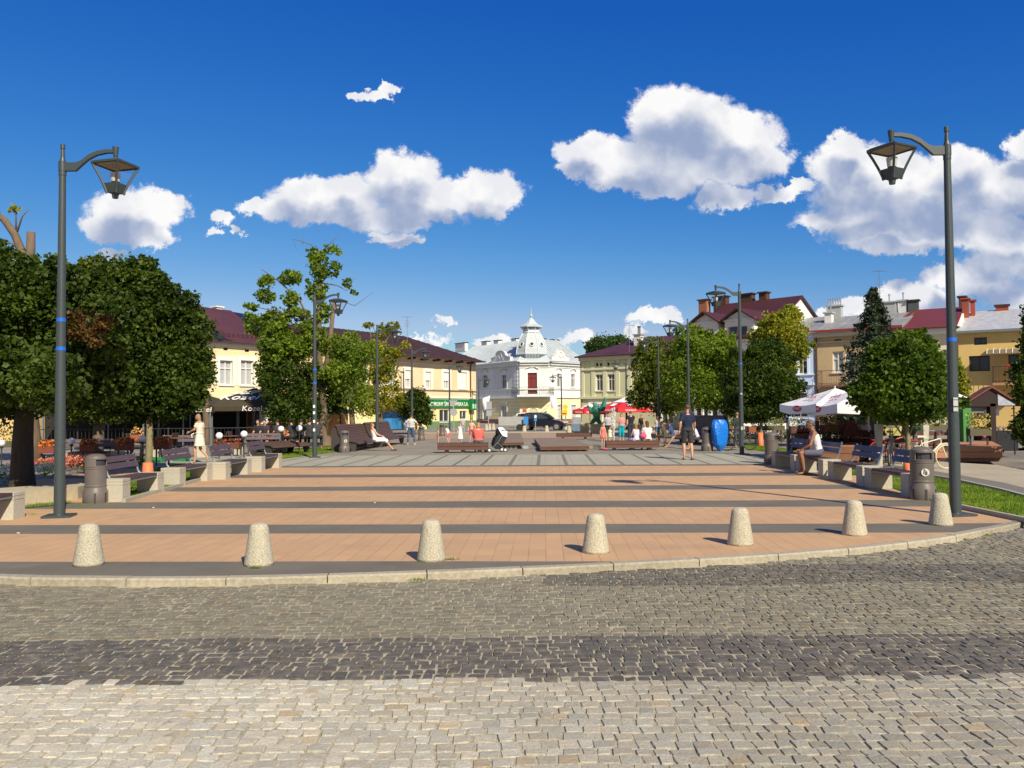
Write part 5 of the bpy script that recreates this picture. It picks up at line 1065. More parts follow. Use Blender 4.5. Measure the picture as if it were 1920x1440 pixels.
# low wooden platforms and benches round the fountain
DECK = M('deck_brown', (.125,.058,.042), .55, .18, 6, stretch=(.3,1,1), dirt=.15); DECKT = M('deck_top', (.22,.165,.12), .8, .15, 5, stretch=(.3,1,1), dirt=.15)
def lowbench(label, x0, x1, yt, yb, D, dep, top=DECKT, name='platform', legs=3, ytl=None):
    a = PD(x0, yb, D); b = PD(x1, yb, D); zt = PD((x0+x1)/2, yt, D).z; zb = a.z; T = thing(name, label, 'low platform' if name == 'platform' else 'bench', (a.x, D, 0), 0, 'low brown platforms round the fountain'); L_ = b.x-a.x; h = (zt-zb)
    f = MB(); f.bx(0, L_, 0, .05, zb, zb+h*.47); f.bx(0, L_, 0, .05, zb+h*.52, zt-.02); f.bx(0,.05,.05,dep,zb,zt-.02); f.bx(L_-.05,L_,.05,dep,zb,zt-.02); f.bx(0,L_,dep-.05,dep,zb,zt-.02); f.build('side_boards', DECK, T)
    t = MB(); n = max(3, int(dep/.14))
    for i in range(n): t.bx(-.01, L_+.01, -.01+dep*i/n, -.01+dep*(i+1)/n-.008, zt-.02, zt+.012)
    t.build('deck', top, T)
    for i in range(legs):
        for y_ in (.2, dep-.2): x = .35+(L_-.7)*i/(legs-1); MB().bx(x-.07, x+.07, y_-.07, y_+.07, 0, zb).build('leg', STEEL, T)
    return T
lowbench('brown plank bench where the woman in coral sits', 820, 915, 831, 844, P(0,848).y*0+33.0, .55, DECK, 'bench')
lowbench('brown plank bench where the two long-haired girls sit', 1137, 1236, 827, 840, 34.0, .55, DECK, 'bench')
lowbench('wide flat wooden platform in the centre of the square', 1013, 1105, 836, 844, 33.5, 9.0)
lowbench('long wooden platform behind the stroller', 935, 982, 829, 835, 36.0, 14)
lowbench('thin far bench beyond the central platform', 1044, 1110, 812.5, 820, 47.0, .6, DECK, 'bench', 2)
# large curved slatted benches
SLAT = M('slat_wood', (.11,.062,.05), .6, .2, 8, dirt=.12)
def wave(label, x0, y0, x1, y1, hb, grp='curved slatted loungers'):
    A = P(x0, y0); Bq = P(x1, y1); d = (Bq-A); L_ = d.length; T = thing('slatted_bench', label, 'bench', A, atan2(d.y, d.x), grp); s = MB()
    prof = [(-.0,.33),(.12,.40),(.3,.42),(.5,.42),(.66,.50),(.76,.66),(.84,.82),(.92,1.13),(1.0,1.17),(1.08,1.07),(1.12,.87),(1.15,.4),(1.15,.1)]
    prof = [(y, z if z <= .42 else .42+(z-.42)*(hb-.42)/.75) for y, z in prof]
    q = [Vector((0, y, z)) for y, z in prof]; c = resample(q, .075)
    for i, p in enumerate(c):
        n_ = c[min(i+1, len(c)-1)]-c[max(i-1, 0)]; a = atan2(n_.z, n_.y); s.box((L_/2, p.y, p.z), (L_, .058, .03), rot=Matrix.Rotation(a, 3, 'X'))
    s.build('slats', SLAT, T)
    for x in (.1, L_-.1):
        poly = [(x-.03, y, z-.03) for y, z in prof]+[(x-.03,1.1,0),(x-.03,.95,0),(x-.03,.8,.3),(x-.03,.4,.3),(x-.03,.3,0),(x-.03,.15,0),(x-.03,.1,.3)]
        MB().prism(poly, (.06,0,0)).build('side_frame', M('side_dark', (.05,.045,.045), .6), T)
    return T
wave('curved slatted bench the woman in white leans on', 672, 847, 716, 839, 1.1); wave('farther curved slatted bench behind the third lamp post', 722, 839, 762, 831, 1.15)
wave('low slatted bench behind the second left lamp', 512, 856, 586, 850, .5); 
wave('slatted bench back behind the people on the right', 1268, 829, 1322, 836, 1.35)
# right-hand timber deck and raised boards
DK = M('warm_timber', (.42,.20,.11), .7, .15, 4, stretch=(.3,1,1), dirt=.12)
def deckbox(label, pts, h, nb=2, step=True):
    w = [P(*p) for p in pts]; T = thing('timber_deck', label, 'deck', w[0], 0); o = w[0]; mb = MB()
    for i in range(nb): mb.prism([Vector((p.x-o.x, p.y-o.y, .12+h*i/nb)) for p in w], (0,0,h/nb-.012))
    mb.build('boards', DK, T); c = sum(((p-o) for p in w), Vector())/len(w)
    MB().prism([Vector(((p.x-o.x-c.x)*.96+c.x, (p.y-o.y-c.y)*.96+c.y, 0)) for p in w], (0,0,.12)).build('plinth', M('deck_plinth', (.30,.13,.09), .8), T)
deckbox('long reddish timber deck edge right of the near lamp post', ((1735,866),(1880,866),(1850,846),(1735,848)), .36); deckbox('timber deck boards glimpsed behind the man in the white vest', ((1500,868),(1610,872),(1620,852),(1520,850)), .42)
# ---------------------------------------------------------------- people
SK = {'fair': M('skin_fair', (.62,.36,.25), .55, .06, 12), 'tan': M('skin_tan', (.27,.125,.07), .55, .06, 12), 'mid': M('skin_mid', (.52,.28,.18), .55, .06, 12)}
CL_ = {}
def cloth(col):
    k = tuple(round(c, 3) for c in col)
    if k not in CL_: CL_[k] = M('cloth_%d' % len(CL_), col, .85, .12, 14, bump=.9, bdist=.03)
    return CL_[k]
J0 = dict(hL=(-.09,0,.92), hR=(.09,0,.92), kL=(-.10,.02,.50), kR=(.10,.02,.50), aL=(-.105,-.02,.085), aR=(.105,-.02,.085), tL=(-.12,.13,.03), tR=(.12,.13,.03),
          sL=(-.175,0,1.42), sR=(.175,0,1.42), eL=(-.235,-.03,1.13), eR=(.235,-.03,1.13), wL=(-.245,.04,.88), wR=(.245,.04,.88), pel=(0,0,.95), ch=(0,0,1.30), nk=(0,0,1.47), hd=(0,.02,1.63))
def pose(**k):
    j = dict(J0); j.update(k); return {a: Vector(b) for a, b in j.items()}
def lean(j, deg, axis='X', keys=('ch','nk','hd','sL','sR','eL','eR','wL','wR')):
    r = Matrix.Rotation(R(-deg) if axis == 'X' else R(deg), 3, axis)
    for k in keys: j[k] = j['pel']+r @ (j[k]-j['pel'])
    return j
STAND = lambda: pose()
def SIT(h=.46, kn=.46, spread=.12, legout=0, lean_=8):
    dz = h-.86; j = pose()
    for k in ('pel','ch','nk','hd','sL','sR','eL','eR','wL','wR','hL','hR'): j[k] = j[k]+Vector((0,0,dz+.03))
    for s, q in ((-1,'L'), (1,'R')):
        j['k'+q] = Vector((s*spread, .44, h+.09)); j['a'+q] = Vector((s*spread*1.05, .42+legout, .08)); j['t'+q] = Vector((s*spread*1.2, .58+legout, .03)); j['e'+q] = j['s'+q]+Vector((s*.03, .12, -.25)); j['w'+q] = Vector((s*spread, .36, h+.18))
    return lean(j, lean_)
def seg(mb, a, b, r0, r1, caps=True, n=10):
    mb.tube([a, b], [r0, r1], n)
    if caps: mb.ball(a, r0, 10); mb.ball(b, r1, 10)
def torso(mb, j, infl=0.0, z0=0.0, z1=1.0, w=1.0, flare=0):
    p, c, n = j['pel'], j['ch'], j['nk']; sx = (j['sR']-j['sL']).normalized(); up = (c-p).normalized(); fy = up.cross(sx).normalized(); rings = []
    tab = [(-.09,.135,.10),(0,.155,.112),(.12,.142,.098),(.26,.132,.09),(.42,.150,.10),(.62,.168,.108),(.80,.170,.10),(.90,.135,.085),(.99,.07,.062)]
    for t, rx, ry in tab:
        if t < z0-.1 or t > z1+.02: continue
        cc = p.lerp(c, t/.67) if t < .67 else c.lerp(n, (t-.67)/.33); rings.append([cc+sx*(rx*w+infl)*cos(2*pi*i/14)+fy*(ry*w+infl)*sin(2*pi*i/14) for i in range(14)])
    mb.loft(rings)
def hand(mb, j, q, s, curl=.5):
    w, e = j['w'+q], j['e'+q]; d = (w-e).normalized(); side = Vector((s, 0, 0)); f = d.cross(side).normalized(); sd_ = f.cross(d).normalized()
    mb.tube([w, w+d*.05, w+d*.09], [.022, .030, .028], 8, sx=.6)
    for i, (o, l) in enumerate(((-.027,.062),(-.009,.074),(.009,.07),(.026,.055))):
        b = w+d*.085+f*o; m_ = b+d*l*.5-sd_*s*.004*curl; mb.tube([b, m_, m_+d*l*.42-sd_*s*.022*curl], [.0085,.0082,.0065], 6)
    b = w+d*.03+f*.026; mb.tube([b, b+d*.03+f*.022, b+d*.055+f*.026-sd_*s*.012], [.011,.010,.008], 6)
def person(label, loc, h, rz, j, top=None, bot=None, skin='fair', hair=(.03,.018,.01), hairstyle='short', sleeve=.55, leg=.5, style='shirt', shoes=None, vox=.026, hands=True, group=None, w=1.0, extra=None, headturn=0, child=False):
    T = thing('person', label, 'person', loc, rz, group, h/1.74); mb = MB()
    torso(mb, j, 0, -.1, 1, w); hd, nk = j['hd'].copy(), j['nk']
    hs = 1.25 if child else 1.0
    mb.tube([nk-(hd-nk)*.2, hd], [.056, .050], 10)
    for q, s in (('L', -1), ('R', 1)):
        seg(mb, j['h'+q], j['k'+q], .082*w, .054*w); k_, a_ = j['k'+q], j['a'+q]; cf = k_.lerp(a_, .3)+Vector((0,-.015,0)); mb.tube([k_, cf, a_], [.052*w,.054*w,.034], 10); mb.ball(a_, .036)
        t_ = j['t'+q]; mb.tube([a_+Vector((0,-.01,-.04)), a_.lerp(t_, .6)+Vector((0,0,-.015)), t_], [.036,.036,.024], 8); mb.ball(t_, .024)
        seg(mb, j['s'+q]+Vector((-s*.02,0,-.015)), j['e'+q], .052*w, .038*w); mb.tube([j['e'+q], j['e'+q].lerp(j['w'+q], .3), j['w'+q]], [.038*w,.040*w,.024], 10); mb.ball(j['w'+q], .026)
        if not hands: mb.ball(j['w'+q]+(j['w'+q]-j['e'+q]).normalized()*.05, (.03,.03,.045))
        sh = j['s'+q]; mb.tube([nk-Vector((0,0,.02)), sh], [.055,.05], 8)
    Xh = Matrix.Translation(hd) @ Matrix.Rotation(R(headturn), 4, 'Z') @ Matrix.Scale(hs, 4)
    mb.ball((0,0,.012), (.074,.092,.105), 14, Xh, 9); mb.ball((0,.035,-.05), (.052,.055,.055), 10, Xh); mb.tube([(0,.085,.02),(0,.112,-.018)], [.011,.017], 6, Xh); mb.ball((0,.075,.03), (.05,.02,.014), 8, Xh); mb.ball((0,.088,-.052), (.026,.013,.012), 8, Xh)
    for s in (-1, 1): mb.ball((s*.077,-.005,0), (.012,.02,.032), 8, Xh)
    b = remesh(mb, vox, 2)
    if hands:
        for q, s in (('L', -1), ('R', 1)): hand(b, j, q, s)
    b.build('body', SK[skin], T, smooth=True, fix=False)
    if hands or vox < .03:
        e = MB()
        for s in (-1, 1): e.ball((s*.030,.088,.012), (.011,.008,.007), 8, Xh, 5)
        e.build('eyes', M('eye_dark', (.03,.02,.015), .3), T, smooth=True)
    # hair
    hm = MB()
    if hairstyle != 'bald':
        hm.ball((0,-.012,.038), (.083,.098,.093), 14, Xh, 9)
        if hairstyle in ('long', 'bob'):
            l = .34 if hairstyle == 'long' else .12
            r_ = []
            for t in range(6):
                q = t/5; c_ = Vector((0,-.045-.03*q,.02-l*q)); r_.append([c_+Vector(((.085-.02*q*(l>.2))*cos(2*pi*i/12), (.06-.012*q)*sin(2*pi*i/12), 0)) for i in range(12)])
            hm.loft(r_, Xh)
        if hairstyle == 'bun': hm.ball((0,-.10,.07), .045, 10, Xh)
        hh = remesh(hm, .016, 1)
        # open the face
        hh2 = MB(); Xi = Xh.inverted(); keep = []
        for f in hh.f:
            c_ = sum((Vector(hh.v[i]) for i in f), Vector())/len(f); l_ = Xi @ c_
            keep.append(not (l_.y > .035 and l_.z < .062) and not (l_.y > -.02 and l_.z < .0 and hairstyle == 'short') and not (hairstyle == 'short' and l_.z < -.045))
        hh2.v = hh.v; hh2.f = [f for f, k_ in zip(hh.f, keep) if k_]; hh2.build('hair', M('hair_%d_%d' % (hair[0]*100, hair[1]*100), hair, .6, .25, 30, stretch=(3,3,.5)), T, smooth=True, fix=False)
    g = .017
    if style == 'dress':
        d = MB(); torso(d, j, g, 0, .93, w); p = j['pel']; r_ = []; kk = (j['kL']+j['kR'])/2; sit = abs(kk.z-p.z) < .25
        if sit:
            for q in ('L','R'): d.tube([j['h'+q], j['h'+q].lerp(j['k'+q], leg*2 if leg < .5 else 1.0)], [.115,.10], 12)
            if leg > .5:
                for q in ('L','R'): d.tube([j['k'+q], j['k'+q].lerp(j['a'+q], (leg-.5)*2)], [.09,.09], 10)
        else:
            zb = p.z-(p.z-.1)*leg
            for t in range(6): q = t/5; c_ = Vector((p.x, p.y, p.z+.05+(zb-p.z-.05)*q)); r_.append([c_+Vector(((.165+.07*q)*w*cos(2*pi*i/14), (.125+.06*q)*w*sin(2*pi*i/14), 0)) for i in range(14)])
            d.loft(r_)
        if sleeve: 
            for q in ('L','R'): d.tube([j['s'+q]+Vector((0,0,.0)), j['s'+q].lerp(j['e'+q], sleeve)], [.066*w,.06*w], 10)
        remesh(d, vox*.8, 1).build('dress', cloth(top), T, smooth=True, fix=False)
    else:
        if top is not None:
            d = MB(); torso(d, j, g, -.02, .90 if style != 'vest' else .86, w)
            if style != 'vest':
                for q in ('L','R'): d.tube([j['nk']-Vector((0,0,.015)), j['s'+q]], [.066,.062], 10)
            if sleeve and style != 'vest':
                for q, s in (('L',-1),('R',1)):
                    a, e_ = j['s'+q], j['e'+q]; d.tube([a+Vector((-s*.04,0,0)), a.lerp(e_, min(sleeve, 1))], [.068*w,.064*w], 12); d.ball(a+Vector((-s*.012,0,-.008)), .068*w)
                    if sleeve > 1: d.tube([e_, e_.lerp(j['w'+q], sleeve-1)], [.055,.045], 10); d.ball(e_, .056)
            if style == 'vest':
                for s in (-1, 1): d.tube([j['ch']+Vector((s*.09,.03,.02)), j['nk']+Vector((s*.085,0,.005)), j['ch']+Vector((s*.09,-.06,.02))], .022, 6)
            remesh(d, vox*.8, 1).build('shirt', cloth(top), T, smooth=True, fix=False)
        if bot is not None:
            d = MB(); torso(d, j, g+.004, -.1, .14, w); 
            for q in ('L','R'):
                a, k_, n_ = j['h'+q], j['k'+q], j['a'+q]; t = min(leg*2, 1); d.tube([a, a.lerp(k_, t)], [.098*w, (.098-.022*t)*w], 12); d.ball(a, .096*w)
                if leg > .5: d.ball(k_, .068*w); d.tube([k_, k_.lerp(n_, (leg-.5)*2)], [.068*w, .058*w], 12)
            remesh(d, vox*.8, 1).build('shorts' if leg < .6 else 'trousers', cloth(bot), T, smooth=True, fix=False)
    if shoes is not None:
        d = MB()
        for q in ('L','R'): a_, t_ = j['a'+q], j['t'+q]; d.tube([a_+Vector((0,-.03,-.05)), a_.lerp(t_, .6)+Vector((0,0,-.018)), t_+Vector((0,.015,0))], [.045,.044,.032], 8); d.ball(t_+Vector((0,.01,0)), .034)
        remesh(d, .018, 1).build('shoes', cloth(shoes), T, smooth=True, fix=False)
    if extra: extra(T, j)
    return T
def at(px, py): return P(px, py)
# walking man
j = pose(hL=(-.09,0,.93), kL=(-.10,.10,.52), aL=(-.11,.02,.10), tL=(-.12,.15,.03), kR=(.10,-.02,.50), aR=(.09,-.16,.14), tR=(.10,-.06,.03), eL=(-.25,-.08,1.16), wL=(-.27,-.02,.92), eR=(.25,.06,1.16), wR=(.28,.17,.94))
def flips(T, j):
    d = MB()
    for q in ('L','R'): a_, t_ = j['a'+q], j['t'+q]; d.box(((a_.x+t_.x)/2, (a_.y+t_.y)/2, min(a_.z, t_.z)-.022), (.095,.26,.016))
    d.build('flip_flops', cloth((.10,.03,.025)), T)
person('man in navy t-shirt and dark shorts walking away across the grey slabs', at(1290,862), 1.80, R(6), j, (.006,.016,.050), (.035,.033,.036), 'mid', (.09,.05,.03), 'short', .8, .46, vox=.018, extra=flips, w=1.08)
# man in jeans, hands on hips
j = pose(eL=(-.42,-.06,1.18), wL=(-.22,.06,1.02), eR=(.42,-.06,1.18), wR=(.22,.06,1.02), hL=(-.10,0,.92), kL=(-.17,0,.5), aL=(-.2,0,.085), tL=(-.23,.13,.03), kR=(.17,0,.5), aR=(.2,0,.085), tR=(.23,.13,.03))
person('man in pale grey t-shirt and jeans with hands on hips, seen from behind', at(771,834), 1.5, R(-8), j, (.52,.53,.56), (.05,.10,.20), 'mid', (.05,.03,.02), 'short', .6, .92, shoes=(.55,.52,.5), vox=.022)
# woman in white on the slatted bench
j = SIT(.44, spread=.08, legout=.42, lean_=-12); j['kL'] += Vector((0,.05,.0)); j['kR'] += Vector((0,.05,0))
person('woman in white dress with long auburn hair lounging on the curved bench', P(702,846)+Vector((0,.1,0)), 1.55, R(-68), j, (.88,.88,.88), None, 'fair', (.20,.075,.03), 'long', 0, .62, style='dress', shoes=(.03,.03,.03), vox=.022)
# woman in cream
j = pose(hL=(-.09,0,.92), kL=(-.09,.14,.53), aL=(-.1,.12,.10), tL=(-.1,.25,.04), kR=(.09,.02,.5), aR=(.09,-.26,.20), tR=(.09,-.2,.06), eL=(-.2,.10,1.18), wL=(-.14,.30,1.10), eR=(.23,-.02,1.14), wR=(.26,.0,.88)); j['hd'] += Vector((0,.05,-.02))
def belt(T, j):
    d = MB().lathe([(.168,-.02),(.172,0),(.168,.02)], 18, (0,0,1.06), sy=.8); d.tube([(-.10,.15,1.06),(-.16,.22,1.0),(-.15,.2,.9)], [.02,.025,.018], 6); d.build('sash', cloth((.8,.74,.62)), T)
person('blonde woman in short cream belted dress walking left behind the benches', at(374,868)+Vector((0,0,0)), 1.62, R(82), j, (.78,.71,.60), None, 'mid', (.30,.20,.10), 'bob', .65, .42, style='dress', vox=.02, extra=belt)
# man in white vest
j = SIT(.44, spread=.17, legout=-.06, lean_=14); j['wL'] = Vector((-.12,.42,.60)); j['wR'] = Vector((.12,.42,.60)); j['eL'] = Vector((-.24,.22,.72)); j['eR'] = Vector((.24,.22,.72))
person('tanned man in white vest and grey shorts sitting hunched on the right bench', Vector((P(1545,894).x+.15, P(1545,894).y+.75, 0)), 1.78, R(78), j, (.66,.68,.74), (.10,.10,.15), 'tan', (.09,.08,.07), 'short', 0, .42, style='vest', vox=.018)
# playing children and the woman in coral
def kid(label, px, pyb, pyt, rz, j, **k):
    B = P(px, pyb); h = PD(px, pyt, B.y).z; return person(label, B, h, R(rz), j, child=True, w=1.05, hands=False, group=None, **k)
kid('toddler in swim nappy at the left edge of the play group', 821, 831, 804, -60, pose(eL=(-.3,.12,1.3), wL=(-.35,.3,1.35)), top=None, bot=(.45,.25,.2), leg=.12, hair=(.12,.08,.05), vox=.035)
kid('child in white shirt and pink shorts bending toward the toddler', 841, 831, 798, 60, lean(pose(kL=(-.12,.12,.5), aL=(-.12,-.1,.1)), 22), top=(.8,.78,.8), bot=(.65,.15,.25), leg=.35, hair=(.05,.03,.02), vox=.035)
kid('girl in long white dress standing behind the coral woman', 863, 831, 793, 170, pose(eL=(-.28,.1,1.3), wL=(-.12,.2,1.5)), top=(.86,.85,.85), style='dress', leg=.7, sleeve=0, hair=(.10,.05,.03), hairstyle='bob', vox=.035)
kid('barefoot boy in swim shorts with one leg stretched out', 884, 830, 786, 175, pose(kL=(-.25,.1,.52), aL=(-.42,.2,.15), tL=(-.5,.28,.1), eL=(-.3,.05,1.2), wL=(-.32,.1,1.0)), top=None, bot=(.45,.12,.12), leg=.4, hair=(.06,.04,.03), vox=.035)
person('woman in coral blouse with fair hair sitting with her back to us', Vector((PD(897,840,33.2).x, 33.25, 0)), 1.62, R(4), SIT(.36, lean_=6), (.80,.13,.11), (.1,.1,.14), 'fair', (.42,.20,.09), 'bob', 1.3, .5, vox=.026, hands=False, w=1.25)
person('distant person in a pale grey-blue top behind the girl in white', at(868,815), PD(868,781,P(868,815).y).z, R(20), pose(), (.4,.42,.45), (.25,.33,.42), 'fair', (.1,.06,.04), 'short', .5, .9, vox=.035, hands=False)
# group at the fountain
def adult(label, px, pyb, pyt, rz, j, **k):
    B = P(px, pyb); h = PD(px, pyt, B.y).z; return person(label, B, h, R(rz), j, hands=False, **k)
adult('man in grey t-shirt and dark cap facing us by the fountain', 1140, 827, 775, 180, pose(), top=(.42,.43,.48), bot=(.03,.03,.04), leg=.5, hair=(.02,.02,.025), sleeve=.7, vox=.028, w=1.15)
adult('woman in pink blouse and turquoise trousers by the water jet', 1165.5, 827, 775.5, 170, pose(eR=(.26,.1,1.2), wR=(.1,.2,1.42)), top=(.62,.28,.28), bot=(.0,.36,.46), leg=.8, sleeve=1.2, hair=(.10,.04,.03), vox=.028, w=1.15)
kid('girl in coral pink dress near the water', 1131, 836, 795, 190, pose(), top=(.80,.18,.16), style='dress', leg=.35, sleeve=0, hair=(.25,.12,.08), hairstyle='bun', vox=.032)
kid('small child in pale green dress holding a hand', 1144, 829, 801, 200, pose(), top=(.62,.75,.55), style='dress', leg=.45, sleeve=0, hair=(.35,.22,.12), vox=.035)
adult('man in black t-shirt with his back to us beside the pushchair', 1183, 827, 771, 10, pose(eR=(.3,.0,1.2), wR=(.33,.15,1.4)), top=(.015,.015,.02), bot=(.03,.035,.06), leg=.9, hair=(.16,.09,.05), vox=.028, w=1.15)
adult('woman in dark top and black trousers leaning over the seated girls', 1204, 825, 777, 150, lean(pose(eL=(-.24,.2,1.2), wL=(-.16,.3,1.02)), 12), top=(.03,.025,.02), bot=(.02,.02,.025), leg=.9, sleeve=0, skin='mid', hair=(.10,.05,.03), hairstyle='bun', vox=.028)
person('seated girl in pale lilac dress with light brown hair', Vector((PD(1194,840,34.2).x, 34.25, 0)), 1.42, R(25), SIT(.42, lean_=5), (.62,.60,.80), None, 'fair', (.28,.14,.06), 'long', 0, .5, style='dress', vox=.026, hands=False)
person('seated girl in white dress with very long brown hair', Vector((PD(1215,840,34.2).x, 34.25, 0)), 1.55, R(10), SIT(.42, lean_=5), (.82,.80,.72), None, 'fair', (.09,.045,.025), 'long', .9, .5, style='dress', vox=.026, hands=False)
adult('woman in white vest top and denim shorts with a green bag', 1234, 828, 779, 165, pose(), top=(.80,.80,.82), bot=(.10,.17,.28), leg=.35, sleeve=0, style='vest', hair=(.05,.03,.02), hairstyle='long', vox=.028)
person('person in blue t-shirt sitting hunched on the shaded bench', P(1264,838)+Vector((0,.2,0)), 1.5, R(70), SIT(.44, lean_=18), (.03,.07,.22), (.08,.09,.11), 'tan', (.03,.02,.02), 'short', .7, .5, vox=.028, hands=False)
person('dark-haired person in a brown top sitting next to the one in blue', P(1250,836)+Vector((0,.3,0)), 1.45, R(60), SIT(.44, lean_=15), (.10,.06,.04), (.05,.05,.06), 'tan', (.03,.02,.02), 'short', .7, .5, vox=.028, hands=False)
person('blonde person in blue and white floral top bent forward on the bench', P(1311,843)+Vector((0,.2,0)), 1.5, R(75), SIT(.42, lean_=24), (.60,.62,.75), (.05,.05,.07), 'fair', (.45,.28,.12), 'bob', .5, .4, vox=.026, hands=False)
person('person in dark clothes with bare legs stretched out left of the walking man', P(1280,840)+Vector((0,.2,0)), 1.5, R(80), SIT(.42, lean_=5, legout=.3), (.04,.04,.05), (.03,.03,.04), 'mid', (.06,.03,.02), 'short', .5, .4, vox=.028, hands=False)
person('cyclist with fair hair and a leather bag resting behind the second right lamp', P(1383,840), 1.5, R(15), pose(), (.03,.035,.03), (.05,.06,.08), 'mid', (.25,.14,.07), 'short', 1.2, .9, vox=.028, hands=False)
# cafe guests
i = 0
cg = [(498,.012,'dark-clothed cafe guest left of the framed portrait',SIT), (482,.0,'cafe guest in black leaning at the tent post',SIT), (517,.02,'cafe guest in front of the framed portrait',SIT),(540,.01,'cafe guest beside the globe lamp in the tent shade',SIT),(552,.03,'cafe guest with raised arm near the second globe lamp',SIT),(566,.01,'cafe guest just left of the second lamp post',SIT),(578,.02,'cafe guest seated closest to the second lamp post',SIT)]
for px, c_, l, f in cg: person(l, Vector((PD(px,830,35).x, 35+i*.25, 0)), 1.68, R(random.choice((0, 170, 60))), f(.5), (.02+c_,.02+c_,.03+c_), (.02,.02,.03), 'mid', (.03,.02,.015), 'short', .6, .9, vox=.04, hands=False, group='guests at the shaded cafe'); i += 1
cg2 = [(1600,.35,.06,.10,'cafe guest in magenta top under the white parasols'),(1620,.5,.5,.6,'cafe guest in pale top right of the magenta one'),(1580,.05,.05,.06,'cafe guest in black under the first white parasol'),(1552,.12,.10,.09,'cafe guest in dark brown behind the blackboard'),(1695,.5,.2,.12,'shirtless-looking guest behind the parked bicycles')]
for px, r_, g_, b_, l in cg2: person(l, Vector((PD(px,830,28).x, 28, 0)), 1.65, R(random.choice((10, 170, 60))), SIT(.5), (r_,g_,b_), (.03,.03,.04), 'tan', (.04,.03,.02), 'short', .6, .9, vox=.04, hands=False, group='guests at the parasol cafe')
# ---------------------------------------------------------------- parasols and cafes
def parasol(label, px, ypeak, yedge, D, wpx, mat, val, valh=.28, sides=8, group=None, cat='parasol', rz=0.0, zpole=0, side_mb=None):
    c = PD(px, yedge, D); T = thing('parasol', label, cat, (c.x, D, 0), rz, group); ze = c.z; zp = PD(px, ypeak, D).z; r = wpx/2*D/F/cos(pi/sides) if sides == 4 else wpx/2*D/F
    mb = MB(); n = sides; ph = pi/4 if sides == 4 else pi/8; rings = []
    K = 6
    for i in range(K+1):
        t = i/K; rr = r*max(t, .01); z = zp+(ze-zp)*(t**.92)
        ring = []
        for j in range(n*4):
            a = ph+2*pi*(j/4)/n; k = (j % 4)/4; a0 = ph+2*pi*(j//4)/n; a1 = a0+2*pi/n; p = Vector((cos(a0), sin(a0), 0)).lerp(Vector((cos(a1), sin(a1), 0)), k); sag = -.10*sin(pi*k)*t*r/2.5
            ring.append(Vector((p.x*rr, p.y*rr, z+sag)))
        rings.append(ring)
    mb.loft(rings, caps=False); o = mb.build('canopy', mat, T, fix=False)
    rb_ = rings[-1]; v = MB(); v.loft([rb_, [p+Vector((0,0,-valh+.02*sin(i*2.1))) for i, p in enumerate(rb_)]], caps=False); v.build('valance', val, T, fix=False)
    MB().tube([(0,0,0),(0,0,zp+.08)], .03, 8).build('pole', M('parasol_pole', (.55,.54,.5), .4, .05), T)
    ribs = MB()
    for j in range(n): a = ph+2*pi*j/n; ribs.tube([(cos(a)*r*.99, sin(a)*r*.99, ze-.04), (0,0,zp-.15)], .012, 4)
    ribs.build('ribs', MATS['parasol_pole'], T); return T, c, r, ze, zp
RED = M('parasol_red', (.62,.02,.03), .7, .05); PWH = M('parasol_white', (.80,.79,.80), .75, .04); TXR = M('logo_red', (.50,.02,.04), .6, .03)
# red parasols with white crowns
for px, yp, ye, D, w_, l in ((1106,757,769,72,68,'red and white parasol left of the green statue'), (1175,744,765,70,118,'larger red parasol with a white top right of the statue')):
    T, c, r, ze, zp = parasol(l, px, yp, ye, D, w_, RED, RED, .3, 8, 'red beer parasols')
    cr = MB(); rg = []
    for i in range(4):
        t = i/3*.5; rr = r*max(t, .01); rg.append([Vector((cos(pi/8+2*pi*j/8)*rr, sin(pi/8+2*pi*j/8)*rr, zp+(ze-zp)*(t**.92)+.03)) for j in range(8)])
    cr.loft(rg, caps=False); cr.build('white_crown', PWH, T, fix=False)
    for a in (-pi/2, -pi/2+pi/4, -pi/2-pi/4):
        ap = r*cos(pi/8)+.02; X = Matrix.Translation((ap*cos(a), ap*sin(a), ze-.19)) @ Matrix.Rotation(a+pi/2, 4, 'Z') @ UP; text('WARKA', .24, LW, X, T, depth=.01)
        sl = (zp-ze); t = .72; X = Matrix.Translation((ap*t*cos(a), ap*t*sin(a), zp+(ze-zp)*t**.92+.03)) @ Matrix.Rotation(a+pi/2, 4, 'Z') @ Matrix.Rotation(math.atan2(sl, ap), 4, 'X'); q = MB(); q.box((0,0,0), (r*.16,r*.22,.01), X=X); q.box((0,0,.006), (r*.08,r*.14,.01), X=X); q.build('logo_patch', LW, T)
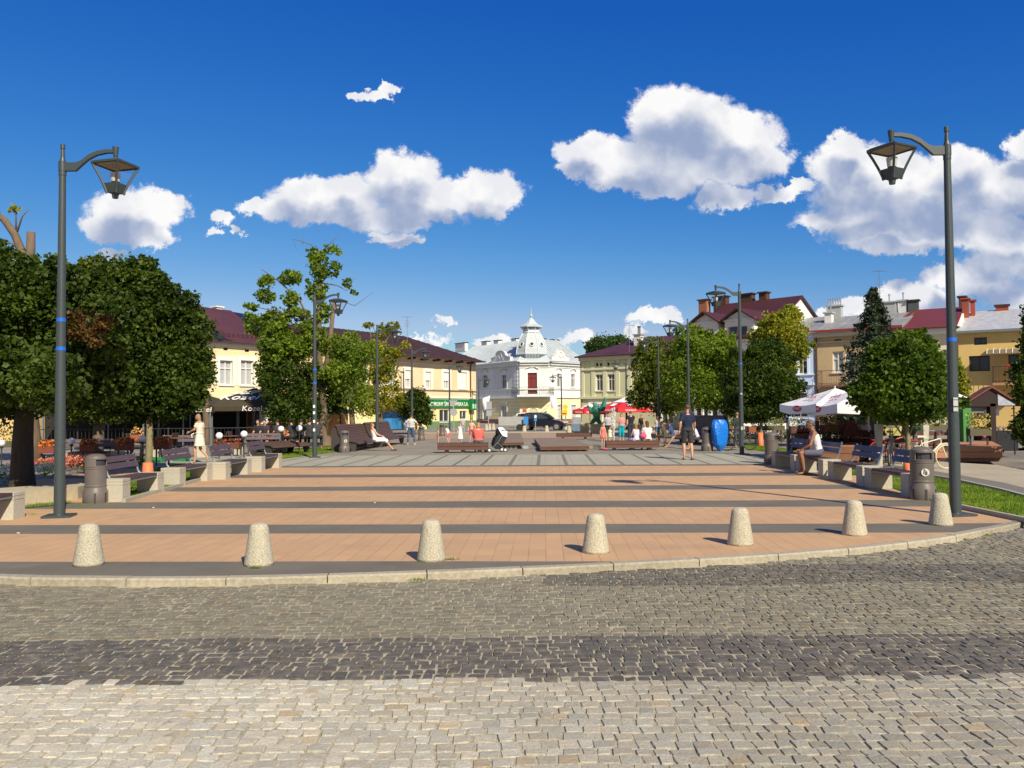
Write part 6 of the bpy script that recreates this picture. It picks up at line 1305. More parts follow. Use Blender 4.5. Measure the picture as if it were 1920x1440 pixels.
# white parasols
for px, yp, ye, D, w_, l, rz in ((1566,728,757,27.5,150,'white parasol at the left with a red stripe logo',.12),(1628,724,757,26,190,'white parasol overlapping its left neighbour, with a red oval badge',.0),(1778,730,766,31,118,'white parasol half hidden by the near right lamp post',.42)):
    T, c, r, ze, zp = parasol(l, px, yp, ye, D, w_, PWH, PWH, .26, 4, 'white beer parasols', rz=rz)
    ap = r*cos(pi/4)
    for a in (-pi/2, -pi, 0):
        X = Matrix.Translation((ap*cos(a)*1.012, ap*sin(a)*1.012, ze-.15)) @ Matrix.Rotation(a+pi/2, 4, 'Z'); q = MB(); q.lathe([(.30,-.008),(.30,.008)], 20, X=X @ Matrix.Rotation(pi/2, 4, 'X') @ Matrix.Diagonal((1,.34,1,1))); q.build('logo_badge', TXR, T)
        text('ŻYWIEC', .105, LW, X @ Matrix.Translation((0,-.014,0)) @ UP, T, depth=.006, sx=1.3)
        sl = zp-ze; X = Matrix.Translation((ap*.62*cos(a), ap*.62*sin(a), zp+(ze-zp)*.645+.045)) @ Matrix.Rotation(a+pi/2, 4, 'Z') @ Matrix.Rotation(math.atan2(sl, ap), 4, 'X'); q = MB()
        for k in range(26): x_, y_ = random.gauss(0, .28), random.gauss(0, .10); q.box((x_, y_, .0), (.10,.03,.008), rot=Matrix.Rotation(random.uniform(0,3), 3, 'Z'), X=X)
        q.build('logo_flourish', M('logo_dull_red', (.33,.08,.12), .6), T)
# beer tent
TENT = M('tent_brown', (.052,.042,.026), .9, .12, 3); TENTD = M('tent_black', (.012,.012,.013), .9, .1, 3)
def tent(label, xl, xr, yp, yt, yb, D, dep, name='beer_tent'):
    a = PD(xl, yb, D); b = PD(xr, yb, D); L_ = b.x-a.x; T = thing(name, label, 'tent', (a.x, D, 0), 0, 'dark brewery tents'); zb = a.z; zt = PD((xl+xr)/2, yt, D).z; zp = PD((xl+xr)/2, yp, D+dep/2).z
    mb = MB(); n = 12; rings = []
    for i in range(7):
        t = i/6; s_ = 1-t; z = zt+(zp-zt)*(t**.62); ring = [(L_/2-L_/2*s_, dep/2-dep/2*s_), (L_/2+L_/2*s_, dep/2-dep/2*s_), (L_/2+L_/2*s_, dep/2+dep/2*s_), (L_/2-L_/2*s_, dep/2+dep/2*s_)]
        rings.append([Vector((x, y, z)) for x, y in ring])
    rings[-1] = [Vector((L_/2+dx, dep/2+dy, zp)) for dx, dy in ((-.05,-.05),(.05,-.05),(.05,.05),(-.05,.05))]
    mb.loft(rings); mb.build('canopy', TENT, T, fix=False)
    v = MB(); v.bx(0, L_, -.01, .01, zb, zt); v.bx(-.01,.01,0,dep,zb,zt); v.bx(L_-.01,L_+.01,0,dep,zb,zt); v.build('valance', TENT, T)
    for x in (0.03, L_-.03):
        for y in (0.03, dep): MB().bx(x-.03,x+.03,y-.03,y+.03,0,zt).build('post', STEEL, T)
    return T, L_, zb, zt, zp
T1, L_, zb, zt, zp = tent('dark brown brewery tent with a white goat emblem', 396, 512, 728, 762, 771, 41, 4)
KZ = 'Kozel'
def drape(o, zt, zp, dep):
    for v in o.data.vertices: v.co.z = zt+(zp-zt)*(max(v.co.y, .01)/(dep/2))**.62+.05+(.012 if v.co.z > .001 else 0)
drape(text(KZ, .66, LW, Matrix.Translation((L_*.40, .50, 0)), T1, depth=.01, shear=.25, sx=1.25), zt, zp, 4)
text(KZ, .36, LW, Matrix.Translation((L_*.66, -.02, (zb+zt)/2)) @ UP, T1, depth=.01, shear=.1, sx=1.2)
g = MB(); gp = [(-.55,0),(-.38,.10),(-.30,.24),(-.08,.30),(.10,.34),(.26,.44),(.46,.50),(.62,.60),(.55,.46),(.66,.42),(.52,.36),(.42,.24),(.28,.12),(.36,.0),(.20,.08),(.0,.08),(-.14,.0),(-.1,.12),(-.3,.1),(-.42,.0)]
class _X:
    def __matmul__(s, p): y = .85+p.z*1.1; return Vector((L_*.44+p.x*1.2, y, zt+(zp-zt)*(y/2)**.62+.06))
X = _X(); q = [X @ Vector((x, 0, z*.9)) for x, z in gp]
for i in range(len(q)): g.tube([q[i], q[(i+1) % len(q)]], .022, 4)
for a, b in (((-.2,.24),(.05,.1)), ((.0,.28),(.2,.14)), ((.2,.36),(.36,.22)), ((.3,.42),(.5,.4))): g.tube([X @ Vector((a[0],0,a[1]*.9)), X @ Vector((b[0],0,b[1]*.9))], .014, 4)
g.build('goat_emblem', LW, T1)
T2, L2_, zb2, zt2, zp2 = tent('neighbouring dark brewery tent partly behind the dark maple', 296, 395, 738, 763, 774, 40.5, 4)
text(KZ, .36, LW, Matrix.Translation((L2_*.93-.25, -.02, (zb2+zt2)/2)) @ UP, T2, depth=.01, shear=.1, sx=1.15)
drape(text(KZ, .58, LW, Matrix.Translation((L2_*.35, .45, 0)), T2, depth=.01, shear=.25, sx=1.2), zt2, zp2, 4)
T3, L3_, zb3, zt3, zp3 = tent('far left dark brewery tent behind the leftmost trees', 110, 270, 735, 762, 775, 37, 4.5)
drape(text(KZ, .58, LW, Matrix.Translation((L3_*.3, .45, 0)), T3, depth=.01, shear=.25, sx=1.2), zt3, zp3, 4.5)
drape(text(KZ, .58, LW, Matrix.Translation((L3_*.7, .45, 0)), T3, depth=.01, shear=.25, sx=1.2), zt3, zp3, 4.5)
# dark cafe pavilion under and behind the tents
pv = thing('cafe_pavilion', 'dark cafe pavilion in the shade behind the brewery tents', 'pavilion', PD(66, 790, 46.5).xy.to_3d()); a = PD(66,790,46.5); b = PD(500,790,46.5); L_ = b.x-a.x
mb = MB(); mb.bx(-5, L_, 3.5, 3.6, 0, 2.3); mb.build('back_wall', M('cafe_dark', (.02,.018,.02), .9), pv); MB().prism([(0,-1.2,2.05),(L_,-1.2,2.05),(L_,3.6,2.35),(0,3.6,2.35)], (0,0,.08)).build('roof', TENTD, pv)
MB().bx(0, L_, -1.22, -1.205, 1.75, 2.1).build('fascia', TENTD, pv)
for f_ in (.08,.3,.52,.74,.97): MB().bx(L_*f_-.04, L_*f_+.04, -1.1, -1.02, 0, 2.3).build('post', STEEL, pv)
pr_ = MB(); pr_.bx(L_+.0, L_+.9, -.4,-.3,.9,2.3); 
w_ = thing('orange_cafe_wall', 'orange cafe wall with a framed black and white portrait', 'wall', PD(462,790,47.6)); w_.location.z = 0; l = PD(545,790,47.6).x-PD(462,790,47.6).x
MB().bx(0, l, 0, .2, 0, 2.9).build('wall', M('orange_render', (.62,.26,.10), .9, .06), w_); MB().bx(l*.30, l*.52, -.05, -.003, 1.0, 2.2).build('poster', LW, w_)
fc = MB(); fc.lathe([(.15,-.01),(.15,.01)], 16, X=Matrix.Translation((l*.41,-.065,1.65)) @ Matrix.Rotation(pi/2,4,'X') @ Matrix.Diagonal((1,1.3,1,1))); fc.build('poster_face', M('poster_grey', (.25,.25,.25), .8, .8, 9), w_)
for s in (.03, .2, .6, .8): MB().bx(l*s, l*s+.25, -.04, -.002, .9, 2.3).build('panel', M('panel_brown', (.10,.05,.03), .8), w_)
# orange kiosk
k0 = PD(616,790,42); k1 = PD(644,790,42); kk = thing('kiosk', 'small orange kiosk with a dark curved roof behind the sparse tree trunk', 'kiosk', (k0.x,42,0)); l = k1.x-k0.x; zt = PD(630,776,42).z; zp = PD(630,763,42).z
MB().bx(0,l,0,1.2,0,zt).build('wall', M('kiosk_orange', (.72,.33,.13), .85, .05), kk); MB().lathe([(l*.82,0),(l*.7,(zp-zt)*.6),(.03,zp-zt)], 12, (l/2,.6,zt)).build('roof', TENTD, kk); MB().bx(l*.78,l*.84,-.04,-.002,0,zt).build('door_post', DARKF, kk)
# iron fence, flower boxes and globe lamps of the cafe
IRON = M('fence_iron', (.03,.032,.036), .5, .1)
def fence(label, pa, pb, h=.95, panel=2.0, bars=.16):
    A = P(*pa); Bq = P(*pb); d = Bq-A; L_ = d.length; T = thing('iron_fence', label, 'fence', A, atan2(d.y, d.x), 'iron fences round the cafe'); n = max(1, int(L_/panel))
    for i in range(n):
        x0, x1 = L_*i/n, L_*(i+1)/n; m_ = MB(); m_.tube([(x0,0,h),(x1,0,h)], .018, 5); m_.tube([(x0,0,.12),(x1,0,.12)], .015, 5); k = int((x1-x0)/bars)
        for q in range(1, k): m_.tube([(x0+(x1-x0)*q/k,0,.12),(x0+(x1-x0)*q/k,0,h)], .009, 4)
        m_.build('panel', IRON, T)
    for i in range(n+1): MB().bx(L_*i/n-.03, L_*i/n+.03, -.03, .03, 0, h+.05).build('post', IRON, T)
    return T
fence('iron fence in front of the shaded cafe, left part', (60,845), (400,842)); fence('iron fence in front of the shaded cafe, right part', (400,842), (590,838))
OPG = M('opal_globe', (.78,.78,.80), .3, .02, 3); 
gl = [(134,827,'globe lamp right beside the near left lamp post'),(3,831,'globe lamp at the left edge of the view'),(268,823,'globe lamp behind the wrapped maple on the left'),(411,817,'globe lamp just right of the walking woman in cream'),(457.5,814,'globe lamp in front of the tent post'),(527,804.5,'globe lamp in front of the orange cafe wall'),(561,803,'globe lamp behind the second left lamp post')]
g0 = None
for x, y, l in gl:
    D = 26 if x < 300 else (30 if x < 500 else 33); c = PD(x, y, D)
    T = thing('globe_lamp', l, 'lamp', (c.x, D, 0), 0, 'white globe lamps on the cafe fence'); MB().ball((0,0,c.z), .105 if D < 28 else .125, 18, m=12).build('globe', OPG, T, smooth=True); MB().tube([(0,0,0),(0,0,c.z-.1)], .02, 6).build('post', IRON, T); MB().lathe([(.05,-.05),(.06,0),(.03,.01)], 10, (0,0,c.z-.11)).build('collar', IRON, T)
def planter(label, px, py, D, w_, cols, h=.18, grp=None, hang=False, box=(.30,.10,.06)):
    c = PD(px, py, D); k = D/F; T = thing('planter', label, 'planter', (c.x, D, 0), 0, grp); w = w_*k; z = c.z; MB().bx(-w/2, w/2, -.12, .12, z-.28, z-.06).build('box', M('planter_%d' % int(box[0]*100), box, .8, .1), T)
    for s in (-.4, .4): MB().bx(w*s-.02, w*s+.02, -.02, .02, 0, z-.28).build('leg', IRON, T)
    for q, col in enumerate(cols):
        p = np.array([(random.uniform(-w/2, w/2), random.uniform(-.14,.14), z+random.uniform(-.1, h*.7)-(random.random()**2*.35 if hang else 0)) for _ in range(int(170*w))]); N = len(p); nr = rng.normal(size=(N,3)); nr /= np.linalg.norm(nr,axis=1)[:,None]; t_ = np.cross(nr, rng.normal(size=(N,3))); t_ /= np.linalg.norm(t_,axis=1)[:,None]; b = np.cross(nr,t_); r_ = .035
        leafmesh('leaves' if q == 0 else 'blossoms', np.stack([p-t_*r_, p+b*r_, p+t_*r_, p-b*r_], axis=1).reshape(-1,3), M('bloom_%s' % '_'.join(str(int(c_*100)) for c_ in col), col, .7, .3, 20), T)['kind'] = 'stuff'
OR = ((.06,.09,.02),(.80,.22,.02),(.75,.13,.01))
for x, y, l in ((90,833,'just left of the near left lamp post'),(167,830,'right of the near left lamp post'),(234,828,'left of the wrapped maple trunk'),(305,826,'right of the wrapped maple trunk')): planter('box of orange marigolds on the cafe fence '+l, x, y, 26.5, 29, OR, grp='boxes of orange flowers on the cafe fence', box=(.20,.05,.03))
planter('hanging basket of pale orange flowers under the left maple', 257, 812, 28, 20, ((.3,.2,.05),(.75,.38,.12)), hang=True, h=.3)
planter('red geranium boxes on the inner cafe rail', 425, 827, 32, 50, ((.03,.05,.02),(.45,.06,.03)), h=.1, box=(.12,.05,.03)); 
# green crates under the back benches
cg0 = None
for i, (x, y) in enumerate(((105,873),(125,873),(142,873),(268,868),(285,868),(330,866))):
    B = P(x, y); o = MB().bx(-.22,.22,-.15,.15,0,.16).bx(-.2,.2,-.16,-.15,.05,.11).build('crate', M('crate_green', (.02,.22,.07), .6, .15)); o.location = B; o.location.y += .4; tag(o, ['bright green crate left of the near left lamp post','green crate just behind the near left lamp post','green crate right of the near left lamp post','green crate left of the wrapped maple','green crate behind the wrapped maple foot','green crate right of the wrapped maple'][i], 'crate', 'green crates under the back benches')
# cafe tables and chairs in the shade
def table(label, px, D, grp):
    c = PD(px, 790, D); T = thing('cafe_table', label, 'table', (c.x, D, 0), 0, grp); MB().lathe([(.38,.72),(.38,.75)], 14).build('tabletop', M('table_wood', (.14,.07,.04), .5, .15), T); MB().tube([(0,0,0),(0,0,.72)], .03, 6).build('column', IRON, T); MB().lathe([(.2,0),(.2,.03),(.04,.05)], 10).build('foot', IRON, T); return T
def chair(label, px, D, rz, grp, m_=None):
    c = PD(px, 790, D); T = thing('cafe_chair', label, 'chair', (c.x, D, 0), rz, grp); m_ = m_ or M('wicker_dark', (.06,.03,.022), .7, .3, 30); MB().bx(-.24,.24,-.24,.24,.40,.46).build('seat', m_, T); MB().box((0,-.25,.68), (.46,.04,.48), rot=Matrix.Rotation(R(8),3,'X')).build('backrest', m_, T)
    for s in (-1,1): MB().bx(s*.24-.02,s*.24+.02,-.24,.2,.60,.64).build('armrest', m_, T)
    for a, b in ((-1,-1),(1,-1),(-1,1),(1,1)): MB().tube([(a*.21,b*.21,0),(a*.21,b*.21,.4)], .018, 5).build('leg', IRON, T)
    return T
t0 = None
for i, (px, D, l) in enumerate(((185,30,'round cafe table behind the near left lamp post'),(240,31,'round cafe table behind the wrapped maple'),(330,31,'round cafe table left of the walking woman'),(430,33,'round cafe table under the goat tent'),(505,34,'round cafe table by the orange wall'),(1580,27,'round cafe table under the first white parasol'),(1625,26,'round cafe table under the second white parasol'))):
    if t0 is None: t0 = table(l, px, D, 'cafe tables')
    else: c = PD(px, 790, D); copy_tree(t0, None, (c.x, D, 0), 0, l)
c0 = None
for i, (px, D, rz, l) in enumerate(((170,30,1.5,'dark cafe chair left of the table behind the near lamp'),(200,30.2,-1.5,'dark cafe chair right of the table behind the near lamp'),(255,31,-1.4,'dark cafe chair behind the wrapped maple'),(315,31,1.5,'dark cafe chair left of the walking woman'),(445,33,-1.5,'dark cafe chair under the goat tent'),(415,33,1.6,'dark cafe chair at the tent\'s left table'),(1565,27,1.5,'wicker chair left under the first white parasol'),(1640,26,-1.5,'wicker chair right under the second white parasol'),(1662,26,.5,'wicker chair beside the cream pillar on the right'),(1735,25,1.2,'wicker chair behind the parked bicycles'),(1815,30.5,.3,'wicker chair right of the near right lamp post'),(1840,31,-.5,'wicker chair in front of the green pillar'))):
    if c0 is None: c0 = chair(l, px, D, rz, 'cafe chairs')
    else: c = PD(px, 790, D); copy_tree(c0, None, (c.x, D, 0), rz, l)
# right cafe terrace: posts, boxes, pillars
RBX = M('terrace_brown', (.10,.035,.025), .8, .2, 6); 
def rail(label, x0, x1, yb, D, h):
    a = PD(x0, 800, D); b = PD(x1, 800, D); T = thing('terrace_railing', label, 'railing', (a.x, D, 0)); L_ = b.x-a.x; n = max(2, int(L_/.9))
    for i in range(n+1): MB().bx(L_*i/n-.05, L_*i/n+.05, -.05,.05,0,h).build('post', M('grey_post', (.10,.10,.10), .8, .2), T)
    m_ = MB()
    for z in (.3,.55,.8): m_.bx(0,L_,-.02,.02,z,z+.14)
    m_.build('boards', RBX, T)
rail('brown terrace railing under the white parasols', 1478, 1640, 800, 27, 1.25); rail('brown terrace railing behind the bicycles', 1650, 1780, 800, 25.5, 1.0)
for x, y, l, cols in ((1498,796,'box of yellow-green leaves and white flowers at the left end of the terrace',((.18,.22,.04),(.6,.6,.5))),(1510,806,'box of magenta petunias on the terrace railing',((.06,.05,.03),(.35,.02,.12))),(1556,793,'box of lime foliage above the man in the white vest',((.20,.24,.05),(.28,.30,.08))),(1596,802,'box of deep pink flowers behind the seated man',((.06,.07,.03),(.40,.04,.10)))): planter(l, x, y, 26.7, 34, cols, h=.3, hang=True, grp='flower boxes on the terrace railing', box=(.09,.035,.025))
for x, y0, y1, l in ((1647.5,795,848,'tall square cream pillar left of the bicycles'),(1734,797,820,'tall square cream pillar right of the bicycles')):
    D = 21.5 if x < 1700 else 24; c = PD(x, 800, D); zt = PD(x, y0, D).z; o = MB().loft([[Vector((sx*w, sy*w, z)) for sx, sy in ((-1,-1),(1,-1),(1,1),(-1,1))] for w, z in ((.09,0),(.06,.1),(.058,zt*.62),(.075,zt*.66),(.07,zt*.7),(.085,zt-.05),(.08,zt))]).build('pillar', M('cream_pillar', (.45,.43,.36), .8, .05)); o.location = (c.x, D, 0); tag(o, l, 'pillar', 'cream pillars')
# blackboard
c = P(1529, 846); bb = thing('blackboard', 'standing menu blackboard in a pale frame left of the seated man', 'menu board', c, R(10)); MB().bx(-.26,.26,-.02,.02,.0,.85).build('frame', M('pale_wood', (.40,.42,.36), .7), bb); MB().bx(-.2,.2,-.03,-.021,.1,.66).build('board', M('slate_board', (.02,.03,.04), .6, .5, 12), bb)
# right: wooden pavilion with red roof
c = PD(1862, 800, 29); pvv = thing('market_hut', 'dark wooden hut with a pitched reddish roof near the right edge', 'hut', (c.x, 29, 0)); zpk = PD(1862,727,29).z; ze_ = PD(1862,762,29).z; hw = 57*29/F; 
rf = MB(); dp = 1.9; sh = .75
for s in (-1, 1): rf.prism([(0,0,zpk),(s*hw,0,ze_),(s*hw+sh,dp,ze_+.0),(sh,dp,zpk)], (0,0,.06))
rf.build('roof', M('shingle_red', (.17,.045,.035), .8, .3, 14), pvv); gm_ = MB().prism([(-hw*.92,.1,ze_),(hw*.92,.1,ze_),(0,.1,zpk-.05)], (0,.05,0)).build('gable', M('hut_dark', (.022,.010,.010), .8), pvv); MB().prism([(hw*.22,.07,ze_+.03),(hw*.84,.07,ze_+.03),(hw*.22,.07,zpk-.22)], (0,.02,0)).build('gable_panel', M('pale_blue_panel', (.35,.38,.46), .6, .3, 8), gm_)
MB().bx(-.02,.17,.1,.35,0,ze_+.1).build('post', MATS['hut_dark'], pvv); MB().bx(hw*.75,hw*.78,.1,.14,0,ze_).build('thin_post', MATS['hut_dark'], pvv); MB().bx(-hw*.8,-hw*.1,.3,.6,ze_-.22,ze_-.04).build('shelf_beam', STEEL, pvv)
for xx, l, D in ((1810,'bright green terrace pillar right of the near right lamp post',29),): c = PD(xx, 800, D); o = MB().bx(-.14,.14,-.14,.14,0,PD(xx,765,D).z).build('green_pillar', M('leaf_green_paint', (.05,.22,.04), .6, .05)); o.location = (c.x, D, 0); tag(o, l, 'pillar')
c = PD(1818, 800, 28.5); o = MB().bx(-.08,.08,-.08,.08,0,PD(1818,800,28.5).z+.0).build('grey_post', M('blue_grey', (.10,.14,.16), .8)); o.location = (c.x, 28.5, 0); tag(o, 'square blue-grey post left of the wooden hut', 'post')
c = PD(1862, 820, 30); T = thing('market_stall', 'dark covered stall table with turquoise toy and goods below the wooden hut', 'stall', (c.x, 30, 0)); MB().bx(-.72,.72,-.3,.5,.12,.80).build('cloth', M('stall_cloth', (.012,.014,.022), .8, .2), T)
for x, z, s, col in ((-.55,.84,(.25,.12,.05),(.02,.42,.50)),(-.42,.74,(.2,.1,.04),(.40,.26,.14)),(-.52,.62,(.14,.06,.06),(.6,.05,.12)),(.62,.92,(.18,.1,.14),(.75,.75,.75)),(.42,.90,(.16,.1,.1),(.45,.16,.04))): MB().box((x,-.32,z), s, rz=.3).build('goods', cloth(col), T)
planter('mound of blue-grey flowers in front of the wooden hut', 1862, 812, 30.5, 46, ((.10,.12,.16),(.16,.19,.26)), h=.35, box=(.05,.04,.03)); planter('yellow-green bushes behind the green pillar', 1835, 800, 26, 40, ((.22,.22,.03),(.40,.34,.05)), h=.6, box=(.1,.09,.05)); planter('hedge of yellow-green bushes left of the near right lamp post', 1755, 793, 29, 60, ((.13,.17,.03),(.22,.24,.05)), h=.6, box=(.1,.09,.05))
planter('planter of yellow-green bushes behind the cyclist', 1383, 795, 44, 36, ((.16,.20,.03),(.25,.27,.05)), h=.5, box=(.1,.09,.05)); planter('planter of bright bushes by the pale benches', 1440, 796, 40, 60, ((.16,.20,.03),(.25,.27,.05)), h=.5, box=(.1,.09,.05)); planter('bushes by the yellow wall at the far left', 12, 824, 30, 50, ((.22,.24,.04),(.32,.33,.06)), h=.9, box=(.1,.09,.05))
# yellow house strip at far left
c = PD(-60, 790, 49); T = thing('yellow_annex', 'low yellow annex with white-framed window at the far left behind the thick trunk', 'building', (c.x, 49, 0)); l = PD(66,790,49).x-c.x
MB().bx(0,l,0,3,0,4.5).build('wall', M('annex_yellow', (.72,.50,.24), .9, .05), T); MB().bx(l*.33,l*.46,-.05,-.003,.9,2.2).build('window', GLASS, T); MB().bx(l*.325,l*.34,-.07,-.051,.85,2.25).build('window_frame', TRIMW, T); MB().bx(l*.92,l*1.0,-.06,-.004,0,2.4).build('brick_pier', M('brick_pier', (.28,.09,.05), .9, .2, 20), T)
# ---------------------------------------------------------------- blue wrapped object
def _prof(p):
    out = []
    for (w0, z0), (w1, z1) in zip(p, p[1:]):
        for k_ in range(3): t = k_/3; out.append((w0+(w1-w0)*t, z0+(z1-z0)*t))
    return out+[p[-1]]
BT = M('blue_tarp', (.004,.17,.68), .35, .12, 6, bump=.7, bdist=.05, spec=.6); B = P(1350, 846); T = thing('covered_stand', 'tall object wrapped in a glossy bright blue cover beside the second right lamp', 'covered object', B, R(20)); h = PD(1350,787,B.y).z; rr = []
for i, (w, z) in enumerate(_prof(((.08,.02),(.16,.08),(.30,.20),(.34,.4),(.37,.58),(.37,.72),(.35,.86),(.30,.96),(.26,1.0),(.05,1.01)))):
    rr.append([Vector((w*.9*(abs(cos(a))**.7*(1 if cos(a) > 0 else -1))*(1+.06*sin(3*a+i*.25)+.05*sin(9*a+i*.3)+.03*sin(17*a-i*.4)), w*.62*sin(a)*(1+.10*cos(4*a+i*.3)), h*z+(.03*sin(5*a) if i < 2 else 0))) for a in [2*pi*j/22 for j in range(22)]])
o = MB().loft(rr).build('cover', BT, T); smooth_angle(o, 24); MB().tube([(0,0,0),(0,0,.2)], .04, 6).build('stand', STEEL, T)
# ---------------------------------------------------------------- strollers
def stroller(label, B, rz, cover=None, h=1.0):
    T = thing('stroller', label, 'pushchair', B, rz, 'pushchairs', h); BL = M('stroller_black', (.012,.013,.017), .7, .1); s = MB(); s.loft([[Vector((x*w, y, z)) for x, y, z in ((-1,y0,z0),(1,y0,z0),(1,y1,z1),(-1,y1,z1))] for w, y0, z0, y1, z1 in ((.2,-.15,.35,.1,.3),(.22,-.05,.62,.32,.42),(.22,.2,.92,.45,.62))])
    s.build('seat', BL, T); hd = MB(); rg = []
    for i in range(7): a = pi*i/6; rg.append([Vector((.23*cos(b), .22+.22*cos(a)*sin(b), .82+.24*sin(a)*sin(b))) for b in [pi*j/8 for j in range(9)]])
    hd.loft(rg, closed=False, caps=False); hd.build('hood', BL, T, fix=False); fm = MB(); 
    for x in (-.23,.23): fm.tube([(x,-.35,.10),(x,.05,.45),(x,.42,1.02)], .014, 6); fm.tube([(x,.38,.12),(x,.0,.42)], .014, 6)
    fm.tube([(-.23,.42,1.02),(.23,.42,1.02)], .018, 6); fm.build('frame', STEEL, T)
    for x in (-.23,.23):
        for y in (-.36,.38): w_ = MB().torus((0,0,0), .085, .02, X=Matrix.Translation((x,y,.105)) @ Matrix.Rotation(pi/2,4,'Z'), n=16).build('wheel', M('tyre', (.02,.02,.02), .8), T); MB().lathe([(.06,-.01),(.06,.01)], 10, X=Matrix.Translation((x,y,.105)) @ Matrix.Rotation(pi/2,4,'Y')).build('hub', GREYW, w_)
    MB().bx(-.18,.18,-.1,.3,.2,.34).build('basket', BL, T)
    if cover:
        cv = MB(); rg = []
        for i, (y, z) in enumerate(((.1,1.06),(.2,1.11),(.32,1.10),(.43,1.0),(.46,.8),(.46,.66))): rg.append([Vector((x, y+.01*sin(x*30), z-.12*(abs(x)/.26)**2)) for x in [-.27+.06*k_ for k_ in range(10)]])
        cv.loft(rg, closed=False, caps=False); 
        for x in (-.27,.27): cv.sheet([(x,.1,.94),(x,.46,.94),(x,.46,.66),(x,.25,.72)])
        cv.build('white_cloth', cloth((.85,.84,.90)), T, fix=False)
    return T
stroller('black pushchair with a white cloth over its hood beside the coral woman', P(929,848)+Vector((0,.1,0)), R(-70), True, .90); stroller('dark pushchair beside the man in black', P(1193,829)+Vector((0,0,0)), R(-60), False, .85)
# ---------------------------------------------------------------- bicycles
def bicycle(label, B, rz, fc, basket=None, tyre=None, rot=0, sc=1.0):
    T = thing('bicycle', label, 'bicycle', B, rz, 'parked bicycles', sc); TY = tyre or M('tyre', (.02,.02,.02), .8); R_ = .33
    for x in (-.52,.52):
        w_ = MB().torus((x,0,R_), R_-.02, .02, n=28).build('wheel', TY, T); s = MB()
        for k_ in range(14): a = 2*pi*k_/14; s.tube([(x,0,R_),(x+(R_-.03)*cos(a),0,R_+(R_-.03)*sin(a))], .003, 3)
        s.build('spokes', M('chrome', (.6,.6,.6), .25, .02, metal=.8), w_)
    f = MB(); bb_, st_, hd, hb_ = Vector((-.08,0,.29)), Vector((-.22,0,.78)), Vector((.36,0,.82)), Vector((.38,0,.70))
    for a, b in ((bb_,st_),(st_-Vector((0,0,.1)),hd),(bb_,hb_),(bb_,Vector((-.52,0,R_))),(st_-Vector((0,0,.12)),Vector((-.52,0,R_)))): f.tube([a, b], .017, 6)
    f.tube([hd, hb_, (.52,0,R_)], .017, 6); f.build('frame', fc, T); MB().box((-.24,0,.88), (.26,.14,.05)).build('saddle', TY, T); h_ = MB(); h_.tube([hd, (.34,0,1.0)], .014, 6); h_.tube([(.22,-.28,1.02),(.36,-.2,1.02),(.36,.2,1.02),(.22,.28,1.02)], .014, 6); h_.build('handlebar', MATS['chrome'], T)
    m_ = MB()
    for x in (-.52,.52): m_.tube([(x+(R_+.03)*cos(a), 0, R_+(R_+.03)*sin(a)) for a in [pi*.1+pi*.8*k_/8 for k_ in range(9)]], .018, 5)
    m_.build('mudguard', fc, T); MB().torus((-.08,0,.29), .08, .008, n=12).build('chainring', MATS['chrome'], T)
    if basket: MB().box((.55,0,.88), (.3,.34,.24), taper=1.15).build('basket', basket, T)
    r = MB(); r.bx(-.78,-.35,-.07,.07,.70,.72); r.tube([(-.7,0,.70),(-.52,0,R_)], .01, 4); r.tube([(-.4,0,.70),(-.52,0,R_)], .01, 4); r.build('carrier', fc, T); return T
cr_ = M('cream_paint', (.62,.58,.42), .4); dkp = M('black_paint', (.02,.02,.022), .4); tlp = M('teal_paint', (.02,.15,.15), .4)
bicycle('cream bicycle with pale wheels right of the wrapped right maple', P(1742,880), R(10), cr_, None, cr_); bicycle('green bicycle with bright green saddle bag in the parked group', P(1722,866)+Vector((0,.5,0)), R(35), tlp, M('lime_bag', (.05,.45,.05), .6), sc=1.05)
bicycle('dark bicycle with a pale yellow basket at the left of the parked group', P(1672,872), R(60), dkp, M('yellow_basket', (.65,.62,.22), .7), sc=1.1); bicycle('red and white bicycle behind the wrapped right maple', P(1700,872)+Vector((0,.6,0)), R(5), M('red_paint', (.5,.03,.05), .4), None); bicycle('dark bicycle held by the cyclist behind the second right lamp', P(1385,845), R(12), dkp, M('tan_leather', (.25,.08,.03), .6), sc=.95)
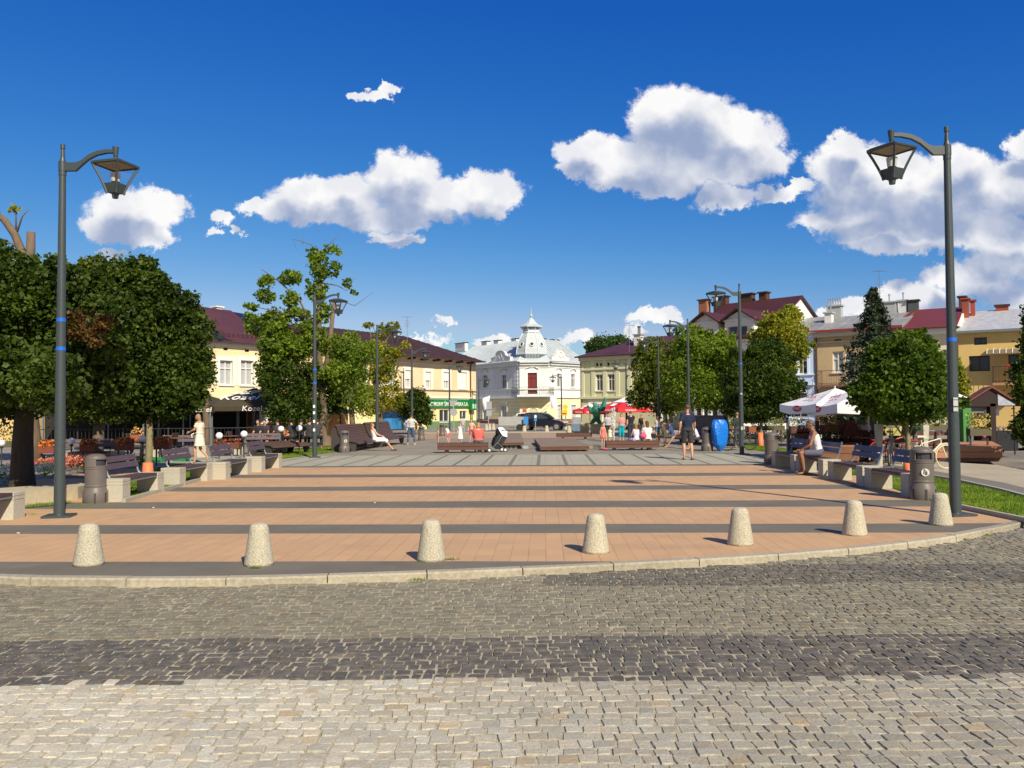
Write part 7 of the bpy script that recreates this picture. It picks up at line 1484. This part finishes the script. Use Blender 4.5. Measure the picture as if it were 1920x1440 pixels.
# ---------------------------------------------------------------- cars
def car(label, B, rz, col, sc=1.0, rearplate=False):
    T = thing('parked_car', label, 'car', B, rz, 'parked cars', sc); PA = M('car_paint_%d' % int(col[0]*1000), col, .2, .02, spec=.7); L_, Wd = 3.9, 1.66
    lo = [(-1.95,.32),(-1.95,.75),(-1.85,.92),(-1.2,.95),(.75,.93),(1.55,.80),(1.9,.62),(1.95,.32)]; mb = MB(); w = Wd/2
    def sec(pts, wf): return [[Vector((x, -w*f, z)) for x, z in pts] for f in wf]
    m_ = len(lo); n = 7; rings = []
    for i in range(n): f = -1+2*i/(n-1); s_ = 1-.05*abs(f)**3; rings.append([Vector((x*s_, w*f, z-.03*abs(f)**4*(z > .7))) for x, z in lo])
    mb.loft(rings); o = mb.build('body', PA, T); smooth_angle(o, 35)
    up_ = [(-1.82,.92),(-1.62,1.36),(-1.2,1.46),(-.2,1.47),(.25,1.38),(.85,.93)]; rings = []
    for i in range(n): f = -1+2*i/(n-1); z_ = lambda z: z; rings.append([Vector((x*(1-.03*abs(f)**3), w*f*(1-.20*(z-.92)/.55), z-.03*abs(f)**4)) for x, z in up_])
    o = MB().loft(rings).build('cabin', PA, T); smooth_angle(o, 35)
    for s in (-1, 1):
        for pts in (((-1.55,.97),(-1.42,1.32),(-.9,1.38),(-.85,.97)), ((-.78,.97),(-.82,1.38),(-.05,1.38),(.62,.97))):
            q = [Vector((x, s*(w*(1-.20*(z-.92)/.55)+.004), z)) for x, z in pts]; MB().prism(q, (0,s*.004,0)).build('window', GLASS, o)
        MB().box((.62, s*(w+.06), .98), (.14,.1,.1)).build('mirror', PA, T)
        for x in (-1.2,1.2):
            wh = MB().lathe([(.31,-.1),(.31,.1)], 20, X=Matrix.Translation((x, s*(w-.07), .31)) @ Matrix.Rotation(pi/2,4,'X')).build('tyre', MATS['tyre'], T); MB().lathe([(.2,-.11),(.19,.11)], 12, X=Matrix.Translation((x, s*(w-.06), .31)) @ Matrix.Rotation(pi/2,4,'X')).build('rim', MATS['chrome'], wh)
    MB().prism([(.30,-w*.78,1.37),(.30,w*.78,1.37),(.84,w*.9,.955),(.84,-w*.9,.955)], (.012,0,.012)).build('windscreen', GLASS, o); MB().prism([(-1.66,-w*.74,1.33),(-1.66,w*.74,1.33),(-1.83,w*.86,.97),(-1.83,-w*.86,.97)], (-.012,0,.006)).build('rear_window', GLASS, o)
    for s in (-1, 1): MB().box((1.82,s*.62,.66), (.2,.3,.12)).build('headlight', GREYW, T); MB().box((-1.93,s*.66,.78), (.06,.18,.2)).build('tail_light', TXR, T)
    MB().bx(-1.97,-1.95,-.26,.26,.5,.62).build('number_plate', LW, T); return T
car('dark blue hatchback parked on the far road in front of the arched door', P(1020,808)+Vector((0,1.5,0)), R(-12), (.008,.011,.022), 1.02)
c1 = car('white car roof just visible behind the dark blue hatchback', P(1000,804)+Vector((.2,4.5,0)), R(-12), (.7,.7,.7)); car('dark car seen from behind left of the pale benches', PD(1428,810,47).xy.to_3d(), R(97), (.02,.022,.028)); car('dark car tail behind the far right trees', PD(1408,810,52).xy.to_3d(), R(97), (.05,.055,.06))
# ---------------------------------------------------------------- statue, fountain, signs
BRZ = M('patina_green', (.015,.16,.095), .55, .45, 12, bump=.5); B = P(1118, 812); D = B.y; k = D/F; T = thing('statue', 'green winged bronze beast with raised wing on a stone plinth', 'statue', B); ph = PD(1118,795,D).z
def sp_(x, y, dy=0): q = PD(x, y, D); return Vector((q.x-B.x, dy, q.z))
mb = MB(); S_ = lambda a, r0, r1: (mb.tube([a[0], a[1]], [r0, r1], 8), mb.ball(a[0], r0), mb.ball(a[1], r1))
for a, b, r0, r1 in (((1119,780),(1117,768),.38,.42),((1117,768),(1108,772),.3,.22),((1108,772),(1104,764),.18,.1),((1119,782),(1111,794),.22,.12),((1111,794),(1106,794.5),.12,.1),((1119,783),(1125,794),.28,.2),((1125,794),(1124,800),.16,.12),((1117,768),(1114,758),.22,.15),((1114,758),(1113,752),.12,.04),((1119,772),(1128,766),.22,.16),((1128,766),(1133,756),.2,.2),((1133,756),(1135,748),.22,.12),((1135,748),(1132,746),.12,.06),((1110,790),(1116,785),.15,.2)): S_((sp_(*a), sp_(*b)), r0*.72, r1*.72)
for s in (0, 1, 2): mb.tube([sp_(1126+s*2,770,-.1), sp_(1132+s*1.5,758+s,-.1), sp_(1137-s,749+s*3,-.1)], [.14,.1,.03], 6); mb.tube([sp_(1110,768,.2), sp_(1104-s*2,762,.2), sp_(1102-s,756+s*3,.2)], [.1,.07,.02], 6)
remesh(mb, .06, 1).build('figure', BRZ, T, smooth=True, fix=False)
MB().loft([[Vector((sx*w_, sy*w_, z)) for sx, sy in ((-1,-1),(1,-1),(1,1),(-1,1))] for w_, z in ((.38,0),(.35,ph-.08),(.40,ph-.07),(.40,ph))]).build('plinth', M('sandstone', (.52,.42,.26), .9, .15, 5), T); o = MB().bx(-1.1,-.5,.3,.8,0,.75).build('side_block', MATS['sandstone'], T)
WM = bpy.data.materials.new('water_spray'); WM.use_nodes = True; nt = WM.node_tree; nt.nodes.clear(); o_ = nt.nodes.new('ShaderNodeOutputMaterial'); tr_ = nt.nodes.new('ShaderNodeBsdfTransparent'); df = nt.nodes.new('ShaderNodeBsdfDiffuse'); df.inputs[0].default_value = (.85,.88,.9,1); mx_ = nt.nodes.new('ShaderNodeMixShader'); mx_.inputs[0].default_value = .38; nt.links.new(tr_.outputs[0], mx_.inputs[1]); nt.links.new(df.outputs[0], mx_.inputs[2]); nt.links.new(mx_.outputs[0], o_.inputs[0])
def jet(label, px, yb, yt, r):
    B = P(px, yb); h = PD(px, yt, B.y).z; mb = MB(); n = 26
    for i in range(260):
        t = random.random(); a = random.uniform(0, 2*pi); rr_ = r*(.25+.75*t)*random.random(); s = random.uniform(.012,.04)*(.6+t*.6); mb.ball((rr_*cos(a), rr_*sin(a), h*t), (s, s, s*2.2), 5, m=3)
    mb.tube([(0,0,0),(0,0,h*.9)], [.03,.06], 6); o = mb.build('fountain_jet', WM, smooth=True, fix=False); o.location = B; tag(o, label, 'fountain'); return o
jet('tall white water jet between the grey-shirted man and the pink-bloused woman', 1151, 829, 766, .14)
w = [P(*q) for q in ((965,842),(1013,842),(1010,836),(975,836))]; o = MB().sheet([(p.x,p.y,.01) for p in w]).build('water', M('wet_paving', (.30,.27,.20), .12, .2, 3, spec=.7)); o['kind'] = 'structure'; w = [P(*q) for q in ((1100,842),(1135,843),(1140,836),(1110,834))]; o = MB().sheet([(p.x,p.y,.01) for p in w]).build('water', MATS['wet_paving']); o['kind'] = 'structure'
ALU = M('sign_back', (.38,.40,.42), .45, .08, metal=.3)
def sign(label, px, yb, parts, D=None):
    B = P(px, yb) if D is None else PD(px, 790, D); B.z = 0; D = B.y; k = D/F; T = thing('road_sign', label, 'road sign', B, 0); yt = min(p[2] for p in parts); MB().tube([(0,0,0),(0,0,PD(px,yt,D).z+.15)], .035, 6).build('post', ALU, T)
    for sh, x, y, s, m_ in parts:
        c = PD(x, y, D); cx, cz_ = c.x-B.x, c.z; r = s*k; mb = MB()
        if sh == 'disc': pts = [(cx+r*cos(a), -.05, cz_+r*sin(a)) for a in [2*pi*i/20 for i in range(20)]]
        elif sh == 'oct': pts = [(cx+r*cos(a), -.05, cz_+r*sin(a)) for a in [pi/8+2*pi*i/8 for i in range(8)]]
        elif sh == 'tri': pts = [(cx-r, -.05, cz_+r*.8), (cx, -.05, cz_-r*.9), (cx+r, -.05, cz_+r*.8)]
        elif sh == 'dia': pts = [(cx-r, -.05, cz_), (cx, -.05, cz_-r), (cx+r, -.05, cz_), (cx, -.05, cz_+r)]
        else: pts = [(cx-r, -.05, cz_-r*sh), (cx+r, -.05, cz_-r*sh), (cx+r, -.05, cz_+r*sh), (cx-r, -.05, cz_+r*sh)]
        mb.prism(pts, (0,.03,0)).build('panel', m_, T)
    return T
YS = M('sign_yellow', (.85,.48,.01), .5, .02); BS = M('sign_blue_face', (.03,.22,.60), .5, .02)
sign('grey backs of a triangular and a round sign in front of the bank', 851, 812, [('tri',850,757,8,ALU),('disc',850.5,773,7,ALU)]); sign('tall grey direction signs in front of the corner house', 916, 806, [(1.6,917,761,5,ALU),(1.2,917,774,5,ALU)]); sign('grey octagonal back of a stop sign left of the dark car', 966, 806, [('oct',966,785,6.5,ALU)]); sign('yellow diamond sign above a yellow panel in front of the corner house', 1060, 806, [('dia',1060,763,5.5,YS),(.95,1058.5,773.5,5.3,YS)])
sign('blue and white sign by the dark car\'s rear', 986, 808, [(1.5,986,788,4.5,BS)]); sign('small blue round sign with white pictogram above the dark car', 1004, 808, [('disc',1004,787,3,BS),(1.2,1004,781,2,LW)]); sign('brown post sign frame right of the yellow sign', 1061, 806, [(.3,1058,775.5,4,M('brown_sign', (.2,.08,.03), .6))])
# flags on the corner house
for x0, y0, l in ((912,744,'pale flag hanging left of the balcony'),(1038.5,741,'pale flag hanging right of the balcony')):
    D = 102.5; c = PD(x0, y0, D); T = thing('flag', l, 'flag', c, 0, 'flags on the corner house'); mb = MB(); rg = []
    for i in range(7): z = -1.5*i/6; rg.append([Vector((x+.1*sin(z*2+x*3), .12*sin(x*5+z), z+.5*x)) for x in [-.38+.76*q/7 for q in range(8)]])
    mb.loft(rg, closed=False, caps=False); mb.build('cloth', cloth((.66,.64,.78)), T, fix=False); MB().tube([(.0,1.8,-.5),(0,-.2,.3)], .03, 5).build('staff', GREYW, T)
# concrete barrier trolley, chairs near the statue, far kerb
T = thing('trailer', 'grey low trailer parked left of the dark car', 'trailer', P(958,808)+Vector((0,.5,0))); MB().bx(-1.0,1.3,-.6,.6,.45,1.15).build('box', M('trailer_grey', (.33,.34,.34), .7, .15), T); 
for x in (.7,): MB().lathe([(.28,-.1),(.28,.1)], 14, X=Matrix.Translation((x,-.6,.28)) @ Matrix.Rotation(pi/2,4,'X')).build('wheel', MATS['tyre'], T)
MB().tube([(-1.0,0,.6),(-1.8,0,.6)], .04, 6).build('drawbar', STEEL, T)
c = PD(1082,800,66); T = thing('cafe_chair_stack', 'stack of grey-blue cafe chairs left of the statue', 'chairs', (c.x,66,0)); MB().bx(-.35,.35,-.3,.3,0,.55).build('seats', M('chair_blue', (.10,.17,.26), .7, .3, 5), T); MB().bx(-.35,.35,.2,.3,.55,1.1).build('backs', M('chair_grey', (.25,.27,.3), .7, .3, 5), T)
fk = MB().bx(-30,30,62.0,62.3,-.1,.08); o = fk.build('kerb', MATS['kerb_stone']); o['kind'] = 'structure'
rd = MB().sheet([(-60,62.3,.02),(60,62.3,.02),(60,72,.02),(-60,72,.02)]).build('far_road', M('far_asphalt', (.20,.19,.18), .9, .12, 3)); rd['kind'] = 'structure'
rs_ = MB().sheet([(-8,50,.006),(14,50,.006),(14,61,.006),(-8,61,.006)]).build('far_paving', M('far_salmon', (.36,.25,.18), .9, .15, 2)); rs_['kind'] = 'structure'
o = MB(); o.bx(0,.5,-.2,.2,0,.03); p_ = P(1133, 842); o = MB().lathe([(.16,.0),(.17,.03),(.15,.035)], 14).build('pink_mat', cloth((.7,.12,.2))); o.location = p_; tag(o, 'pink bathing mat at the feet of the girl in coral pink', 'mat')
o = MB().ball((0,0,.12), (.15,.11,.12), 12).build('bag', cloth((.72,.10,.22)), smooth=True); o.location = (PD(1207,832,34.15).x, 34.2, .46); tag(o, 'bright pink bag between the two seated girls', 'bag')
o = MB().box((0,0,.3), (.32,.16,.42), taper=.85).build('bag', M('green_bag', (.12,.42,.05), .6, .5, 8)); o.location = P(1243, 831); o.location.z = .2; tag(o, 'lime green patterned bag beside the woman in denim shorts', 'bag')
o = MB().lathe([(.02,0),(.02,.12),(.012,.14),(.012,.16)], 8).build('bottle', LW); o.location = P(219, 871); tag(o, 'small white bottle on the ground behind the grey bin', 'bottle')
# litter specks on the plaza
for x, y, l in ((288,952,'scrap of white litter on the salmon band near the left bin'),(703,943,'scrap of white litter on the dark band in the middle'),(34,1000,'scrap of white litter on the dark band at the far left')):
    o = MB().box((0,0,.006), (.05,.02,.008), rz=random.uniform(0,3)).build('litter', LW); o.location = P(x, y); tag(o, l, 'litter')
